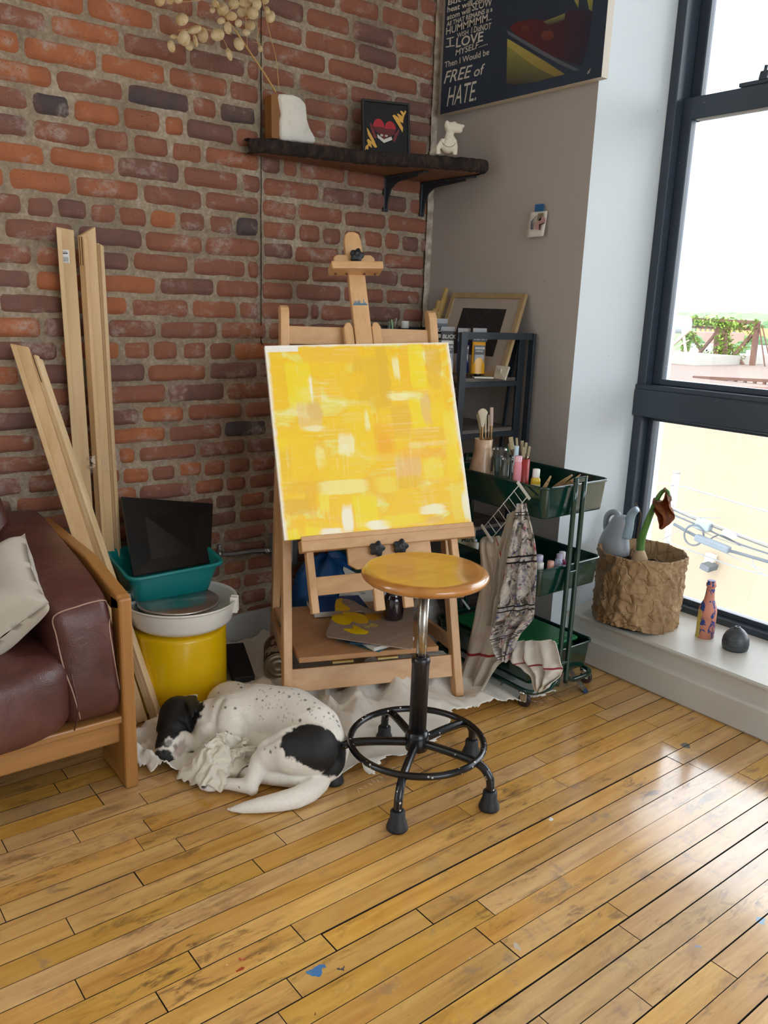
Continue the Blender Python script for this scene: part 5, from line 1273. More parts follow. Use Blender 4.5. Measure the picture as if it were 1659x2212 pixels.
def rectframe(T, q, wdt, thk, mat, name='frame'):
    """q: 4 corners (tl,tr,br,bl) of the outer face; frame of width wdt, thickness thk away from the viewer"""
    tl, tr, br, bl = [V(p) for p in q]; u = (tr-tl).normalized(); v = (bl-tl).normalized(); n = u.cross(v).normalized()
    if n.dot(tl-CAMP) < 0: n = -n
    m = MB(); i = [tl+u*wdt+v*wdt, tr-u*wdt+v*wdt, br-u*wdt-v*wdt, bl+u*wdt-v*wdt]; o = [tl, tr, br, bl]
    vs = o+i+[p+n*thk for p in o]+[p+n*thk for p in i]
    fs = []
    for k in range(4):
        j = (k+1) % 4; fs += [(k, j, 4+j, 4+k), (8+k, 12+k, 12+j, 8+j), (k, 8+k, 8+j, j), (4+k, 4+j, 12+j, 12+k)]
    m.add(vs, fs, smooth=False); ob = part(name, m, mat, T); b = ob.modifiers.new('b', 'BEVEL'); b.width = .0015; return ob, u, v, n, i
def flat(m, o, u, v, n, poly, lift=0.0):
    m.add([o+u*x+v*y-n*lift for x, y in poly], [tuple(range(len(poly)))], smooth=False)
def face_picture():
    q = [at(785, 212, y=2.655), at(889, 222, y=2.585), at(887, 329, y=2.555), at(784, 318, y=2.625)]
    q[3].z = 1.853; q[2].z = 1.853
    # square it up
    tl, tr, br, bl = q; u = (br-bl).normalized(); w = (tl-bl); w = w-u*w.dot(u); h = w.length; w.normalize(); L = (br-bl).length; q = [bl+w*h, bl+w*h+u*L, bl+u*L, bl]
    T = thing('framed_picture', (bl+br)/2, 'small black framed picture of a red grinning mask with gold scribbles on the shelf', 'picture')
    Mk = plain('black_frame_paint', '#111216', .5); o, u, v, n, i = rectframe(T, q, .009, .022, Mk)
    S_ = L; m = MB(); m.add([p+n*.006 for p in i]+[p+n*.012 for p in i], [(0, 1, 2, 3), (7, 6, 5, 4)], smooth=False); pn = part('canvas', m, plain('black_canvas', '#17181A', .8), T)
    O = q[0]+n*.0055; 
    cs = lambda pts: [((x-90)/575*L, (y-70)/620*h) for x, y in pts]    # traced from the close crop of the picture
    def sh(name, polys, col):
        mt_ = plain(name+'_paint', col, .6)
        for p in polys:
            m = MB(); flat(m, O, u, v, n, cs(p)); r = part(name, m, mt_, pn, fix=False)
        return r
    dome = lambda cx, cy, rx, ry: [(cx+rx*math.cos(PI*k/12), cy-ry*math.sin(PI*k/12)) for k in range(13)]
    sh('red_dome', [dome(290, 370, 68, 95), dome(428, 380, 68, 88)], '#A01626')
    sh('dark_red_band', [[(228, 370), (495, 380), (480, 440), (400, 470), (345, 505), (300, 450), (240, 410)]], '#5A1016')
    sh('side_leaf', [[(180, 340), (200, 330), (240, 430), (268, 500), (235, 500), (205, 430)], [(545, 375), (530, 370), (480, 440), (455, 515), (485, 520), (515, 450)]], '#6A1820')
    sh('white_grin', [[(272, 452), (350, 505), (440, 465), (452, 500), (350, 545), (275, 490)], [(308+18*math.cos(k*.7)+17, 460+13*math.sin(k*.7)) for k in range(9)], [(362+18*math.cos(k*.7)+17, 462+13*math.sin(k*.7)) for k in range(9)]], '#DCD8CE')
    m = MB()
    for k in range(1, 13): flat(m, O, u, v, n, cs([(272+k*13.5, 455+(k*8 if k < 6 else 48-(k-6)*7)), (274+k*13.5, 455+(k*8 if k < 6 else 48-(k-6)*7)), (276+k*13.5, 490+(k*8 if k < 6 else 44-(k-6)*6)), (274+k*13.5, 490+(k*8 if k < 6 else 44-(k-6)*6))]), .0003)
    for cx, cy in ((326, 460), (380, 462)): flat(m, O, u, v, n, cs([(cx+5*math.cos(k), cy+4*math.sin(k)) for k in range(6)]), .0003)
    part('tooth_lines', m, plain('tooth_line_black', '#101010', .6), pn, fix=False)
    sh('gold_scribble', [[(455, 225), (480, 212), (545, 250), (510, 205), (525, 195), (585, 225), (548, 165), (570, 160), (600, 180), (610, 150), (626, 165), (600, 215), (590, 250), (585, 300), (545, 285), (585, 350), (578, 405), (520, 320)],
                         [(145, 388), (165, 410), (225, 510), (268, 600), (240, 610), (195, 560), (205, 615), (165, 590), (160, 640), (135, 630), (118, 660), (130, 600), (160, 575), (145, 530), (165, 515), (210, 550), (160, 470)]], '#D2A044')
face_picture()
def figurine():
    c = at(966, 336, z=1.853); sc = .000105*FPX*1.0
    fr = (CAMP-c).normalized(); s = (c-CAMP).dot(_f)/FPX
    def Q(px, py, d=0): return c+_r*((px-966)*s)+EZ*((336-py)*s*1.02)-V((_f.x, _f.y, 0))*d
    m = MB()
    capsule(m, Q(970, 305), Q(966, 318), .020, .026); capsule(m, Q(960, 322, -.02), Q(936, 328, -.035), .022, .014)
    capsule(m, Q(968, 300), Q(970, 288), .016, .014)
    for sx in (-1, 1): capsule(m, Q(967+sx*13, 308, .006), Q(964+sx*19, 320, .012), .009, .008); capsule(m, Q(964+sx*19, 320, .012), Q(964+sx*18, 333, .012), .008, .009)
    capsule(m, Q(968, 282), Q(990, 288, .012), .017, .010); capsule(m, Q(972, 277), Q(993, 281, .014), .012, .008); ellip(m, Q(996, 280, .014), .007, .007, .006)
    for (x, y) in ((962, 272), (978, 274)): capsule(m, Q(x, y+6), Q(x, y, .004), .010, .008)
    me = bake(m, .003, 5); 
    for p in me.polygons: p.use_smooth = True
    bm = bmesh.new(); bm.from_mesh(me); tree = BVHTree.FromBMesh(bm); bm.free()
    me.materials.clear(); Mb_ = plain('unglazed_white_bisque', '#D5CDBD', .7, .05); me.materials.append(Mb_)
    for v in me.vertices: v.co.z = max(v.co.z, 1.8535)
    org = V((c.x, c.y, 1.853)); me.transform(Matrix.Translation(-org)); o = bpy.data.objects.new('crocodile_figurine', me); COL.objects.link(o); o.location = org; LOC[o.name] = org
    tag(o, 'white unglazed ceramic figurine of a sitting crocodile at right end of shelf', 'figurine')
    m = MB(); pts = []
    for (px, py) in ((953, 303), (956, 309), (961, 314), (967, 317), (974, 317), (980, 314), (984, 309)):
        d = ray(px, py).normalized(); h = tree.ray_cast(CAMP, d)
        if h[0] is not None: pts.append(h[0]-d*.0005)
    if len(pts) > 2:
        m.tube(smooth_path(pts, 4), .0010, 5); part('necklace_line', m, plain('brown_necklace_line', '#8A7358', .7), o)
figurine()
# ---------------------------------------------------------------- text painting on the grey wall
def hate_painting():
    x = 2.340; y0, y1, z0, z1 = 2.676, 1.893, 2.056, 2.95
    T = thing('wall_painting', (2.375, (y0+y1)/2, z0), 'large dark blue painting with hand lettered white text and a reclining red form', 'painting')
    m = MB(); m.box((x+.017, (y0+y1)/2, (z0+z1)/2), (.034, y0-y1, z1-z0), bev=.001); part('canvas_side', m, plain('raw_canvas_edge', '#CFC8BA', .8, .05), T)
    mm = NT('dark_blue_painting')
    tc = mm.tex(); sp = mm.n('SeparateXYZ', ins={0: tc}); Yc, Zc = sp.outputs[1], sp.outputs[2]
    # local: u runs left->right (towards -y), v from bottom
    U = mm.math('SUBTRACT', (y0-y1)/2, Yc); Wd = y0-y1
    c = mm.ramp(mm.noise(tc, 3, 3), [(.3, '#1C2A3A'), (.7, '#263648')])
    me_ = MB(); me_.add([(x-.0006, y0, z0), (x-.0006, y1, z0), (x-.0006, y1, z1), (x-.0006, y0, z1)], [(0, 1, 2, 3)]); pf = part('painted_face', me_, mm.fin(c, .55), T, fix=False)
    def PX(px, py, dx=.0012): return at(px, py, x=x-dx)
    s = 380/1659.0
    cr = lambda pts: [(940+a*s, b*s) for a, b in pts]
    def gradpoly(name, pts, c0, c1, ax=(0, 1), d=.0012):
        """painted shape whose colour runs between two tones across the canvas"""
        q = [PX(a, b, d) for a, b in cr(pts)]
        nt = NT(name+'_tone'); g = nt.n('SeparateXYZ', ins={0: nt.tex()}); ys = [p.y-T.location.y for p in q]; zs = [p.z-T.location.z for p in q]
        val = nt.math('ADD', nt.math('MULTIPLY', nt.n('MapRange', ins={'Value': g.outputs[1], 'From Min': max(ys), 'From Max': min(ys)}).outputs[0], ax[0]), nt.math('MULTIPLY', nt.n('MapRange', ins={'Value': g.outputs[2], 'From Min': max(zs), 'From Max': min(zs)}).outputs[0], ax[1]))
        cc = nt.ramp(nt.math('ADD', val, nt.math('MULTIPLY', nt.math('SUBTRACT', nt.noise(nt.tex(), 9, 3), .5), .25)), [(0.05, c0), (.95, c1)])
        mb = MB(); mb.add(q, [tuple(range(len(q)))]); return part(name, mb, nt.fin(cc, .55), pf, fix=False)
    gradpoly('red_form', [(700, 260), (760, 210), (900, 180), (1020, 190), (1230, 130), (1300, 90), (1480, 110), (1450, 400), (1380, 620), (1100, 530), (880, 400), (740, 310)], '#58201F', '#1E2030', (.9, .1))
    gradpoly('yellow_panel', [(680, 370), (700, 375), (880, 480), (1060, 590), (1225, 700), (1000, 760), (860, 790), (760, 800), (672, 790)], '#8C8A44', '#2A2A32', (-.3, 1.0), .0016)
    gradpoly('ochre_edge', [(680, 365), (720, 385), (900, 500), (1080, 610), (1225, 702), (1130, 722), (960, 640), (820, 540), (680, 430)], '#A79B4C', '#6E5A30', (.2, .6), .0018)
    gradpoly('grey_stripe', [(672, 285), (720, 310), (850, 385), (1000, 470), (1180, 570), (1370, 660), (1320, 672), (1160, 600), (960, 490), (820, 405), (690, 325)], '#5A6068', '#3E464E', (.2, .3), .0018)
    gradpoly('yellow_wedge', [(1020, 205), (1225, 125), (1222, 185), (1080, 240)], '#7C7846', '#3A3A38', (0, 1), .0016)
    gradpoly('yellow_stripe', [(1310, 0), (1355, 0), (1350, 80)], '#8C8A4C', '#6C6A3C', (0, 1), .0016); gradpoly('yellow_stripe', [(1430, -20), (1490, -20), (1480, 105), (1450, 90)], '#8C8A4C', '#6C6A3C', (0, 1), .0016)
    for (cx, cy, r) in ((845, 270, 38), (1060, 335, 60)):
        gradpoly('highlight', [(cx+r*math.cos(k*.45), cy+r*.8*math.sin(k*.45)) for k in range(14)], '#6A3A2C', '#5A2A26', (0, 1), .0014)
    # hand lettering: each line placed along its baseline on the canvas
    Mt = plain('white_letter_paint', '#C9C6BA', .6)
    def line(txt, a, b, hgt, shear=0.0, bold=.0, sx=None):
        A_, B_ = [PX(*p, .0022) for p in cr([a, b])]
        L = (B_-A_).length; xa = (B_-A_).normalized(); nrm = V((-1, 0, 0)); ya = nrm.cross(xa).normalized(); ya = ya if ya.z > 0 else -ya
        t = MB(); text_into(t, txt, Matrix.Identity(4), 1.0, 0, shear, bold)
        w0 = max(v.x for v in t.v)-min(v.x for v in t.v); mn = min(v.x for v in t.v)
        H_ = hgt*s*(A_-CAMP).dot(_f)/FPX/.78
        t.v = [A_+xa*((v.x-mn)*L/w0)+ya*(v.y*H_) for v in t.v]
        o = part('lettering', t, Mt, pf, fix=False)
    line('But I   the', (120, 50), (500, -60), 50, 0, .02)
    line('heat will cool', (112, 118), (500, 10), 52, 0, .02)
    line('atom will', (110, 190), (330, 118), 50, 0, .02); line('SLOW', (345, 105), (535, 50), 72, 0, .012)
    line('All THAT REMAINS is a', (108, 252), (540, 105), 44, 0, .02)
    line('HUMMMMM..', (102, 330), (530, 185), 68, 0, .012)
    line('WISH', (205, 360), (312, 322), 46, 0, .012); line('I DidNOT', (340, 312), (525, 270), 56, 0, .015)
    for q_ in ([(108, 362), (176, 345), (176, 356), (108, 373)], [(135, 366), (148, 363), (148, 428), (135, 431)], [(100, 438), (182, 424), (182, 435), (100, 449)]):
        mb = MB(); mb.add([PX(*p, .0022) for p in cr(q_)], [(0, 1, 2, 3)]); part('letter_stroke', mb, Mt, pf, fix=False)
    line('LOVE', (195, 448), (450, 385), 88, 0, .018)
    line('MYSELF......', (192, 528), (495, 420), 58, .1, .01)
    line('Then I Would be', (88, 640), (508, 515), 56, 0, .012)
    line('FREE', (80, 790), (345, 725), 115, .3, .006); line('of', (365, 725), (468, 690), 95, .2, .008)
    line('HATE.', (108, 1005), (385, 945), 185, .25, .0)
    line('sf', (1435, 700), (1470, 680), 40, .3, .01)
hate_painting()
def sketch():
    x = 2.366
    T = thing('pinned_sketch', at(1160, 515, x=x), 'small coloured sketch on white paper taped to the grey wall with blue tape', 'drawing')
    S1 = 100/1659.0; cr = lambda pts: [(1120+a*S1, 430+b*S1) for a, b in pts]
    def ply(name, pts, col, par, d, curl=0):
        q = [at(a, b, x=x-d) for a, b in cr(pts)]; m = MB(); m.add(q, [tuple(range(len(q)))]); return part(name, m, plain(name+'_col', col, .8), par, fix=False)
    q = [at(a, b, x=x) for a, b in cr([(590, 430), (910, 430), (1030, 700), (920, 1340), (290, 1400)])]
    q = [at(a, b, x=x) for a, b in cr([(400, 450), (1040, 430)])]+[at(a, b, x=x-.008) for a, b in cr([(920, 1330), (290, 1395)])]
    m = MB(); m.grid(lambda u, v: (q[0].lerp(q[1], u)).lerp(q[3].lerp(q[2], u), v)+V((-.006*math.sin(PI*v)*0-.004*v*v, 0, 0)), 6, 8); pp = part('paper', m, plain('sketch_paper', '#CFC9BE', .85), T, fix=False); solid(pp, .0005)
    D_ = .014
    def p2(name, pts, col):
        ply(name, pts, col, pp, D_)
    p2('grey_mark', [(690, 560), (640, 640), (560, 720), (510, 820), (520, 1080), (455, 1100), (420, 1060), (440, 800), (570, 670)], '#5A6068'); p2('olive_mark', [(700, 520), (900, 490), (890, 590), (830, 640), (790, 780), (660, 760)], '#776F56')
    p2('pink_mark', [(560, 860), (680, 790), (820, 640), (910, 640), (965, 680), (950, 860), (800, 930), (790, 1120), (600, 1080)], '#A98480'); p2('red_line', [(740, 905), (930, 850), (940, 870), (780, 935), (770, 1100), (740, 1100)], '#8A5A58')
    m = MB(); q = [at(a, b, x=x-.003) for a, b in cr([(600, 190), (895, 170), (915, 260), (880, 425), (575, 445)])]; m.add(q+[p+V((.0025, 0, 0)) for p in q], [(0, 1, 2, 3, 4), (9, 8, 7, 6, 5)]+[(i, (i+1) % 5, 5+(i+1) % 5, 5+i) for i in range(5)]); part('blue_tape', m, plain('blue_masking_tape', '#1E5A8C', .6), T)
sketch()
# ---------------------------------------------------------------- items on and under the easel
def easel_items():
    zs = .206
    Mp = plain('white_paper', '#D6D2C8', .8, .04)
    # sketch pad leaning behind
    T = thing('sketchbook', at(800, 1385, z=zs), 'sketchbook stack with white page edges under the wooden palette on the easel shelf', 'book')
    a = at(757, 1400, z=zs+.002); b = at(862, 1402, z=zs+.002); d = (b-a); u = d.normalized(); v = V((-u.y, u.x, 0)); R = Matrix((u, v, EZ)).transposed()
    c = a+u*.085+v*.105+EZ*.009; m = MB(); m.box(c, (.17, .21, .012)); part('pages', m, Mp, T)
    for dz in (-.0072, .0072):
        m = MB(); m.box(c+EZ*dz, (.174, .214, .0022), R); part('cover', m, plain('blue_grey_cover', '#2E5566', .6), T)
    T.children[0].data.transform(Matrix.Translation(c-T.location) @ R.to_4x4() @ Matrix.Translation(T.location-c)) 
    T = thing('blue_book', at(712, 1330, z=zs), 'blue covered book lying under the left end of the wooden palette', 'book')
    c = at(735, 1320, z=zs+.014)+EN*.05; m = MB(); m.box(c, (.20, .14, .020), Matrix((EU, EN, EZ)).transposed()); part('pages', m, Mp, T)
    m = MB(); m.box(c+EZ*.011, (.204, .144, .0025), Matrix((EU, EN, EZ)).transposed()); part('cover', m, plain('blue_cover', '#27477F', .5), T)
    # palette
    q = [at(732, 1291, z=zs+.055), at(893, 1308, z=zs+.055), at(892, 1401, z=zs+.030), at(702, 1374, z=zs+.026)]
    q[0] = at(733, 1292, z=zs+.050); q[1] = at(893, 1310, z=zs+.052)
    u = (q[2]-q[3]).normalized(); w = (q[0]-q[3]); w = (w-u*w.dot(u)); n = u.cross(w.normalized())
    def bl(s, t):   # bilinear on the four corners
        return (q[3].lerp(q[2], s)).lerp(q[0].lerp(q[1], s), t)
    outl = [(0, .04), (.03, 0), (.5, -.01), (.97, -.01), (1, .03), (1, .5), (1, .99), (.99, 1)]+[(.95-.9*k/12, 1-.20*math.sin(PI*min(1, max(0, (k/12-.12)/.75)))**1.0*(1 if .12 < k/12 < .87 else 0)) for k in range(13)]+[(.02, 1.03), (.0, .99)]
    m = MB(); top = [bl(s, t) for s, t in outl]; N = len(top)
    hole = [(.33+.062*math.cos(2*PI*k/20), .66+.07*math.sin(2*PI*k/20)) for k in range(20)]
    bm = bmesh.new(); ov = [bm.verts.new(p) for p in top]; hv = [bm.verts.new(bl(*p)) for p in hole]
    es = [bm.edges.new((ov[i], ov[(i+1) % N])) for i in range(N)]+[bm.edges.new((hv[i], hv[(i+1) % 20])) for i in range(20)]
    bmesh.ops.triangle_fill(bm, edges=es, use_beauty=True); bm.verts.index_update(); m.add([v.co.copy() for v in bm.verts], [[v.index for v in f.verts] for f in bm.faces], smooth=False); bm.free()
    Mw = NT('palette_wood'); nn = Mw.noise(Mw.tex((3, 30, 30), rot=(0, 0, -.2)), 1, 6, .6); cc = Mw.ramp(nn, [(.3, '#8A7463'), (.7, '#A8917D')]); Mw.bump(nn, .1, .001); Mw = Mw.fin(cc, .55)
    cpal = bl(.5, .5); T = thing('palette', V((cpal.x, cpal.y, zs)), 'thin wooden painting palette smeared with yellow paint on the easel shelf', 'palette')
    o = part('board', m, Mw, T, fix=False); solid(o, .004)
    s = 280/1659.0; C2 = lambda a, b: (600+a*s, 1180+b*s)
    pn = (q[1]-q[0]).cross(q[3]-q[0]).normalized(); pn = pn if pn.z > 0 else -pn
    def onpal(px, py, lift):
        d = ray(px, py); t = (q[3]-CAMP).dot(pn)/d.dot(pn); return CAMP+d*t+pn*lift
    random.seed(2)
    def smear(name, pts, col, lift):
        P_ = smooth_path([onpal(*C2(*p), 0) for p in pts+[pts[0]]], 5)[:-1]; c = sum(P_, V((0, 0, 0)))/len(P_); L = len(P_)
        P_ = [p+(p-c).normalized()*.003*noise.noise(p*160) for p in P_]
        mid = [c+(p-c)*.7+pn*(lift+.0012*noise.noise(p*90)) for p in P_]; P_ = [p+pn*(lift*.3+.0003) for p in P_]
        m = MB(); m.add(P_+mid+[c+pn*lift], [(k, (k+1) % L, L+(k+1) % L, L+k) for k in range(L)]+[(L+k, L+(k+1) % L, 2*L) for k in range(L)], smooth=True); part(name, m, plain(name+col, col, .3, .12, .6, 60), T, fix=False)
    smear('paint_smear', [(750, 680), (820, 670), (830, 730), (920, 790), (900, 830), (820, 830), (740, 820), (735, 740)], '#D9A81E', .0012)
    smear('paint_smear', [(700, 890), (830, 870), (950, 930), (930, 990), (860, 1010), (740, 980), (690, 930)], '#E2B80A', .0022)
    smear('paint_smear', [(830, 840), (1000, 850), (1130, 900), (1160, 980), (1040, 990), (930, 950), (860, 900)], '#D8A722', .0016)
    smear('paint_smear', [(960, 1000), (1060, 1050), (1160, 1090), (1130, 1130), (960, 1120), (840, 1060), (950, 1055)], '#E6BE0A', .0024)
    smear('paint_smear', [(1110, 870), (1240, 860), (1340, 880), (1330, 960), (1220, 960), (1120, 920)], '#B5821E', .0010)
    smear('paint_smear', [(1080, 1010), (1240, 985), (1310, 1010), (1240, 1050), (1100, 1050)], '#CBB04E', .0010)
    # jar of dark rinse water
    c = onpal(849, 1338, .004)
    T = thing('dark_jar', c, 'dark purple glass jar standing on the palette below the stool seat', 'jar')
    Mj = NT('dark_purple_glass'); Mj = Mj.fin('#1E1118', .08, Coat_Weight=.6)
    k = .92; r = .036
    m = MB(); m.lathe([(.0001, 0), (r*.8, 0), (r*.95, .004), (r, .012), (r*1.02, .050), (r, .072), (r*.9, .084), (r*.76, .090), (r*.76, .108), (r*.82, .109), (r*.82, .112), (r*.7, .112)], 36, c, cap=False); part('glass_body', m, Mj, T)
    m = MB(); 
    for z in (.095, .101): m.lathe([(r*.76, z-.0012), (r*.80, z), (r*.76, z+.0012)], 28, c, cap=False)
    part('screw_thread', m, Mj, T)
    # sketch sheet leaning behind
    T = thing('drawing_sheet', at(800, 1290, z=zs), 'white sheet with a faint pencil drawing propped behind the palette', 'paper')
    q = [at(742, 1225, z=.335), at(882, 1268, z=.335), at(884, 1300, z=.245), at(731, 1296, z=.245)]
    q = [at(742, 1224, y=2.50), at(890, 1300, y=2.40)-V((0, 0, .0)), at(890, 1330, y=2.38), at(728, 1318, y=2.42)]
    m = MB(); m.add(q, [(0, 1, 2, 3)]); pg = part('sheet', m, Mp, T, fix=False); solid(pg, .0008)
    pn2 = (q[1]-q[0]).cross(q[3]-q[0]).normalized(); pn2 = pn2 if pn2.y < 0 else -pn2
    def ons(px, py): d = ray(px, py); t = (q[0]-CAMP).dot(pn2)/d.dot(pn2); return CAMP+d*t+pn2*.0012
    m = MB()
    for pts in ([(1110, 520), (1100, 560), (1050, 580), (1020, 570)], [(1050, 590), (1100, 595), (1115, 605), (1060, 612)], [(1075, 520), (1060, 550), (1015, 575)]): m.tube(smooth_path([ons(*C2(*p)) for p in pts], 4), .0007, 4)
    part('pencil_lines', m, plain('pencil_line', '#3A3A40', .8), pg)
    # blue bag, dark green bag behind the easel
    def bag(name, label, cat, c, r, h, col, seed, rough=.4, sc=1.0):
        m = MB(); c = V(c)
        def fn(u, v):
            a = 2*PI*u; t = v*PI*.5
            rr = (math.cos(t)**.55)*(1+.12*noise.noise(V((math.cos(a)*2, math.sin(a)*2, seed))))
            f = 1-abs(noise.noise(V((a*2.4, v*2.2, seed))))*2.1; g = 1-abs(noise.noise(V((a*5, v*5, seed+4))))*2
            rr *= 1+.16*f*sc+.05*g; z = h*math.sin(t)*(1+.2*noise.noise(V((a*1.5, 0, seed+9))))
            return (c.x+r[0]*rr*math.cos(a), c.y+r[1]*rr*math.sin(a), c.z+z)
        m.grid(fn, 72, 30, wrapu=True); solo(name, m, plain(name+'_mat', col, rough, .1), label, cat, c, fix=False)
    p = at(672, 1290, y=2.57)
    bag('blue_bag', 'crumpled bright blue plastic bag on the floor behind the easel', 'bag', (p.x+.075, 2.57, .004), (.14, .11), .34, '#0E4C86', 3)
    p = at(730, 1200, y=2.64); bag('green_bag', 'dark green bag stuffed in the corner behind the blue bag', 'bag', (p.x+.13, 2.60, .004), (.17, .10), .50, '#0C3A26', 9, .6)
easel_items()
# ================================================================ BLACK METAL RACK
def metal_rack():
    T = thing('metal_rack', (2.23, 2.42, 0), 'black metal storage rack standing in the corner against the grey wall', 'rack')
    M = plain('blackish_blue_steel', '#232B33', .42, .08)
    x0, x1, y0, y1, zt = 2.075, 2.352, 2.112, 2.70, 1.232
    p = at(1002, 722, y=2.135); x0 = p.x
    def post(x, y, name='post', z=zt, w=.022, d=.022):
        m = MB(); m.box((x, y, z/2), (w, d, z), bev=.001); return part(name, m, M, T)
    post(x0, 2.135, w=.030, d=.014); post(x1, y0, w=.014, d=.026); post(x0, y1); post(x1, y1); post(2.335, 2.150, w=.030, d=.012, z=1.21)
    m = MB(); m.bar((x0, 2.135, zt-.011), (x1, y0, zt-.011), .012, .024); part('top_rail', m, M, T)
    m = MB(); m.bar((x0, y1, zt-.011), (x1, y1, zt-.011), .012, .022); part('top_rail', m, M, T)
    m = MB(); m.bar((x1, y0, zt-.011), (x1, y1, zt-.011), .012, .022); part('top_rail', m, M, T)
    m = MB(); m.bar((2.335, 2.18, 1.21), (2.275, 2.18, .60), .008, .014, up=(0, 1, 0)); part('diagonal_brace', m, M, T)
    Mb = NT('grey_brown_shelf_board'); n = Mb.noise(Mb.tex((2, 40, 40), rot=(0, 0, 1.57)), 1, 6, .7); Mb = Mb.fin(Mb.ramp(n, [(.35, '#4A423C'), (.65, '#7A7068')]), .6)
    for z in (1.062, .875, .50, .16):
        m = MB(); m.box(((x0+x1)/2, (2.155+y1)/2, z), (x1-x0-.02, y1-2.155, .014), bev=.001); part('shelf_board', m, Mb, T)
        m = MB(); m.bar((x0, 2.145, z-.014), (x1-.01, 2.145, z-.014), .010, .018); part('shelf_rail', m, M, T)
        m = MB(); m.bar((x0, 2.145, z-.014), (x0, y1, z-.014), .010, .018); part('shelf_rail', m, M, T)
    return 1.0695
ZS = metal_rack()
def paint_tube(px0, px1, ytop, y, body, label, seed, zb=ZS, tilt=0.0):
    pc_ = at((px0+px1)/2, ytop, x=y); w = (px1-px0)*(pc_-CAMP).dot(_f)/FPX; y = pc_.y; a = b = pc_
    rd = V((.92, -.39, 0)).normalized(); w = .062 if w > .062 else w
    c = V(((a.x+b.x)/2, y, zb)); h = a.z-zb; nrm = V((-rd.y, rd.x, 0)); nrm = -nrm if nrm.dot(CAMP-c) < 0 else nrm
    T = thing('paint_tube', c, label, 'paint tube', 'acrylic paint tubes on the black rack')
    Mbody = plain('tube_'+body, body, .3, .05); Mk = plain('tube_black_header', '#131418', .35); Mg = plain('hang_tab_grey', '#8B8D90', .4); Mw = plain('tube_print_white', '#D8D8D4', .5)
    def Q(u, z, d): return c+rd*(u*w/2)+EZ*z+nrm*d
    m = MB()
    def fn(u, v):
        a = 2*PI*u; t = v; z = .012+(h*.74-.012)*t; th = .014*(1-t)**.6+.0015; wd = 1-.06*t
        return Q(wd*math.copysign(abs(math.cos(a))**.6, math.cos(a)), z, th*math.sin(a))
    m.grid(fn, 32, 14, wrapu=True); part('body', m, Mbody, T)
    m = MB(); m.lathe([(.0001, 0), (.013, 0), (.013, .016), (.0001, .016)], 20, c); part('cap', m, Mk, T)
    m = MB(); m.box(Q(0, h*.815, .001), (w*1.02, .004, h*.19), frame((0, 0, 0), rd, -nrm, EZ).to_3x3(), bev=.0006); hd = part('header', m, Mk, T)
    m = MB(); m.box(Q(0, h*.955, .0), (w*1.0, .0015, h*.09), frame((0, 0, 0), rd, -nrm, EZ).to_3x3(), bev=.0005); part('hang_tab', m, Mg, T)
    t = MB(); text_into(t, 'BLICK', frame(Q(-.86, h*.765, .0042), rd, EZ, nrm), .0185*w/.05, 0, .12, .0005, sx=.98); part('lettering', t, Mw, hd, fix=False)
    m = MB(); k = .0165
    m.box(Q(0, h*.40, .0095), (w*.78, .0012, h*.50), frame((0, 0, 0), rd, -nrm, EZ).to_3x3()); pn = part('label_panel', m, Mk, T)
    m = MB(); m.box(Q(0, h*.33, .0105), (w*.66, .0006, h*.26), frame((0, 0, 0), rd, -nrm, EZ).to_3x3()); m.cur = 0; part('label_window', m, plain('tube_label_grey', '#9EA0A2', .5), pn)
    m = MB(); m.box(Q(0, h*.595, .0105), (w*.66, .0006, h*.045), frame((0, 0, 0), rd, -nrm, EZ).to_3x3()); part('label_band', m, Mw, pn)
    t = MB(); text_into(t, 'STUDIO', frame(Q(-.58, h*.578, .0110), rd, EZ, nrm), .0078*w/.05, 0, 0, .0002, sx=1.0); part('lettering', t, Mk, pn, fix=False)
    t = MB(); text_into(t, 'ACRYLIC', frame(Q(-.58, h*.52, .0106), rd, EZ, nrm), .0068*w/.05, 0, 0, .0002, sx=1.0); part('lettering', t, Mw, pn, fix=False)
paint_tube(938, 968, 688, 2.13, '#E2E2DE', 'white paint tube furthest back left on the rack, mostly hidden by the easel leg', 1)
paint_tube(953, 984, 706, 2.10, '#E4E4E0', 'white paint tube with black header at the left front of the rack', 2)
paint_tube(989, 1018, 709, 2.14, '#16245E', 'dark blue paint tube with black header in the middle of the row', 3)
paint_tube(1021, 1053, 709, 2.175, '#D99E0E', 'yellow paint tube with black header behind the front rack post', 4)
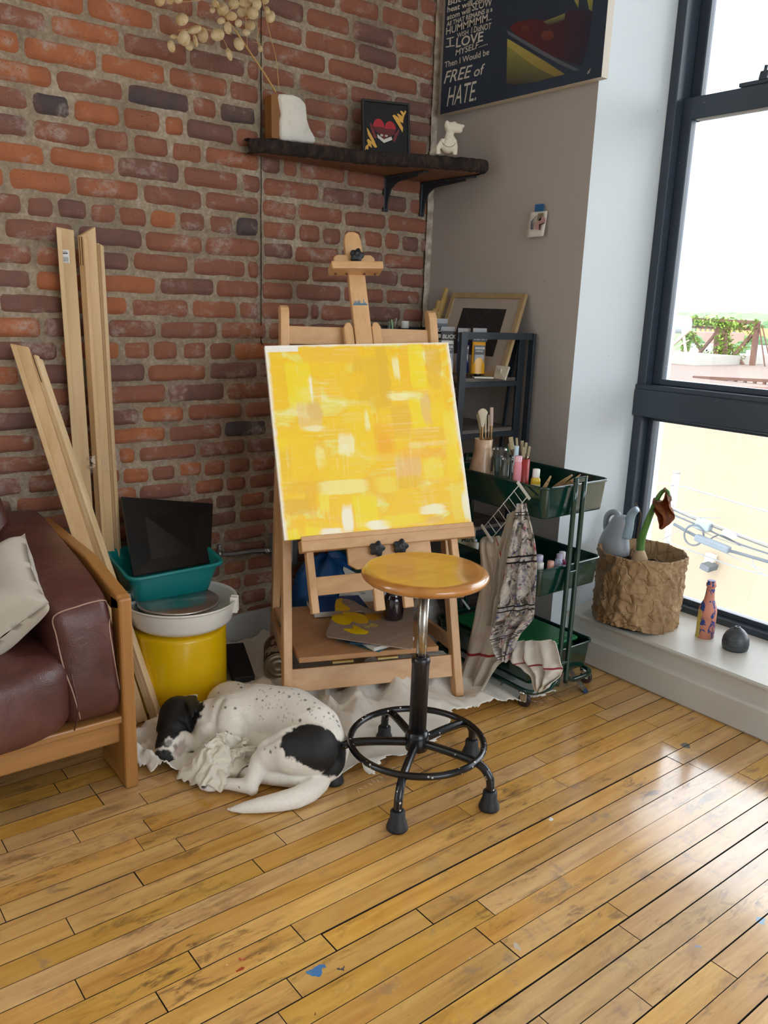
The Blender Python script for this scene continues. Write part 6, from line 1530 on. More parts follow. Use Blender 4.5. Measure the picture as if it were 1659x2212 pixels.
def rack_items():
    # leaning frame
    tl = at(977, 632, x=2.356); tr = at(1137, 632, x=2.356); tr.z = tl.z; br = at(1084, 818, z=ZS+.002); dn = br-tr; q = [tl, tr, tr+dn, tl+dn]; q[3].z = q[2].z
    q[0].x -= .0
    T = thing('framed_print', (q[2]+q[3])/2, 'pale wood picture frame with beige mat and dark print leaning on the grey wall', 'picture')
    o, u, v, n, i = rectframe(T, q, .022, .014, wood('pale_frame_wood', '#A8916C', '#8F7852', 'x', .8, .5)); L = (q[1]-q[0]).length; Hh = (q[3]-q[0]).length
    m = MB(); m.add([p+n*.005 for p in i]+[p+n*.009 for p in i], [(0, 1, 2, 3), (7, 6, 5, 4)], smooth=False); mt = part('mat_board', m, plain('beige_mat', '#A0948A', .8), T)
    O = q[0]+n*.0045; m = MB(); flat(m, O, u, v, n, [(.085, .066), (L-.080, .066), (L-.080, Hh-.085), (.085, Hh-.085)]); pr = part('print', m, plain('dark_print', '#1B1B1E', .6), T, fix=False)
    m = MB()
    for (a, b) in (((.10, .08), (.20, .17)), ((.24, .07), (.16, .16)), ((L-.09, .16), (.19, .22)), ((.12, .20), (.25, .11))): 
        A = O-n*.0003+u*a[0]+v*a[1]; B = O-n*.0003+u*b[0]+v*b[1]; s = (B-A).cross(n).normalized()*.0018; m.add([A-s, A+s, B+s, B-s], [(0, 1, 2, 3)])
    pl = part('print_lines', m, plain('print_line_grey', '#33302F', .6), pr, fix=False); pl['kind'] = 'stuff'
    # small folded wooden easel: three sticks
    T = thing('tabletop_easel', (2.30, 2.64, ZS), 'small folded pine tabletop easel leaning in the corner on the rack', 'easel')
    Mp = wood('pine_sticks', '#B7995F', '#94763F', 'z', 1, .6)
    for (a, b, nm) in (((965, 623), (925, 745), 'leg'), ((964, 641), (938, 720), 'leg'), ((948, 650), (918, 760), 'mast')):
        m = MB(); A = at(*a, y=2.60); B = at(*b, y=2.57); B.z = max(B.z, ZS+.004); m.bar(B, A, .016, .010, up=(0, 1, 0), bev=.001); part(nm, m, Mp, T)
    m = MB(); A = at(936, 668, y=2.585); B = at(957, 690, y=2.585); m.bar(A, B, .012, .008, up=(0, 1, 0), bev=.001); part('cross_piece', m, Mp, T)
    # bottle with white cap, zip bag, black box, brown bottle
    Mcl = thin_glass('clear_plastic', '#E9EDEA', 1.0, .12)
    c = at(875, 690, y=2.60); c = V((c.x, 2.60, ZS)); h = .19; T = thing('spray_bottle', c, 'clear bottle with white cap and printed label behind the upper easel rail', 'bottle')
    m = MB(); m.lathe([(.0001, .001), (.033, .001), (.035, .006), (.035, .125), (.031, .143), (.016, .158), (.014, .162)], 32, c, cap=False); part('bottle_body', m, Mcl, T)
    m = MB(); m.lathe([(.015, .160), (.0165, .162), (.0165, .186), (.0155, .188), (.0001, .188)], 28, c, cap=False); part('cap', m, plain('white_cap', '#D4D6D4', .4), T)
    m = MB(); m.lathe([(.0355, .03), (.0355, .128)], 32, c, cap=False); part('label', m, plain('pale_label', '#B9B9A8', .6), T)
    t = MB(); d = (CAMP-c); d.z = 0; d.normalize(); rt = V((-d.y, d.x, 0)); text_into(t, 'airasol', Matrix.Identity(4), .020, 0, .2, .0003, 'CENTER')
    t.v = [c+(d*math.cos(v.x/.0365)+rt*math.sin(v.x/.0365))*.0362+EZ*(.105+v.y) for v in t.v]; part('lettering', t, plain('label_black', '#15181A', .6), T, fix=False)
    c = at(842, 720, y=2.56); c = V((c.x, 2.56, ZS)); T = thing('zip_bag', c, 'clear zip bag with a light green strip beside the white capped bottle', 'bag')
    m = MB(); A = [at(*p, y=2.55) for p in ((824, 728), (838, 694), (858, 686), (862, 730))]; A = [A[1], A[2], V((A[3].x, 2.53, ZS+.003)), V((A[0].x, 2.53, ZS+.003))]
    m.grid(lambda u, v: A[0].lerp(A[1], u).lerp(A[3].lerp(A[2], u), v)+V((0, -.02*math.sin(PI*u)*v-.006*noise.noise(V((u*5, v*5, 1))), 0)), 12, 12); m.grid(lambda u, v: A[0].lerp(A[1], u).lerp(A[3].lerp(A[2], u), v)+V((0, .02*math.sin(PI*u)*v, 0)), 8, 8); part('plastic_film', m, Mcl, T, fix=False)
    m = MB(); m.bar(at(846, 690, y=2.545), at(850, 728, y=2.54), .005, .002, up=(0, 1, 0)); part('zip_strip', m, plain('light_green', '#8FBE8A', .5), T)
    a = at(905, 712, y=2.58); T = solo('black_canister', MB().lathe([(.0001, 0), (.022, 0), (.022, a.z-ZS-.002), (.0200, a.z-ZS), (.0001, a.z-ZS)], 28, (a.x, 2.58, ZS)), plain('black_can', '#141518', .4), 'black round canister next to the white capped bottle on the rack', 'canister', (a.x, 2.58, ZS))
    a = at(818, 702, y=2.62); solo('black_box', MB().box((a.x+.008, 2.62, (ZS+a.z)/2), (.06, .09, a.z-ZS), bev=.003), plain('black_box_mat', '#15161A', .5), 'black box at the far left end of the rack shelf, behind the mast guide', 'box', (a.x, 2.62, ZS))
    # glass tile and paper on the front of the shelf
    q = [at(1072, 789, z=ZS+.045), at(1100, 792, z=ZS+.045), at(1090, 820, z=ZS+.001), at(1066, 817, z=ZS+.001)]; c = (q[2]+q[3])/2
    T = thing('plaster_tile', c, 'small square plaster tile with a raised relief at the right end of rack shelf', 'tile'); q[0] = at(1072, 789, y=q[3].y+.012); q[1] = at(1100, 792, y=q[2].y+.012)
    m = MB(); nn = (q[1]-q[0]).cross(q[3]-q[0]).normalized(); nn = -nn if nn.dot(CAMP-c) > 0 else nn; m.add(q+[p+nn*.008 for p in q], [(0, 1, 2, 3), (7, 6, 5, 4)]+[(k, (k+1) % 4, 4+(k+1) % 4, 4+k) for k in range(4)], smooth=False); Mt = plain('cream_plaster', '#BDB5A6', .6, .05); o = part('tile_body', m, Mt, T)
    m = MB(); cc = sum(q, V((0, 0, 0)))/4; capsule(m, cc+EZ*-.008-nn*.001, cc+EZ*.006-nn*.001, .005, .004, 12, 4); capsule(m, cc+EZ*.009-nn*.001, cc+EZ*.010-nn*.001, .004, .004, 12, 4); part('relief', m, Mt, T)
    a = at(1022, 815, z=ZS+.003); b = at(1064, 816, z=ZS+.003); m = MB(); m.bar(a, b, .030, .005, bev=.001); m.v = [p+EZ*.0005*math.sin(p.x*200) for p in m.v]; solo('paper_slip', m, plain('paper_white', '#CFCFCB', .8), 'folded slip of white paper lying on the front edge of the rack shelf', 'paper', a)
rack_items()
# ================================================================ GREEN CART
def cart():
    T = thing('utility_cart', (2.165, 1.895, 0), 'dark green three tier metal utility cart on casters by the grey wall', 'cart')
    Mg = NT('dark_green_enamel'); Mg = Mg.fin('#063028', .16, Coat_Weight=.5, Coat_Roughness=.08)
    x0, x1, y0, y1 = 1.995, 2.322, 1.685, 2.165
    def rr(a, b, c, d, r, n=8):
        pts = []
        for (cx, cy, s) in ((b-r, d-r, 0), (a+r, d-r, 1), (a+r, c+r, 2), (b-r, c+r, 3)):
            for k in range(n+1): an = PI/2*s+PI/2*k/n; pts.append((cx+r*math.cos(an), cy+r*math.sin(an)))
        return pts
    for i, (zb, zr) in enumerate(((.660, .765), (.395, .490), (.082, .180))):
        m = MB(); rings = [(zb+.002, .016, .018), (zb, .012, .022), (zb+.004, .010, .024), (zr-.004, .003, .026), (zr, .003, .026), (zr+.001, .0, .028), (zr-.005, -.001, .028), (zr-.006, .002, .027)]
        vs = []; 
        for z, s, r in rings: p = rr(x0+s, x1-s, y0+s, y1-s, r); L = len(p); vs += [(a, b, z) for a, b in p]
        fs = [tuple(range(L))[::-1]]+[(q*L+k, q*L+(k+1) % L, (q+1)*L+(k+1) % L, (q+1)*L+k) for q in range(len(rings)-1) for k in range(L)]
        m.add(vs, fs, smooth=True); o = part('tray', m, Mg, T); solid(o, .0015, 1)
    # two tube frames
    zb = .060
    xa = at(1239, 1100, y=1.668).x; xb = at(1257, 1100, y=1.668).x
    for xx, side in ((xa, -1), (xb, 1)):
        xo = x0-.002 if side < 0 else x1+.002
        pts = [(xx, 1.668, .790), (xx, 1.668, .12), (xx+side*.004, 1.668, .085), (xx+side*.03, 1.668, zb+.004), (xx+side*.06, 1.668, zb), (xo-side*.045, 1.670, zb), (xo-side*.012, 1.683, zb), (xo, 1.715, zb), (xo, 1.80, zb), (xo, 1.99, zb), (xo, 2.135, zb), (xo-side*.012, 2.168, zb), (xo-side*.045, 2.180, zb), (xx+side*.06, 2.182, zb), (xx+side*.03, 2.182, zb+.004), (xx+side*.004, 2.182, .085), (xx, 2.182, .12), (xx, 2.182, .790)]
        m = MB(); m.tube(smooth_path(pts, 6), .0085, 12); part('frame_tube', m, Mg, T)
    for y in (1.668, 2.182):
        for z in (.785, .47, .14):
            m = MB(); m.box(((xa+xb)/2, y, z), (xb-xa+.018, .012, .010 if z < .7 else .016), bev=.003); part('frame_clip', m, Mg, T)
    Mc = plain('chrome_caster', '#B9BBBD', .15, Metallic=1.0); Mw = plain('dark_wheel', '#2A1E1E', .4)
    for (x, y) in ((1.995, 1.715), (1.995, 2.13), (2.322, 1.715), (2.322, 2.13)):
        d = V((.55, -.84, 0)).normalized(); s = V((-d.y, d.x, 0)); c = V((x, y, .023))+d*.010
        m = MB(); m.lathe([(.0001, .046), (.013, .046), (.014, .050), (.014, .055), (.010, .058), (.0001, .058)], 20, (x, y, 0)); 
        for sg in (-1, 1): m.box(c+s*sg*.010+V((0, 0, .012))-d*.004, (.022, .002, .030), Matrix((d, s, EZ)).transposed(), bev=.0008)
        m.tube([c-s*.013, c+s*.013], .0035, 10); f = part('caster', m, Mc, T)
        m = MB(); m.lathe([(.0001, -.007), (.018, -.007), (.0225, -.005), (.0225, .005), (.018, .007), (.0001, .007)], 28, c, rot=frame((0, 0, 0), d, EZ, s).to_3x3()); part('wheel', m, Mw, f)
cart()
ZT, Z2, Z3 = .6635, .3985, .0855
def bottle(name, px, pyt, z, r, X, cap_h, label, bodycol, capcol, group=None, neck=.8, labelband=None):
    """small craft bottle whose top is seen at pixel px, pyt"""
    c = at(px, pyt, x=X); h = c.z-z; c = V((c.x, c.y, z))
    T = thing(name, c, label, 'bottle', group)
    m = MB(); m.lathe([(.0001, 0), (r*.92, 0), (r, .003), (r, (h-cap_h)*.86), (r*.92, (h-cap_h)*.95), (r*neck*.9, h-cap_h)], 24, c, cap=False); part('bottle_body', m, plain('bottle_'+bodycol, bodycol, .3), T)
    m = MB(); m.lathe([(r*neck, h-cap_h), (r*neck, h-.0015), (r*neck*.92, h), (.0001, h)], 24, c, cap=False); part('cap', m, plain('cap_'+capcol, capcol, .3), T)
    if labelband:
        m = MB(); m.lathe([(r+.0003, h*.12), (r+.0003, h*.62)], 24, c, cap=False); part('label', m, plain('label_'+labelband, labelband, .6), T)
    return c
def brush(T, base, tip, w, kind='flat', handle='#15171A', ferrule='#B79A6A', hair='#D8CDB4', hl=.62):
    base = V(base); tip = V(tip); d = (tip-base); L = d.length; d.normalize(); sd = d.cross(V((_f.x, _f.y, 0))).normalized(); nn = d.cross(sd)
    m = MB(); m.tube([base, base+d*L*.3, base+d*L*hl], [.0022, .0036, .0028], 10); h = part('handle', m, plain('handle_'+handle, handle, .3), T)
    m = MB(); f0, f1 = hl, hl+.2
    def ov(t, a, w0, t0): return base+d*L*t+sd*math.cos(a)*w0+nn*math.sin(a)*t0
    rings = [(f0, .0032, .0032), (f0+.08, .0036, .0034), (f1, w*.5 if kind != 'fan' else w*.35, .0026)]
    vs = [ov(t, 2*PI*k/14, a, b) for t, a, b in rings for k in range(14)]; m.add(vs, [(i*14+k, i*14+(k+1) % 14, (i+1)*14+(k+1) % 14, (i+1)*14+k) for i in range(2) for k in range(14)], smooth=True); part('ferrule', m, plain('ferrule_'+ferrule, ferrule, .25, Metallic=.9), T)
    m = MB(); w1 = w*.5 if kind != 'fan' else w*1.25; rings = [(f1, rings[2][1], .0026), ((f1+1)/2, (rings[2][1]+w1)/2*1.05, .003), (.985, w1, .002), (1.0, w1*.9, .0008)]
    vs = [ov(t+(.035*math.cos(2*PI*k/14)**2*-1 if (kind == 'fan' and t > .9) else 0), 2*PI*k/14, a, b) for t, a, b in rings for k in range(14)]; m.add(vs, [(i*14+k, i*14+(k+1) % 14, (i+1)*14+(k+1) % 14, (i+1)*14+k) for i in range(3) for k in range(14)]+[tuple(range(42, 56))], smooth=True)
    mb = NT('bristle_'+hair); n = mb.noise(mb.tex((300, 300, 8)), 1, 3); mb.bump(n, .6, .001); b = s2l(hair); part('bristles', m, mb.fin(mb.mix(n, tuple(x*.75 for x in b[:3])+(1,), b), .8), T)
def cart_items():
    # turned vase of brushes
    c = at(1045, 948, x=2.062); vt = c.z; c = V((c.x, c.y, ZT))
    T = thing('brush_vase', c, 'peach coloured turned ceramic vase full of paint brushes on the green cart', 'vase')
    k = (at(1073, 950, z=.80)-at(1023, 950, z=.80)).length/2
    zt = vt-ZT; k = .0315
    mv = NT('marbled_peach_clay'); n = mv.noise(mv.tex((9, 9, 1.2)), 3, 5, .6, 1.2); mv = mv.fin(mv.ramp(n, [(.35, '#B9977A'), (.6, '#CDAE90'), (.75, '#DABFA3')]), .38, Coat_Weight=.3)
    m = MB(); m.lathe([(.0001, 0), (k*.95, 0), (k*1.30, .006), (k*1.5, .03), (k*1.5, .06), (k*1.38, zt*.5), (k*1.1, zt*.72), (k*.98, zt*.86), (k*1.04, zt), (k*.95, zt), (k*.88, zt*.85)], 40, c, cap=False); o = part('vase_body', m, mv, T)
    for i, (tx, ty, bw, kd, hx) in enumerate(((1043, 882, .014, 'fan', 1040), (1062, 880, .012, 'flat', 1060), (1049, 898, .007, 'flat', 1048), (1056, 896, .006, 'flat', 1055), (1038, 890, .012, 'fan', 1038))):
        B = thing('paint_brush', c+V((.0, 0, .02)), ['fan brush with pale bristles standing in the peach vase, its front one', 'flat brush with pinkish bristles, the rightmost in the peach vase', 'thin brush with gold ferrule in the middle of the peach vase', 'thin brush with gold ferrule just left of the pink flat brush', 'fan brush behind the front fan brush at the left of the peach vase'][i], 'brush', 'brushes in the peach vase')
        yy = c.y-.012+.008*i*.6
        tip = at(tx, ty, y=yy); base = at(hx+2, 1010, y=c.y); base.z = ZT+.02
        brush(B, base, tip, bw, kd, ['#15171A', '#10141A', '#14181C', '#15171A', '#4A1A20'][i], '#B89C74' if i != 1 else '#B8A078', ['#D9CFB8', '#C9B3A8', '#D0C2A0', '#CFC0A0', '#CFC6AE'][i], .58)
    # clear jars
    Mcl = thin_glass('jar_glass', '#F2F5F3', 1.6, .05)
    def jar(px, py, X, r, label, content=None):
        c = at(px, py, x=X); h = c.z-ZT; c = V((c.x, c.y, ZT)); T = thing('glass_jar', c, label, 'jar', 'clear jars on the green cart')
        m = MB(); m.lathe([(.0001, .001), (r*.95, .001), (r, .005), (r, h*.80), (r*.82, h*.88), (r*.84, h*.9), (r*.8, h*.93), (r*.85, h*.96), (r*.85, h)], 32, c, cap=False); part('glass_body', m, Mcl, T)
        if content:
            m = MB(); m.lathe([(.0001, .003), (r*.9, .003), (r*.9, h*.5), (.0001, h*.5)], 28, c, cap=False); part('tinted_water', m, plain('contents_'+content, content, .2, Alpha=.55), T)
    jar(1080, 968, 2.07, .030, 'tall empty clear jar just right of the peach brush vase')
    jar(1097, 990, 2.045, .024, 'clear jar holding greenish water left of the pink bottle', '#4E7F70')
    a = at(1103, 967, x=2.12); T = thing('green_lid_jar', V((a.x, a.y, ZT)), 'jar with a bright green lid behind the clear jars on the cart', 'jar'); m = MB(); m.lathe([(.0001, 0), (.022, 0), (.023, .005), (.023, a.z-ZT-.03), (.019, a.z-ZT-.012)], 24, T.location, cap=False); part('glass_body', m, Mcl, T); m = MB(); m.lathe([(.021, a.z-ZT-.014), (.021, a.z-ZT-.001), (.0001, a.z-ZT)], 24, T.location, cap=False); part('lid', m, plain('bright_green_lid', '#2F7A50', .4), T)
    bottle('glue_bottle', 1115, 963, ZT, .0125, 2.10, .03, 'slim pale blue capped bottle behind the pink bottle on the cart', '#BFC9CE', '#AFC4D0')
    bottle('pink_bottle', 1120, 985, ZT, .0135, 2.035, .018, 'slim pink bottle standing beside the clear jars on the cart', '#D98A96', '#E3B4C0', neck=.95)
    bottle('yellow_paint_bottle', 1159, 1013, ZT, .0165, 2.10, .028, 'small yellow paint bottle with a white cap in the top cart tray', '#D9B52C', '#E6E2D8', neck=.75, labelband='#D8CFA8')
    # red can of bristle brushes
    c = at(1130, 990, x=2.15); rz_ = c.z-ZT; c = V((c.x, c.y, ZT)); T = thing('red_can', c, 'red can holding a bunch of pale bristle brushes at the back of the cart', 'can')
    m = MB(); m.lathe([(.0001, 0), (.024, 0), (.025, .003), (.025, rz_), (.024, rz_), (.023, .01), (.0001, .01)], 28, c, cap=False); part('can_body', m, plain('red_tin', '#9A1F1C', .35), T)
    for i, (tx, ty, w) in enumerate(((1103, 944, .015), (1116, 946, .008), (1128, 952, .011), (1137, 956, .010), (1144, 964, .010), (1100, 958, .011), (1131, 966, .010))):
        B = thing('bristle_brush', c+V((0, 0, .012)), 'pale bristle brush in the red can, number'.replace(', number', ' ')+['tallest and furthest left', 'thin one with an orange ferrule', 'in the middle at the back', 'right of the middle', 'rightmost, leaning to the wall', 'low one on the left', 'low one in front on the right'][i], 'brush', 'bristle brushes in the red can')
        tip = at(tx, ty, y=c.y+.01*(i % 3-1)); base = c+V((.006*(i % 3-1), .004*(i % 2), .012)); brush(B, base, tip, w, 'flat', '#B98A3A', '#C08A2A' if i == 1 else '#A79C88', '#B0A07C', .60)
    # wooden clay tools
    Mw = wood('pale_tool_wood', '#D2AE80', '#B08A5C', 'x', 1, .5)
    for i, (a, b, w) in enumerate((((1176, 1054), (1190, 1028), .015), ((1196, 1056), (1236, 1026), .017), ((1212, 1054), (1242, 1033), .014), ((1222, 1050), (1254, 1025), .009), ((1230, 1050), (1270, 1029), .013))):
        lab = ['single wooden clay tool leaning beside the yellow paint bottle', 'wooden clay knife, the largest and leftmost of the group at the cart corner', 'wooden clay tool with a hole, second from left at the cart corner', 'thin wooden clay tool poking up in the middle of the corner group', 'wooden clay tool lying rightmost over the cart corner'][i]
        X_ = 2.10 if i == 0 else 2.20+.015*i; B_ = at(*b, x=X_); A = at(*a, x=X_-.01); e_ = (A-B_).normalized(); A = B_+e_*max(.05, min(.12, (B_.z-ZT-.012)/max(.2, -e_.z)))
        A.z = max(A.z, ZT+.008)
        T = thing('clay_tool', A, lab, 'tool', 'wooden clay tools'); d = (B_-A); L = d.length; d.normalize(); s = d.cross(V((_f.x, _f.y, 0))).normalized(); nn = d.cross(s)
        pts = []
        for k in range(9): t = k/8; pts.append((t*L, w*.5*(.35+.65*math.sin(PI*min(1, .15+t*.9))**.8)))
        poly = pts+[(x, -y) for x, y in reversed(pts)]
        m = MB(); m.prism(poly, -.0022, .0022, frame(A, d, s, nn)); o = part('tool_body', m, Mw, T); bv = o.modifiers.new('b', 'BEVEL'); bv.width = .0008
        if i in (0, 2): m = MB(); m.lathe([(.0001, -.0028), (.0022, -.0028), (.0022, .0028), (.0001, .0028)], 12, A+d*L*.82, rot=frame((0, 0, 0), s, d, nn).to_3x3()); part('hole', m, plain('tool_hole', '#4A3826', .8), T)
    # second tray bottles
    for (px, py, r, X, bc, cc, lab) in ((1167, 1215, .0155, 2.045, '#D8D4CE', '#DEDAD4', 'small bottle with a white cap at the front of the middle tray'), (1166, 1199, .0155, 2.085, '#5A4E86', '#B9B4CC', 'small purple bottle with clear cap behind the white capped one'), (1190, 1212, .0145, 2.09, '#C4552E', '#D9A090', 'small orange bottle with a pink cap in the middle tray'), (1206, 1208, .014, 2.13, '#6A7FA8', '#A9B6CC', 'small blue grey bottle right of the orange one in the middle tray'), (1209, 1197, .0135, 2.165, '#7A6A9A', '#BDB2CC', 'small lilac bottle behind the blue grey one in the middle tray'), (1215, 1192, .0145, 2.20, '#8A2E50', '#D6D2D2', 'small white capped bottle furthest back beside the cart leg'),
                                        (1008, 1168, .0145, 2.035, '#2F6A3A', '#A9C2B0', 'small green bottle with a clear cap at the left of the middle tray'), (1024, 1165, .0145, 2.06, '#34467E', '#9AA6C2', 'small dark blue bottle with clear cap near the easel leg'), (1028, 1172, .0135, 2.025, '#BEB8A8', '#C9C5B8', 'small cream bottle in front of the dark blue one near the easel')):
        bottle('craft_paint_bottle', px, py, Z2, r, X, .024, lab, bc, cc, 'small paint bottles in the middle tray')
    # box with lettering
    q = at(1010, 1150, y=2.06); T = thing('printed_box', V((q.x, 2.07, Z2)), 'cream printed box standing at the left end of the middle tray', 'box')
    m = MB(); rd = V((.80, -.60, 0)); c = V((q.x, 2.07, (Z2+q.z+.02)/2)); R = Matrix((rd, V((.60, .80, 0)), EZ)).transposed(); m.box(c, (.070, .03, q.z+.02-Z2), R, bev=.001); o = part('box_body', m, plain('cream_card', '#A39C80', .7), T)
    for tx, px, py in (('Makers', 985, 1157), ('Mark', 996, 1170)):
        t = MB(); d = ray(px, py); nn = V((-.60, -.80, 0)); p0 = c+nn*.0155; tt = (p0-CAMP).dot(nn)/d.dot(nn); text_into(t, tx, frame(CAMP+d*tt+nn*.0006, rd, EZ, nn), .024, 0, 0, .0006, sx=.95); part('lettering', t, plain('black_print', '#1A1A18', .6), o, fix=False)
    # green lidded container in the lowest tray
    T = thing('green_lid_box', (2.16, 1.925, Z3), 'plastic food box with a bright green lid in the lowest cart tray', 'box'); m = MB(); m.box((2.16, 1.925, Z3+.040), (.25, .38, .078), bev=.015); part('box_body', m, plain('clear_green_plastic', '#2E5A44', .3), T)
    m = MB(); m.box((2.16, 1.925, Z3+.092), (.262, .392, .016), bev=.007); m.box((2.16, 1.925, Z3+.101), (.225, .35, .006), bev=.003); part('lid', m, plain('green_lid', '#0E6A38', .35), T)
cart_items()
def wire_rack():
    # two rows of squares hanging from the rim of the top tray
    A = at(1122, 1047, x=1.982); B = at(1140, 1072, x=1.978); C_ = at(1044, 1140, x=1.955); D = C_+(B-A)
    T = thing('wire_rack', A, 'white wire grid rack hanging askew from the top tray of the green cart', 'rack'); Mw = plain('white_coated_wire', '#C9C8C2', .4)
    u = (B-A); v = (C_-A)
    for t in (0.0, 1.0):
        m = MB(); m.tube([A+u*t, A+u*t+v], .0016, 8); part('side_wire', m, Mw, T)
    for k in range(0, 8):
        m = MB(); p = A+v*(k/7); m.tube([p-u*.06, p+u*1.06], .0013 if k not in (0, 7) else .0016, 8); part('cross_wire', m, Mw, T)
    for k in (0, 7):
        m = MB(); p = A+v*(k/7); m.bar(p-u*.25, p+u*1.25, .005, .010, up=v, bev=.0015); part('end_bar', m, Mw, T)
wire_rack()
def towel_mat(name, base, stripes=(), blots=(), weave=True):
    m = NT(name); g = m.n('Attribute', attribute_name='tuv', attribute_type='GEOMETRY').outputs['Vector']; sp = m.n('SeparateXYZ', ins={0: g}); U, W = sp.outputs[0], sp.outputs[1]
    n = m.noise(g, 4, 5, .6); b = s2l(base); c = m.mix(n, tuple(x*.8 for x in b[:3])+(1,), b)
    for (sc, th, col, loc, a) in blots:
        bn = m.noise(m.n('Mapping', ins={'Vector': g, 'Location': (loc, loc*.7, 0), 'Scale': (sc*.6, sc*2.1, 1)}).outputs[0], 1, 7, .72, .6); c = m.mix(m.math('MULTIPLY', m.ramp(bn, [(th, 0.0), (th+.05, 1.0)]), a), c, col)
    for (axis, pos, wd, col) in stripes:
        x = U if axis == 'u' else W; d = m.math('ABSOLUTE', m.math('SUBTRACT', x, pos)); c = m.mix(m.math('LESS_THAN', d, wd), c, col)
    wv = m.n('TexChecker', ins={'Vector': g, 'Scale': 160.0}); m.bump(m.math('ADD', wv.outputs[1], m.noise(g, 120, 3)), .35, .0015)
    return m.fin(c, .9)
def hanging(name, label, nodes, mat, nu=70, nv=90, folds=7, amp=.012, seed=0, group=None, thick=.0022):
    """cloth strip through rows of control points: nodes = [(left_px, right_px, y_px, x_depth)...] from top to bottom"""
    rows = [(at(a[0], a[1], x=a[2]), at(b[0], b[1], x=b[2])) for a, b in nodes]
    Ls = smooth_path([r[0] for r in rows], 10); Rs = smooth_path([r[1] for r in rows], 10); n = len(Ls)
    m = MB(); uv = []
    def fn(u, v):
        t = v*(n-1); i = min(int(t), n-2); f = t-i; a = Ls[i].lerp(Ls[i+1], f); b = Rs[i].lerp(Rs[i+1], f); p = a.lerp(b, u)
        ph = folds*2*PI*u+1.5*math.sin(v*3+seed)+noise.noise(V((u*3, v*3, seed)))*2
        k = amp*(.4+.8*v)
        d = V((-1, -.1, 0))*(k*math.sin(ph)+.4*k*noise.noise(V((u*9, v*7, seed+5)))*2)+EZ*(.010*noise.noise(V((u*6, seed, 1))) if v > .97 else 0)
        p = p+d
        uv.append((u, v, 0)); return p
    m.grid(fn, nu, nv)
    o = solo(name, m, mat, label, 'towel', rows[0][0], group, fix=False)
    at_ = o.data.attributes.new('tuv', 'FLOAT_VECTOR', 'POINT'); at_.data.foreach_set('vector', [q for t in uv for q in t])
    solid(o, thick); return o
M_t1 = towel_mat('paint_stained_towel', '#DAD4C8', [('v', p+d, .0035, '#17181A') for p in (.10, .33, .53, .79) for d in (0, .022)]+[('v', .95, .003, '#17181A')],
    [(7, .47, '#8E8CA0', 1.3, .5), (9, .52, '#262424', 4.1, .9), (6, .58, '#1E3A8A', 7.7, .8), (7, .57, '#B0525E', 3.1, .6), (8, .60, '#C09A20', 9.4, .7), (14, .52, '#3A3434', 2.2, .5)])
M_t2 = towel_mat('red_striped_towel', '#CDC3B4', [('v', .70, .010, '#8C2A28'), ('u', .82, .02, '#9A3A36')], [(5, .60, '#B58A90', 2.3, .6), (6, .64, '#2C3668', 5.2, .7), (4, .60, '#A89A86', 8.1, .5)])
M_t3 = towel_mat('cream_striped_towel', '#DDD6CA', [('v', .45, .016, '#8C3436'), ('u', .3, .012, '#9A4A48')], [(5, .64, '#C49A90', 3.3, .3)])
hanging('striped_towel', 'cream cloth with red stripes draped over the middle tray, left of the stained towel', [((1046, 1160, 1.978), (1078, 1158, 1.978)), ((1036, 1180, 1.95), (1092, 1190, 1.96)), ((1040, 1250, 1.96), (1105, 1250, 1.96)), ((1030, 1320, 1.955), (1110, 1330, 1.955)), ((1008, 1400, 1.95), (1100, 1410, 1.95)), ((996, 1450, 1.94), (1075, 1440, 1.95)), ((985, 1500, 1.93), (1045, 1495, 1.93))], M_t2, folds=2.6, amp=.011, seed=2)
hanging('stained_towel', 'white waffle towel with black stripes and dried paint hanging on the wire rack', [((1116, 1088, 1.965), (1136, 1088, 1.965)), ((1110, 1120, 1.945), (1146, 1118, 1.955)), ((1100, 1180, 1.93), (1160, 1175, 1.94)), ((1088, 1260, 1.925), (1162, 1255, 1.93)), ((1076, 1330, 1.92), (1158, 1320, 1.925)), ((1064, 1365, 1.92), (1146, 1345, 1.925)), ((1068, 1395, 1.92), (1120, 1375, 1.92)), ((1086, 1428, 1.92), (1096, 1425, 1.92))], M_t1, folds=2.3, amp=.013, seed=5)
hanging('draped_rag', 'crumpled cream rag with a red stripe hanging over the lower cart tray', [((1108, 1385, 1.965), (1200, 1383, 1.985)), ((1098, 1400, 1.945), (1210, 1405, 1.965)), ((1095, 1425, 1.94), (1213, 1440, 1.955)), ((1125, 1440, 1.94), (1205, 1462, 1.95)), ((1150, 1462, 1.94), (1190, 1480, 1.945)), ((1162, 1488, 1.95), (1174, 1492, 1.95))], M_t3, folds=3.2, amp=.018, seed=9)
hanging('beige_cloth', 'plain beige cloth hanging between the striped towel and the stained towel', [((1098, 1110, 1.965), (1118, 1100, 1.965)), ((1088, 1150, 1.955), (1112, 1150, 1.955)), ((1070, 1220, 1.95), (1100, 1225, 1.95)), ((1062, 1290, 1.95), (1092, 1300, 1.95)), ((1052, 1350, 1.95), (1078, 1350, 1.95))], towel_mat('beige_towel', '#A99E8E'), folds=2, amp=.008, seed=13)
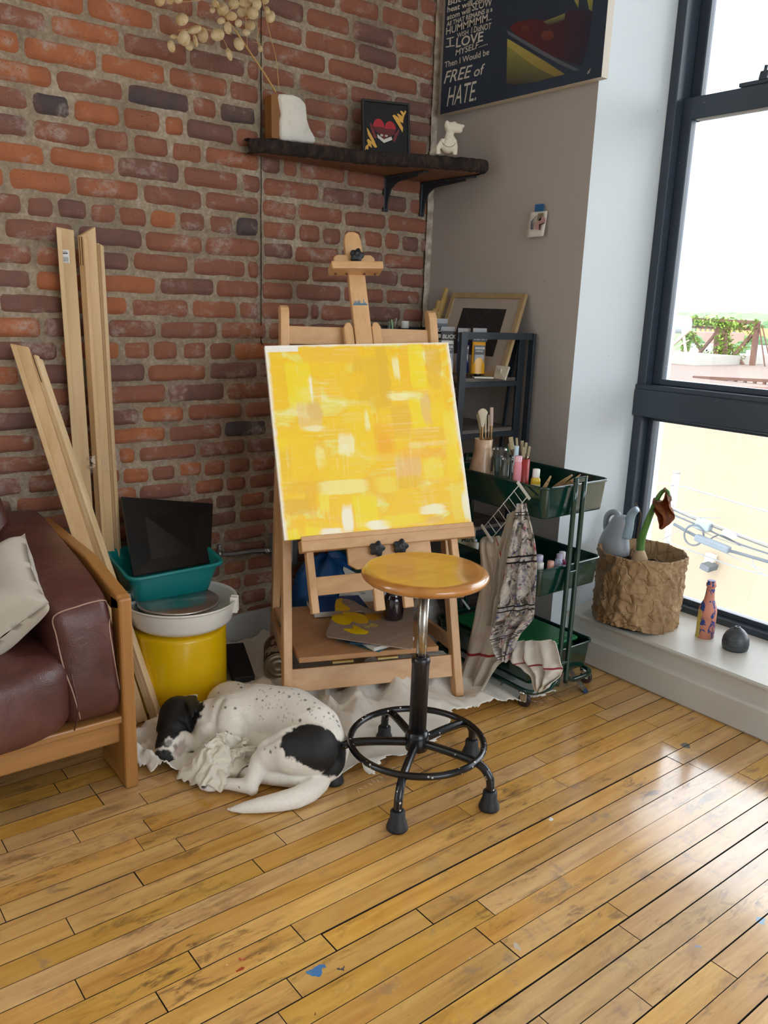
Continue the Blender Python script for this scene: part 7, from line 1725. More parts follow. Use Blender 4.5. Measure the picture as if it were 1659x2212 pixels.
def floor_bits():
    # steel clamp bar under the cart corner
    a = at(1268, 1497, z=.002); b = at(1226, 1440, z=.080); d = (b-a).normalized(); T = thing('steel_bar', a, 'flat steel bar with a blue tip leaning out from under the cart corner', 'bar'); m = MB(); m.bar(a+d*.004, b, .024, .004, up=(0, 0, 1), bev=.0006); o = part('bar_body', m, plain('brushed_steel', '#8E867E', .3, Metallic=.8), T)
    m = MB(); m.bar(a+d*.001, a+d*.016, .0246, .0048, up=(0, 0, 1), bev=.0006); tp = part('tip', m, plain('blue_tape_tip', '#1E3A5A', .5), T); tp['label'] = 'dark blue tip'
    m = MB(); nn = d.cross(d.cross(EZ)).normalized(); nn = nn if nn.z > 0 else -nn; m.tube([a+d*.03+nn*.0015, a+d*.03+nn*.0026], .0026, 14); part('rivet', m, plain('rivet_bright', '#D0D0CE', .2, Metallic=1.0), T)
    # cloudy plastic sheet
    m = MB(); c = at(1105, 1472, z=.01)+V((.02, .10, 0)); seed = 4
    def fn(u, v):
        x, y = (u-.5)*.22, (v-.5)*.26; return (c.x+x, c.y+y, .012+.055*(1-abs(2*u-1)**2)*(1-abs(2*v-1)**2)+.03*abs(noise.noise(V((x*16, y*16, seed))))+.01*noise.noise(V((x*50, y*50, 2))))
    m.grid(fn, 50, 50); mt = NT('cloudy_plastic_sheet'); mt = mt.fin('#9FA8A2', .3, Alpha=.6); solo('plastic_sheet', m, mt, 'crumpled cloudy plastic sheet on the floor under the green cart', 'plastic sheet', c, fix=False)
    # plastic bag behind the stool post and clear clip
    c = at(955, 1335, z=.09)+V((.06, .10, 0)); c = V((2.00, 2.24, .004)); m = MB()
    def fn(u, v):
        a = 2*PI*u; t = v*PI*.5; r = math.cos(t)**.6*(1+.2*noise.noise(V((math.cos(a)*2, math.sin(a)*2, 1)))+.10*(1-abs(noise.noise(V((a*3, v*4, 2))))*2)); return (c.x+.07*r*math.cos(a), c.y+.07*r*math.sin(a), c.z+.24*math.sin(t))
    m.grid(fn, 50, 26, wrapu=True); mt = NT('thin_clear_bag'); mt = mt.fin('#B9B6B0', .15, Alpha=.35); solo('plastic_bag', m, mt, 'crumpled clear plastic bag on the floor behind the stool post', 'bag', c, fix=False)
    a = at(1000, 1297, y=2.04); b = at(1012, 1313, y=2.03); T = thing('clear_clip', a, 'clear plastic clip sticking out beside the right easel leg under the seat', 'clip'); m = MB(); m.bar(a, b, .012, .008, up=(0, 0, 1), bev=.002, ext=.012); part('jaw', m, plain('clear_acrylic', '#BEC2C4', .1, Alpha=.7), T)
floor_bits()
# ================================================================ WINDOW SILL
ZW = .1845
def sill_items():
    c = V((2.588, 1.705, ZW)); rb, rt, h = .150, .158, .275
    T = thing('paper_plant_pot', c, 'large plant pot wrapped in crumpled brown kraft paper on the window sill', 'pot')
    m = MB()
    def wrap(u, v):
        a = 2*PI*u; r = rb+(rt-rb)*v
        d = V((math.cos(a), math.sin(a), 0)); q = V((math.cos(a)*2.2, math.sin(a)*2.2, v*1.9))
        f1 = 1-abs(noise.noise(q*1.6+V((3, 1, 2))))*2.4; f2 = 1-abs(noise.noise(q*4+V((1, 6, 2))))*2.2; f3 = noise.noise(q*9)
        r += .012*max(0, f1)**2*(1-.4*v)+.006*max(0, f2)**2+.0025*f3-.004
        if v < .05: r -= .004
        z = h*v+.010*noise.noise(V((math.cos(a)*2, math.sin(a)*2, 5)))*(1 if v > .9 else .3)+(.012*math.sin(a*2+1) if v < .1 else 0)+.008
        return c+d*r+EZ*max(.001, z)
    m.grid(wrap, 170, 60, wrapu=True)
    mk = NT('kraft_paper'); v = mk.tex(); n = mk.noise(v, 14, 6, .65, .8); f = mk.n('TexVoronoi', feature='DISTANCE_TO_EDGE', ins={'Vector': mk.n('VectorMath', operation='ADD', ins={0: v, 1: mk.n('VectorMath', operation='SCALE', ins={0: mk.n('TexNoise', ins={'Vector': v, 'Scale': 9.0}).outputs[1], 'Scale': .12}).outputs[0]}).outputs[0], 'Scale': 17.0}); cr = mk.ramp(f.outputs[0], [(0.0, 1.0), (.06, 0.0)])
    mk.bump(mk.math('ADD', mk.math('MULTIPLY', cr, -.6), n), .7, .008); mk = mk.fin(mk.mix(mk.math('MULTIPLY', cr, .35), mk.ramp(n, [(.35, '#8E6E4C'), (.65, '#A98A64')]), '#C4A880'), .7)
    o = part('paper_wrap', m, mk, T, fix=False); solid(o, .0015)
    # folded inner lip
    m = MB()
    def lip(u, v):
        a = 2*PI*u; d = V((math.cos(a), math.sin(a), 0)); p = wrap(u, 1.0); return p-d*(.004+.020*v+.006*noise.noise(V((a*2, v*2, 3))))-EZ*(.075*v+.02*v*noise.noise(V((a*3, 1, 3))))+EZ*.003*math.sin(PI*v)
    m.grid(lip, 120, 10, wrapu=True); o = part('paper_lip', m, mk, T, fix=False); solid(o, .0012)
    m = MB(); m.lathe([(.0001, .004), (.120, .004), (.125, .012), (.125, .10), (.0001, .10)], 40, c); part('pot', m, plain('black_nursery_pot', '#101113', .5), T)
    m = MB(); zs = h-.060
    m.grid(lambda u, v: c+V((.140*v*math.cos(2*PI*u), .140*v*math.sin(2*PI*u), zs+.010*noise.noise(V((v*math.cos(2*PI*u)*8, v*math.sin(2*PI*u)*8, 1)))+.006*noise.noise(V((v*math.cos(2*PI*u)*30, v*math.sin(2*PI*u)*30, 1))))), 50, 20, wrapu=True)
    ms = NT('dark_soil'); n = ms.noise(ms.tex(), 90, 5, .7); ms.bump(n, 1, .006); ms = ms.fin(ms.ramp(n, [(.4, '#1A1511'), (.65, '#3A2E24')]), .95); part('soil', m, ms, T, fix=False)
    zS = c.z+zs
    # bulb plant
    X_ = 2.60
    A = lambda px, py, x=X_: at(px, py, x=x)
    b0 = A(1381, 1212); P_ = thing('bulb_plant', V((b0.x, b0.y, zS)), 'bulb plant with one green stem and a withered brown leaf in the paper pot', 'plant')
    m = MB(); k = (b0-CAMP).dot(_f)/FPX
    m.lathe([(.0001, -.01), (17*k, 0), (19*k, 8*k), (16*k, 20*k), (11*k, 30*k), (8*k, 36*k), (.0001, 38*k)], 28, V((b0.x, b0.y, zS+.0))); part('bulb', m, plain('papery_bulb', '#B59C7C', .7, .2, .5, 90), P_)
    m = MB(); st = smooth_path([V((b0.x, b0.y, zS+.03)), A(1386, 1165), A(1398, 1130), A(1408, 1105), A(1417, 1083), A(1428, 1065), A(1437, 1059), A(1443, 1063), A(1446, 1072)], 6)
    n_ = len(st); m.tube(st, [(9.5-(7.3*(i/(n_-1))**.8))*k for i in range(n_)], 14); mg = NT('green_stem'); mg = mg.fin(mg.ramp(mg.noise(mg.tex((30, 30, 3)), 2, 4), [(.35, '#3E6A2E'), (.65, '#6F9A48')]), .45); part('stem', m, mg, P_)
    m = MB(); m.tube(smooth_path([V((b0.x-.01, b0.y+.01, zS+.04)), A(1378, 1150), A(1384, 1118), A(1381, 1100), A(1372, 1087)], 5), .0022, 8); m.tube(smooth_path([V((b0.x, b0.y+.005, zS+.02)), A(1366, 1185), A(1360, 1205)], 5), .0018, 7); part('dead_stem', m, plain('dead_stem_brown', '#6A4A30', .8), P_)
    ml = NT('withered_leaf'); n = ml.noise(ml.tex((1, 1, .5)), 55, 5, .7, 1); tl = ml.n('BsdfTranslucent', ins={'Color': '#B0602A'}); ml.bump(n, .8, .004); ml.set(ml.b, 'Base Color', ml.ramp(n, [(.35, '#4A2C1A'), (.5, '#7A4826'), (.62, '#A8662E')])); ml.set(ml.b, 'Roughness', .7)
    mx = ml.n('MixShader', ins={0: .4}); ml.set(mx, 1, ml.b.outputs[0]); ml.set(mx, 2, tl.outputs[0]); ml.t.links.new(mx.outputs[0], ml.out.inputs[0]); ml = ml.m
    m = MB(); s = 289/1659.0; C5 = lambda a, b, x=X_: at(1370+a*s, 1000+b*s, x=x)
    L = smooth_path([C5(375, 305), C5(400, 400), C5(330, 480), C5(195, 440), C5(200, 520), C5(280, 590), C5(320, 690), C5(325, 815)], 5); Rr = smooth_path([C5(385, 310), C5(430, 380), C5(470, 470), C5(475, 520), C5(470, 600), C5(460, 680), C5(420, 760), C5(335, 825)], 5)
    N = len(L)
    def leaf(u, v):
        i = min(int(v*(N-1)), N-2); f = v*(N-1)-i; a = L[i].lerp(L[i+1], f); b = Rr[i].lerp(Rr[i+1], f); p = a.lerp(b, u); return p+V((.020*math.sin(u*9+2*math.sin(v*5))*(.3+math.sin(PI*v))+.008*noise.noise(p*60), 0, 0))
    m.grid(leaf, 30, 44); o = part('withered_leaf', m, ml, P_, fix=False); solid(o, .0008)
    # watering can
    W = thing('watering_can', V((2.56, 1.79, zS)), 'grey plastic watering can with loop handle standing in the paper pot', 'watering can'); mg = NT('soft_grey_plastic'); mg = mg.fin(mg.mix(mg.noise(mg.tex(), 6, 3), '#7F858C', '#979DA3'), .42)
    x = 2.575; Cn = lambda a, b, xx=x: at(1220+a*.2803, 1020+b*.2803, x=xx)
    m = MB()
    ctr = [(Cn(372, 640), .068, .052), (Cn(375, 590), .066, .052), (Cn(380, 530), .060, .050), (Cn(392, 470), .050, .046), (Cn(420, 410), .042, .040), (Cn(440, 360), .036, .034), (Cn(445, 330), .028, .026)]
    vs = []; n = 30
    for (p, ry, rx) in ctr:
        for q in range(n): a = 2*PI*q/n; vs.append(p+V((rx*math.cos(a), ry*math.sin(a), 0)))
    m.add(vs, [(i*n+q, i*n+(q+1) % n, (i+1)*n+(q+1) % n, (i+1)*n+q) for i in range(len(ctr)-1) for q in range(n)]+[tuple(range(n))[::-1], tuple(range((len(ctr)-1)*n, len(ctr)*n))], smooth=True); b = part('can_body', m, mg, W); subsurf(b, 1)
    m = MB(); hp = smooth_path([Cn(345, 520), Cn(320, 430), Cn(325, 350), Cn(350, 315), Cn(385, 308), Cn(410, 330), Cn(418, 370), Cn(425, 410)], 6); m.tube(hp, .0115, 14); m.tube(smooth_path([Cn(352, 560), Cn(345, 500), Cn(360, 465)], 4), .012, 12); part('handle', m, mg, W)
    m = MB(); sp_ = smooth_path([Cn(470, 500), Cn(490, 420), Cn(505, 350), Cn(530, 305), Cn(558, 285)], 6); n_ = len(sp_); m.tube(sp_, [.022-.010*(i/(n_-1)) for i in range(n_)], 16); part('spout', m, plain('pale_blue_grey_plastic', '#8FA3B0', .4), W)
    # painted bottle
    c = at(1523, 1388, z=ZW)+V((.022, .018, 0)); top = at(1534, 1253, x=c.x).z; h = top-ZW; r = .0315
    T = thing('painted_bottle', c, 'small bottle painted in patches of coral, blue and yellow on the sill', 'bottle')
    mp = NT('painted_patches'); v = mp.tex(); n = mp.noise(mp.tex((1, 1, 1), (.3, .1, 0)), 20, 2, .5, 1.2); n2 = mp.noise(mp.tex((1, 1, .8), (3, 1, 2)), 38, 2, .5, .8)
    sp = mp.n('SeparateXYZ', ins={0: v}); cc = mp.ramp(n2, [(0.0, '#C8826C'), (.52, '#283E86'), (.62, '#C8826C')], 'CONSTANT')
    yl = mp.math('MULTIPLY', mp.math('GREATER_THAN', mp.math('ADD', mp.math('MULTIPLY', sp.outputs[1], 1.0), mp.math('MULTIPLY', mp.math('SUBTRACT', n, .5), .02)), .004), mp.math('LESS_THAN', sp.outputs[2], h*.52)); cc = mp.mix(yl, cc, mp.ramp(n, [(0.0, '#C9B64E'), (.60, '#C8826C'), (.63, '#C9B64E')], 'CONSTANT')); mp = mp.fin(cc, .5)
    prof = [(.0001, 0), (r*.88, 0), (r, .005), (r, h*.46), (r*.98, h*.52), (r*.82, h*.60), (r*.58, h*.68), (r*.50, h*.76), (r*.44, h*.88), (r*.44, h*.905), (r*.54, h*.91), (r*.54, h*.955), (r*.46, h*.96), (r*.46, h), (r*.36, h), (r*.34, h*.9)]
    m = MB(); m.lathe(prof, 40, c, cap=False); bd = part('bottle_body', m, mp, T)
    m = MB(); d = (CAMP-c); d.z = 0; d.normalize(); rt = V((-d.y, d.x, 0)); wv = []
    for k in range(26): t = (k/25-.5)*1.5; z = h*.40+.0045*math.sin(k*1.9); wv.append(c+(d*math.cos(t)+rt*math.sin(t))*(r+.0006)+EZ*z)
    m.tube(wv, .0011, 5); part('embossed_line', m, plain('coral_relief', '#CF8E78', .5), bd)
    m = MB(); m.lathe([(r*.37, h+.0005), (.0001, h+.0003)], 24, c, cap=False); part('mouth', m, plain('blue_mouth', '#2C4A8A', .5), T)
    # dark round vase
    c = at(1590, 1417, z=ZW)+V((.030, .024, 0)); r = .045; top = at(1590, 1352, x=c.x).z-ZW
    T = thing('round_bud_vase', c, 'small round charcoal bud vase with a tiny neck on the window sill', 'vase')
    m = MB(); H_ = top; pr = [(.0001, 0), (r*.6, 0), (r*.80, .004), (r*.97, H_*.22), (r, H_*.38), (r*.95, H_*.56), (r*.78, H_*.74), (r*.50, H_*.88), (r*.24, H_*.96), (r*.20, H_), (r*.13, H_), (r*.10, H_*.9)]
    m.lathe(pr, 44, c, cap=False); mv = NT('burnished_charcoal_clay'); n = mv.noise(mv.tex((1, 1, 6)), 14, 5, .7); mv.bump(n, .2, .002); mv = mv.fin(mv.ramp(n, [(.4, '#2C3034'), (.65, '#4C5054')]), .45); part('vase_body', m, mv, T)
sill_items()
# ================================================================ OUTSIDE
def outside():
    M_cream = NT('cream_render'); n = M_cream.noise(M_cream.tex(), .4, 5, .6); n2 = M_cream.noise(M_cream.tex(), 6, 5, .7); M_cream = M_cream.fin(M_cream.mix(M_cream.ramp(n2, [(.72, 0.0), (.78, .4)]), M_cream.ramp(n, [(.3, '#786B59'), (.7, '#7E715F')]), '#6E6450'), .9)
    XW = 13.0; zr = at(1659, 858, x=XW+1).z
    M_rust = plain('rusted_steel', '#563A30', .85, .25); M_grn = plain('ivy_leaves', '#6F8A32', .8, .4); M_metal = plain('pale_metal_sheet', '#8A8E92', .6, .1); M_wh = plain('white_painted_sheds', '#8A8A86', .8, .05); M_gl = plain('distant_glass', '#4A5560', .3)
    T = thing('cream_building', (XW+8, 4, -13), 'long cream rendered building filling the lower window pane outside', 'building')
    m = MB(); m.box((XW+8, 4, (zr-13)/2), (16, 70, zr+13)); part('wall', m, M_cream, T)
    m = MB(); m.box((XW+8, 4, zr+.05), (16.4, 70.4, .1)); part('roof', m, plain('rust_streaked_roof', '#54443A', .9, .3), T)
    # low rusty railing and beam on the roof
    X1 = XW+2.5
    T = thing('roof_railing', at(1580, 825, x=X1), 'rusty railing and pipe running along the roof edge beyond the window', 'railing')
    def Q(px, py, x): return at(px, py, x=x)
    for i, px in enumerate(range(1505, 1760, 21)):
        m = MB(); p = Q(px, 816+(px-1505)*.045, X1); m.bar(V((p.x, p.y, zr)), p, .05, .05, up=(0, 1, 0)); part('post', m, M_rust, T)
    m = MB(); a = Q(1498, 815, X1); b = Q(1800, 829, X1); m.bar(a, b, .06, .06); part('top_rail', m, M_rust, T)
    m = MB(); a = Q(1425, 836, X1-1); b = Q(1800, 856, X1-1); m.tube([a, b], .10, 10); part('pipe', m, M_rust, T)
    # white shed
    Xs = XW+7; T = thing('white_shed', Q(1455, 840, Xs), 'white shed with a grey roof at the left of the far roof', 'building'); a = Q(1405, 782, Xs); b = Q(1487, 842, Xs); m = MB(); m.box((Xs+1.5, (a.y+b.y)/2, (a.z+zr)/2), (3, abs(a.y-b.y), a.z-zr)); part('wall', m, M_wh, T)
    m = MB(); m.box((Xs+1.5, (a.y+b.y)/2, a.z+.12), (3.4, abs(a.y-b.y)+.5, .28)); part('roof', m, plain('shed_roof_grey', '#8C8880', .8), T)
    for px in (1428, 1450, 1464): p = Q(px, 818, Xs-.03); m = MB(); m.box((p.x, p.y, p.z), (.06, .55 if px != 1428 else .7, .9)); part('window', m, plain('tan_shutter', '#9A8266', .8), T)
    # steel gantry with ivy
    Xg = XW+9
    T = thing('steel_gantry', Q(1560, 840, Xg), 'rusted steel gantry overgrown with green ivy on the roof outside', 'gantry')
    def beam(a, b, w, mat, nm='beam', x=Xg, x2=None): m = MB(); m.bar(Q(*a, x), Q(*b, x2 or x), w*.55, w*.55, up=(1, 0, 0)); return part(nm, m, mat, T)
    beam((1420, 686), (1642, 697), .16, M_rust, 'top_beam'); beam((1485, 706), (1640, 712), .12, M_rust, 'top_beam')
    beam((1553, 708), (1545, 826), .30, M_rust, 'post'); beam((1567, 708), (1572, 826), .30, M_rust, 'post'); beam((1636, 700), (1620, 826), .22, M_rust, 'post')
    for a, b, w in (((1550, 716), (1490, 788), .13), ((1492, 716), (1536, 802), .10), ((1575, 745), (1615, 800), .12), ((1632, 714), (1576, 780), .17), ((1640, 702), (1656, 818), .05), ((1646, 702), (1672, 818), .05), ((1487, 790), (1505, 818), .07)): beam(a, b, w, M_rust, 'brace')
    for a, b, w in (((1447, 708), (1455, 772), .10), ((1475, 712), (1484, 780), .10), ((1426, 730), (1448, 708), .10), ((1454, 744), (1490, 712), .14), ((1426, 735), (1446, 768), .09), ((1444, 760), (1488, 735), .05)): beam(a, b, w, plain('pale_beam', '#A08C7C', .8), 'brace', x=Xs+.5)
    random.seed(21)
    def leaves(nm, segs, n, r, sz):
        m = MB()
        for _ in range(n):
            a, b = random.choice(segs); t = random.random(); p = Q(a[0]+(b[0]-a[0])*t, a[1]+(b[1]-a[1])*t, Xg)+V((random.gauss(0, r), random.gauss(0, r), random.gauss(0, r))); d1 = V((random.gauss(0, 1), random.gauss(0, 1), random.gauss(0, 1))).normalized(); d2 = d1.cross(V((.3, .5, 1))).normalized(); s = sz*random.uniform(.6, 1.3)
            m.add([p-d1*s, p+d2*s*.7, p+d1*s, p-d2*s*.7], [(0, 1, 2, 3)])
        o = part(nm, m, M_grn, T, fix=False); o['kind'] = 'stuff'
    leaves('ivy', [((1490, 694), (1640, 706)), ((1490, 694), (1600, 702)), ((1555, 706), (1548, 826)), ((1570, 706), (1572, 826)), ((1562, 706), (1562, 820)), ((1562, 720), (1555, 820))], 2600, .07, .05)
    leaves('ivy', [((1632, 714), (1576, 780)), ((1535, 760), (1490, 790)), ((1492, 716), (1512, 750)), ((1488, 715), (1486, 755)), ((1478, 725), (1480, 762)), ((1575, 745), (1600, 780))], 900, .055, .045)
    Tt = thing('water_tank', Q(1460, 712, Xg-1), 'horizontal pale metal tank on top of the roof frame outside', 'tank'); a = Q(1425, 699, Xg-1); b = Q(1486, 702, Xg-1); m = MB(); m.tube([a, a.lerp(b, .02), b.lerp(a, .02), b], [.20, .24, .24, .20], 24); part('tank_body', m, plain('pale_tank_metal', '#9AA4AA', .4, .05), Tt)
    m = MB(); c = a.lerp(b, .5); m.tube([c-(b-a).normalized()*.03, c+(b-a).normalized()*.03], .25, 24); part('band', m, plain('dark_band', '#5A646C', .5), Tt)
    # far buildings
    X2 = 80
    for i, (x0, x1, y0, y1, xx, col, lab) in enumerate(((1506, 1590, 704, 745, 150, '#A97F52', 'distant orange brick building with rows of windows below the wooded hill'), (1488, 1518, 716, 745, 120, '#8A6A60', 'distant brown brick building left of the orange brick one'))):
        a = Q(x0, y0, xx); b = Q(x1, y1, xx); T = thing('distant_building', V((xx, (a.y+b.y)/2, -14)), lab, 'building'); m = MB(); m.box((xx+6, (a.y+b.y)/2, (a.z-14)/2), (12, abs(a.y-b.y), a.z+14)); part('wall', m, plain('bw_'+col, col, .9), T)
        if i == 0:
            for r_ in range(3):
                for k in range(8):
                    p = Q(x0+7+k*10.4, 709+r_*11, xx-.1); m = MB(); m.box((p.x, p.y, p.z), (.2, .35*xx/150*1.0, .75)); part('window', m, M_gl, T)
            m = MB(); m.box((xx+6, a.y-2.0, a.z+.5), (12, 3, 1.0)); part('roof', m, plain('bw_roof', '#9A7A5A', .9), T)
    random.seed(31); k_ = 0
    names = ['low white flat roofed warehouse beyond the gantry', 'pale grey low shed in the far yard', 'white parked trailer in the far yard', 'low building with a light roof under the trees']
    for (x0, x1, y0, y1, xx) in ((1492, 1528, 742, 756, 70), (1498, 1545, 766, 800, 42), (1578, 1625, 778, 806, 42), (1600, 1659, 745, 752, 95), (1612, 1640, 756, 764, 75), (1640, 1700, 790, 815, 38), (1576, 1600, 764, 776, 60), (1646, 1690, 766, 776, 62), (1525, 1545, 755, 764, 70)):
        a = Q(x0, y0, xx); b = Q(x1, y1, xx); T = solo('distant_shed', MB().box((xx+2, (a.y+b.y)/2, (a.z-14)/2), (4, abs(a.y-b.y), a.z+14)), M_wh, 'low white building in the hazy yards beyond the overgrown gantry', 'building', V((xx, (a.y+b.y)/2, -14)), 'white yard buildings'); k_ += 1
    # ground and wooded hill
    mg = NT('far_ground'); n = mg.noise(mg.tex(), .12, 6, .7); mg = mg.fin(mg.ramp(n, [(.35, '#8C9088'), (.5, '#A09C90'), (.6, '#6E8060')]), .95)
    m = MB(); m.add([(4, -400, -14), (900, -400, -14), (900, 700, -14), (4, 700, -14)], [(0, 1, 2, 3)]); g = struct('ground_outside', m, mg)
    mh = NT('hazy_tree_cover'); v = mh.tex((1, 1, 1)); vo = mh.n('TexVoronoi', ins={'Vector': v, 'Scale': .22}); n = mh.noise(v, .05, 6, .65); cc = mh.ramp(mh.math('ADD', mh.math('MULTIPLY', vo.outputs['Distance'], .5), mh.math('MULTIPLY', n, .6)), [(.3, '#43583A'), (.8, '#60744C')]); mh = mh.fin(cc, 1.0)
    m = MB(); hx = 330
    def hill(u, v):
        y = -250+u*900; t = v; x = hx+140*t; p = Q(1530, 676, hx+140); top = p.z+1.0*math.sin(y*.011+1)+.8*math.sin(y*.031)
        return (x, y, -14+(top+14)*math.sin(PI/2*min(1, t))**.8+1.4*noise.noise(V((x*.12, y*.12, 1)))+.8*noise.noise(V((x*.4, y*.4, 1))))
    m.grid(hill, 420, 46); h = struct('hill', m, mh, None, fix=False)
    mt = plain('dark_green_trees', '#46603E', .95, .35)
    for i, (px, py, r, xx) in enumerate(((1615, 722, 4.5, 170), (1630, 712, 5, 190), (1648, 718, 4.5, 170), (1600, 732, 3.5, 150), (1664, 708, 5, 190), (1640, 738, 3.0, 120), (1515, 706, 3, 200), (1498, 735, 2.5, 100), (1602, 752, 2.5, 95))):
        r *= .42; p = Q(px, py+6, xx); m = MB(); m.grid(lambda u, v: p+V((math.cos(2*PI*u)*math.sin(PI*v)*r, math.sin(2*PI*u)*math.sin(PI*v)*r*1.3, math.cos(PI*v)*r*.9))*(1+.35*noise.noise(V((math.cos(2*PI*u)*2.5*math.sin(PI*v), math.sin(2*PI*u)*2.5, math.cos(PI*v)*2.5+i*7)))+.12*noise.noise(V((u*30, v*18, i)))), 60, 30, wrapu=True)
        m.tube([V((p.x, p.y, -14)), p], r*.12, 8)
        solo('distant_tree', m, mt, 'dark green leafy tree in the haze below the far hill', 'tree', V((p.x, p.y, -14)), 'trees below the far hill', fix=False)
    # pole and cables in front of the cream wall
    Xp = 9.5; a = Q(1461, 1022, Xp); T = thing('utility_pole', V((a.x, a.y, -14)), 'weathered wooden utility pole in front of the cream building outside', 'pole'); m = MB(); m.lathe([(.055, -14-a.z+a.z), (.048, a.z)], 16, (a.x, a.y, 0)); part('pole', m, plain('grey_pole_wood', '#8C8478', .9, .15), T)
    m = MB(); m.lathe([(.050, a.z), (.052, a.z+.02), (.0001, a.z+.02)], 16, (a.x, a.y, 0)); part('pole_cap', m, plain('pole_cap_grey', '#6E6A62', .8), T)
    dk = plain('dark_cable', '#3A4046', .6); md = plain('mid_cable', '#6A6C6C', .6)
    def cable(pts, r, mat, lab): m = MB(); m.tube(smooth_path([Q(x, y, Xp-.05) for x, y in pts], 6), r, 6); solo('overhead_cable', m, mat, lab, 'cable', Q(*pts[0], Xp-.05), 'overhead cables')
    G = 'thin overhead cable strung from the utility pole in front of the cream wall'
    for pts, r, mt_ in (([(1468, 1051), (1480, 1052), (1560, 1076), (1665, 1107), (1750, 1130)], .010, md), ([(1385, 1038), (1420, 1042), (1456, 1048)], .009, md), ([(1386, 1080), (1430, 1086), (1456, 1092)], .006, md), ([(1385, 1095), (1420, 1088), (1456, 1078)], .005, md),
                        ([(1455, 1098), (1500, 1116), (1580, 1148), (1660, 1177), (1750, 1206)], .013, md), ([(1455, 1102), (1500, 1122), (1580, 1153), (1660, 1183), (1750, 1212)], .008, dk), ([(1455, 1112), (1520, 1140), (1590, 1172), (1660, 1196), (1750, 1225)], .011, dk), ([(1458, 1120), (1540, 1158), (1600, 1180), (1665, 1208)], .005, md),
                        ([(1456, 1132), (1500, 1156), (1560, 1184), (1600, 1196), (1662, 1214), (1750, 1240)], .020, dk), ([(1440, 1170), (1500, 1192), (1580, 1222), (1662, 1245), (1750, 1270)], .009, md), ([(1548, 1185), (1600, 1210), (1662, 1236)], .006, md), ([(1460, 1110), (1500, 1104), (1550, 1099)], .006, md), ([(1462, 1118), (1500, 1118), (1556, 1118)], .006, md),
                        ([(1385, 1150), (1420, 1120), (1455, 1100)], .006, md), ([(1386, 1116), (1420, 1108), (1456, 1100)], .006, md), ([(1430, 1165), (1470, 1145), (1520, 1131)], .005, md), ([(1532, 1166), (1546, 1158), (1560, 1157), (1600, 1178)], .009, dk), ([(1625, 1200), (1628, 1222), (1645, 1238), (1665, 1244)], .008, md)):
        cable(pts, r, mt_, G)
    ring = [Q(1499+21*math.cos(2*PI*k/28), 1156+22*math.sin(2*PI*k/28), Xp-.12) for k in range(28)]; m = MB(); m.tube(ring, .012, 8, closed=True); solo('cable_coil', m, dk, 'round coil of spare dark cable hanging among the overhead lines', 'cable', ring[0])
    a = Q(1503, 1160, Xp-.18); b = Q(1576, 1189, Xp-.18); m = MB(); m.bar(a, b, .10, .085, up=(0, 0, 1), bev=.02); solo('splice_case', m, plain('dark_splice_case', '#4A5258', .6, .15), 'long dark grey splice case hanging on the overhead cable', 'cable box', a)
    a = Q(1506, 1128, Xp-.05); b = Q(1536, 1140, Xp-.05); m = MB(); m.bar(a, b, .12, .13, up=(0, 0, 1), bev=.02); solo('terminal_box', m, plain('grey_terminal_box', '#6A7276', .6, .15), 'grey ribbed terminal box on the upper overhead cables near the pole', 'cable box', a)
    a = Q(1563, 1148, Xp-.05); b = Q(1592, 1160, Xp-.05); m = MB(); m.bar(a, b, .10, .07, up=(0, 0, 1), bev=.02); solo('white_cable_box', m, plain('white_cable_box_mat', '#B4B8B8', .6), 'white box clamped on the overhead cables right of the grey one', 'cable box', a)
    # wall lamp with conduit on the cream wall
    Xl = XW-.06; p = Q(1531, 1222, Xl); T = thing('exterior_lamp', p, 'small wall lamp and box fixed to the cream building outside', 'lamp'); m = MB(); m.bar(Q(1522, 1219, Xl-.15), Q(1541, 1229, Xl-.15), .30, .10, bev=.01); part('lamp_head', m, dk, T); m = MB(); m.bar(Q(1525, 1206, Xl), Q(1543, 1214, Xl), .12, .22, bev=.01); part('back_box', m, plain('lamp_box', '#A8A294', .7), T)
outside()
SKY, SUN, EXPO = 2.6, 1.0, 1.52
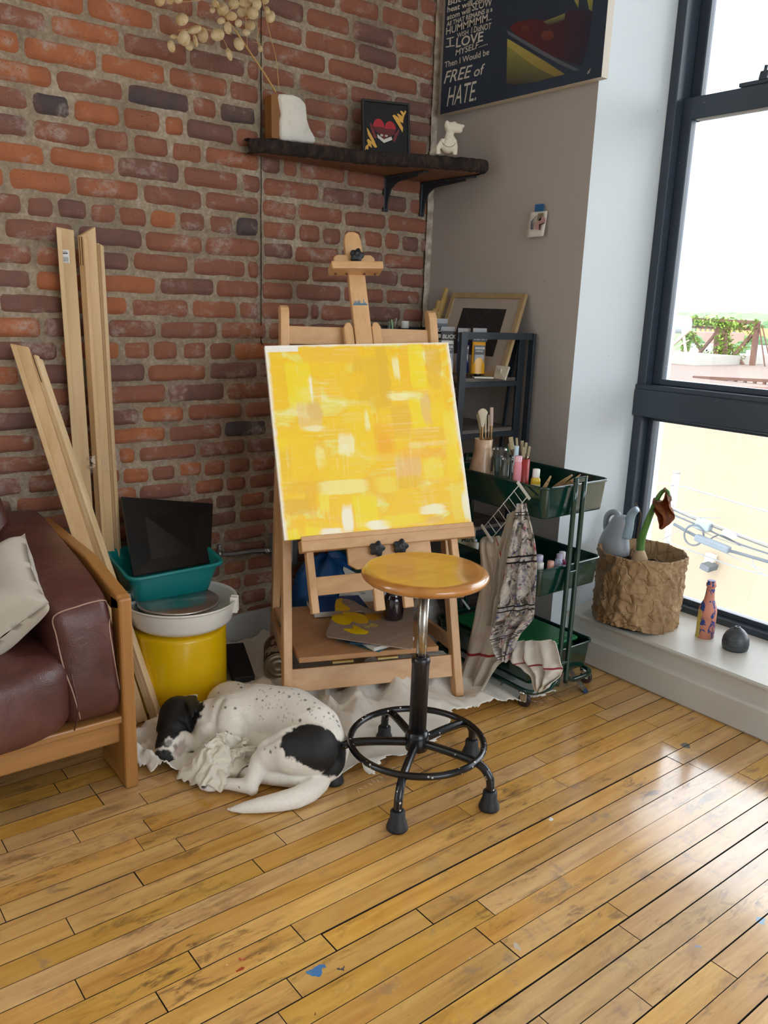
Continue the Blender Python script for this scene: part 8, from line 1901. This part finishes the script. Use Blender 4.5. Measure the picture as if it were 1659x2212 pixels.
# ================================================================ LIGHT
w = bpy.data.worlds.new('overcast'); S.world = w; w.use_nodes = True; nt = w.node_tree; nt.nodes.clear()
tc = nt.nodes.new('ShaderNodeTexCoord'); sp = nt.nodes.new('ShaderNodeSeparateXYZ'); nt.links.new(tc.outputs['Generated'], sp.inputs[0])
rp = nt.nodes.new('ShaderNodeValToRGB'); nt.links.new(sp.outputs[2], rp.inputs[0])
rp.color_ramp.elements[0].position = 0.0; rp.color_ramp.elements[0].color = (.80, .87, .95, 1)
rp.color_ramp.elements[1].position = .5; rp.color_ramp.elements[1].color = (.86, .93, 1.0, 1)
bg = nt.nodes.new('ShaderNodeBackground'); bg.inputs[1].default_value = SKY; nt.links.new(rp.outputs[0], bg.inputs[0])
wo = nt.nodes.new('ShaderNodeOutputWorld'); nt.links.new(bg.outputs[0], wo.inputs[0])
def area(name, loc, rot, sx, sy, power=0, portal=False, col=(1, 1, 1)):
    l = bpy.data.lights.new(name, 'AREA'); l.shape = 'RECTANGLE'; l.size = sx; l.size_y = sy; l.energy = power; l.color = col
    if portal: l.cycles.is_portal = True
    o = bpy.data.objects.new(name, l); COL.objects.link(o); o.location = loc; o.rotation_euler = rot; return o
for i, (a, b) in enumerate(((JY, .52), (.52, -.92), (-1.12, -3.16))):
    area('sky_portal', (WX+.14, (a+b)/2, 1.6), (0, PI/2, 0), 2.75, a-b, portal=True)
area('sky_portal', (1.08, -3.52, 1.8), (PI/2, 0, 0), 2.9, 2.1, portal=True)
sun = bpy.data.lights.new('sun', 'SUN'); sun.energy = SUN; sun.angle = .05; sun.color = (1, .93, .82)
so = bpy.data.objects.new('sun', sun); COL.objects.link(so); so.rotation_euler = (0, math.radians(-38), math.radians(12))
S.view_settings.view_transform = 'Standard'; S.view_settings.look = 'None'; S.view_settings.gamma = 1; S.view_settings.use_curve_mapping = False
S.view_settings.exposure = EXPO
S.cycles.max_bounces = 10; S.cycles.diffuse_bounces = 6; S.cycles.glossy_bounces = 4; S.cycles.transmission_bounces = 8; S.cycles.transparent_max_bounces = 16
S.cycles.sample_clamp_indirect = 8
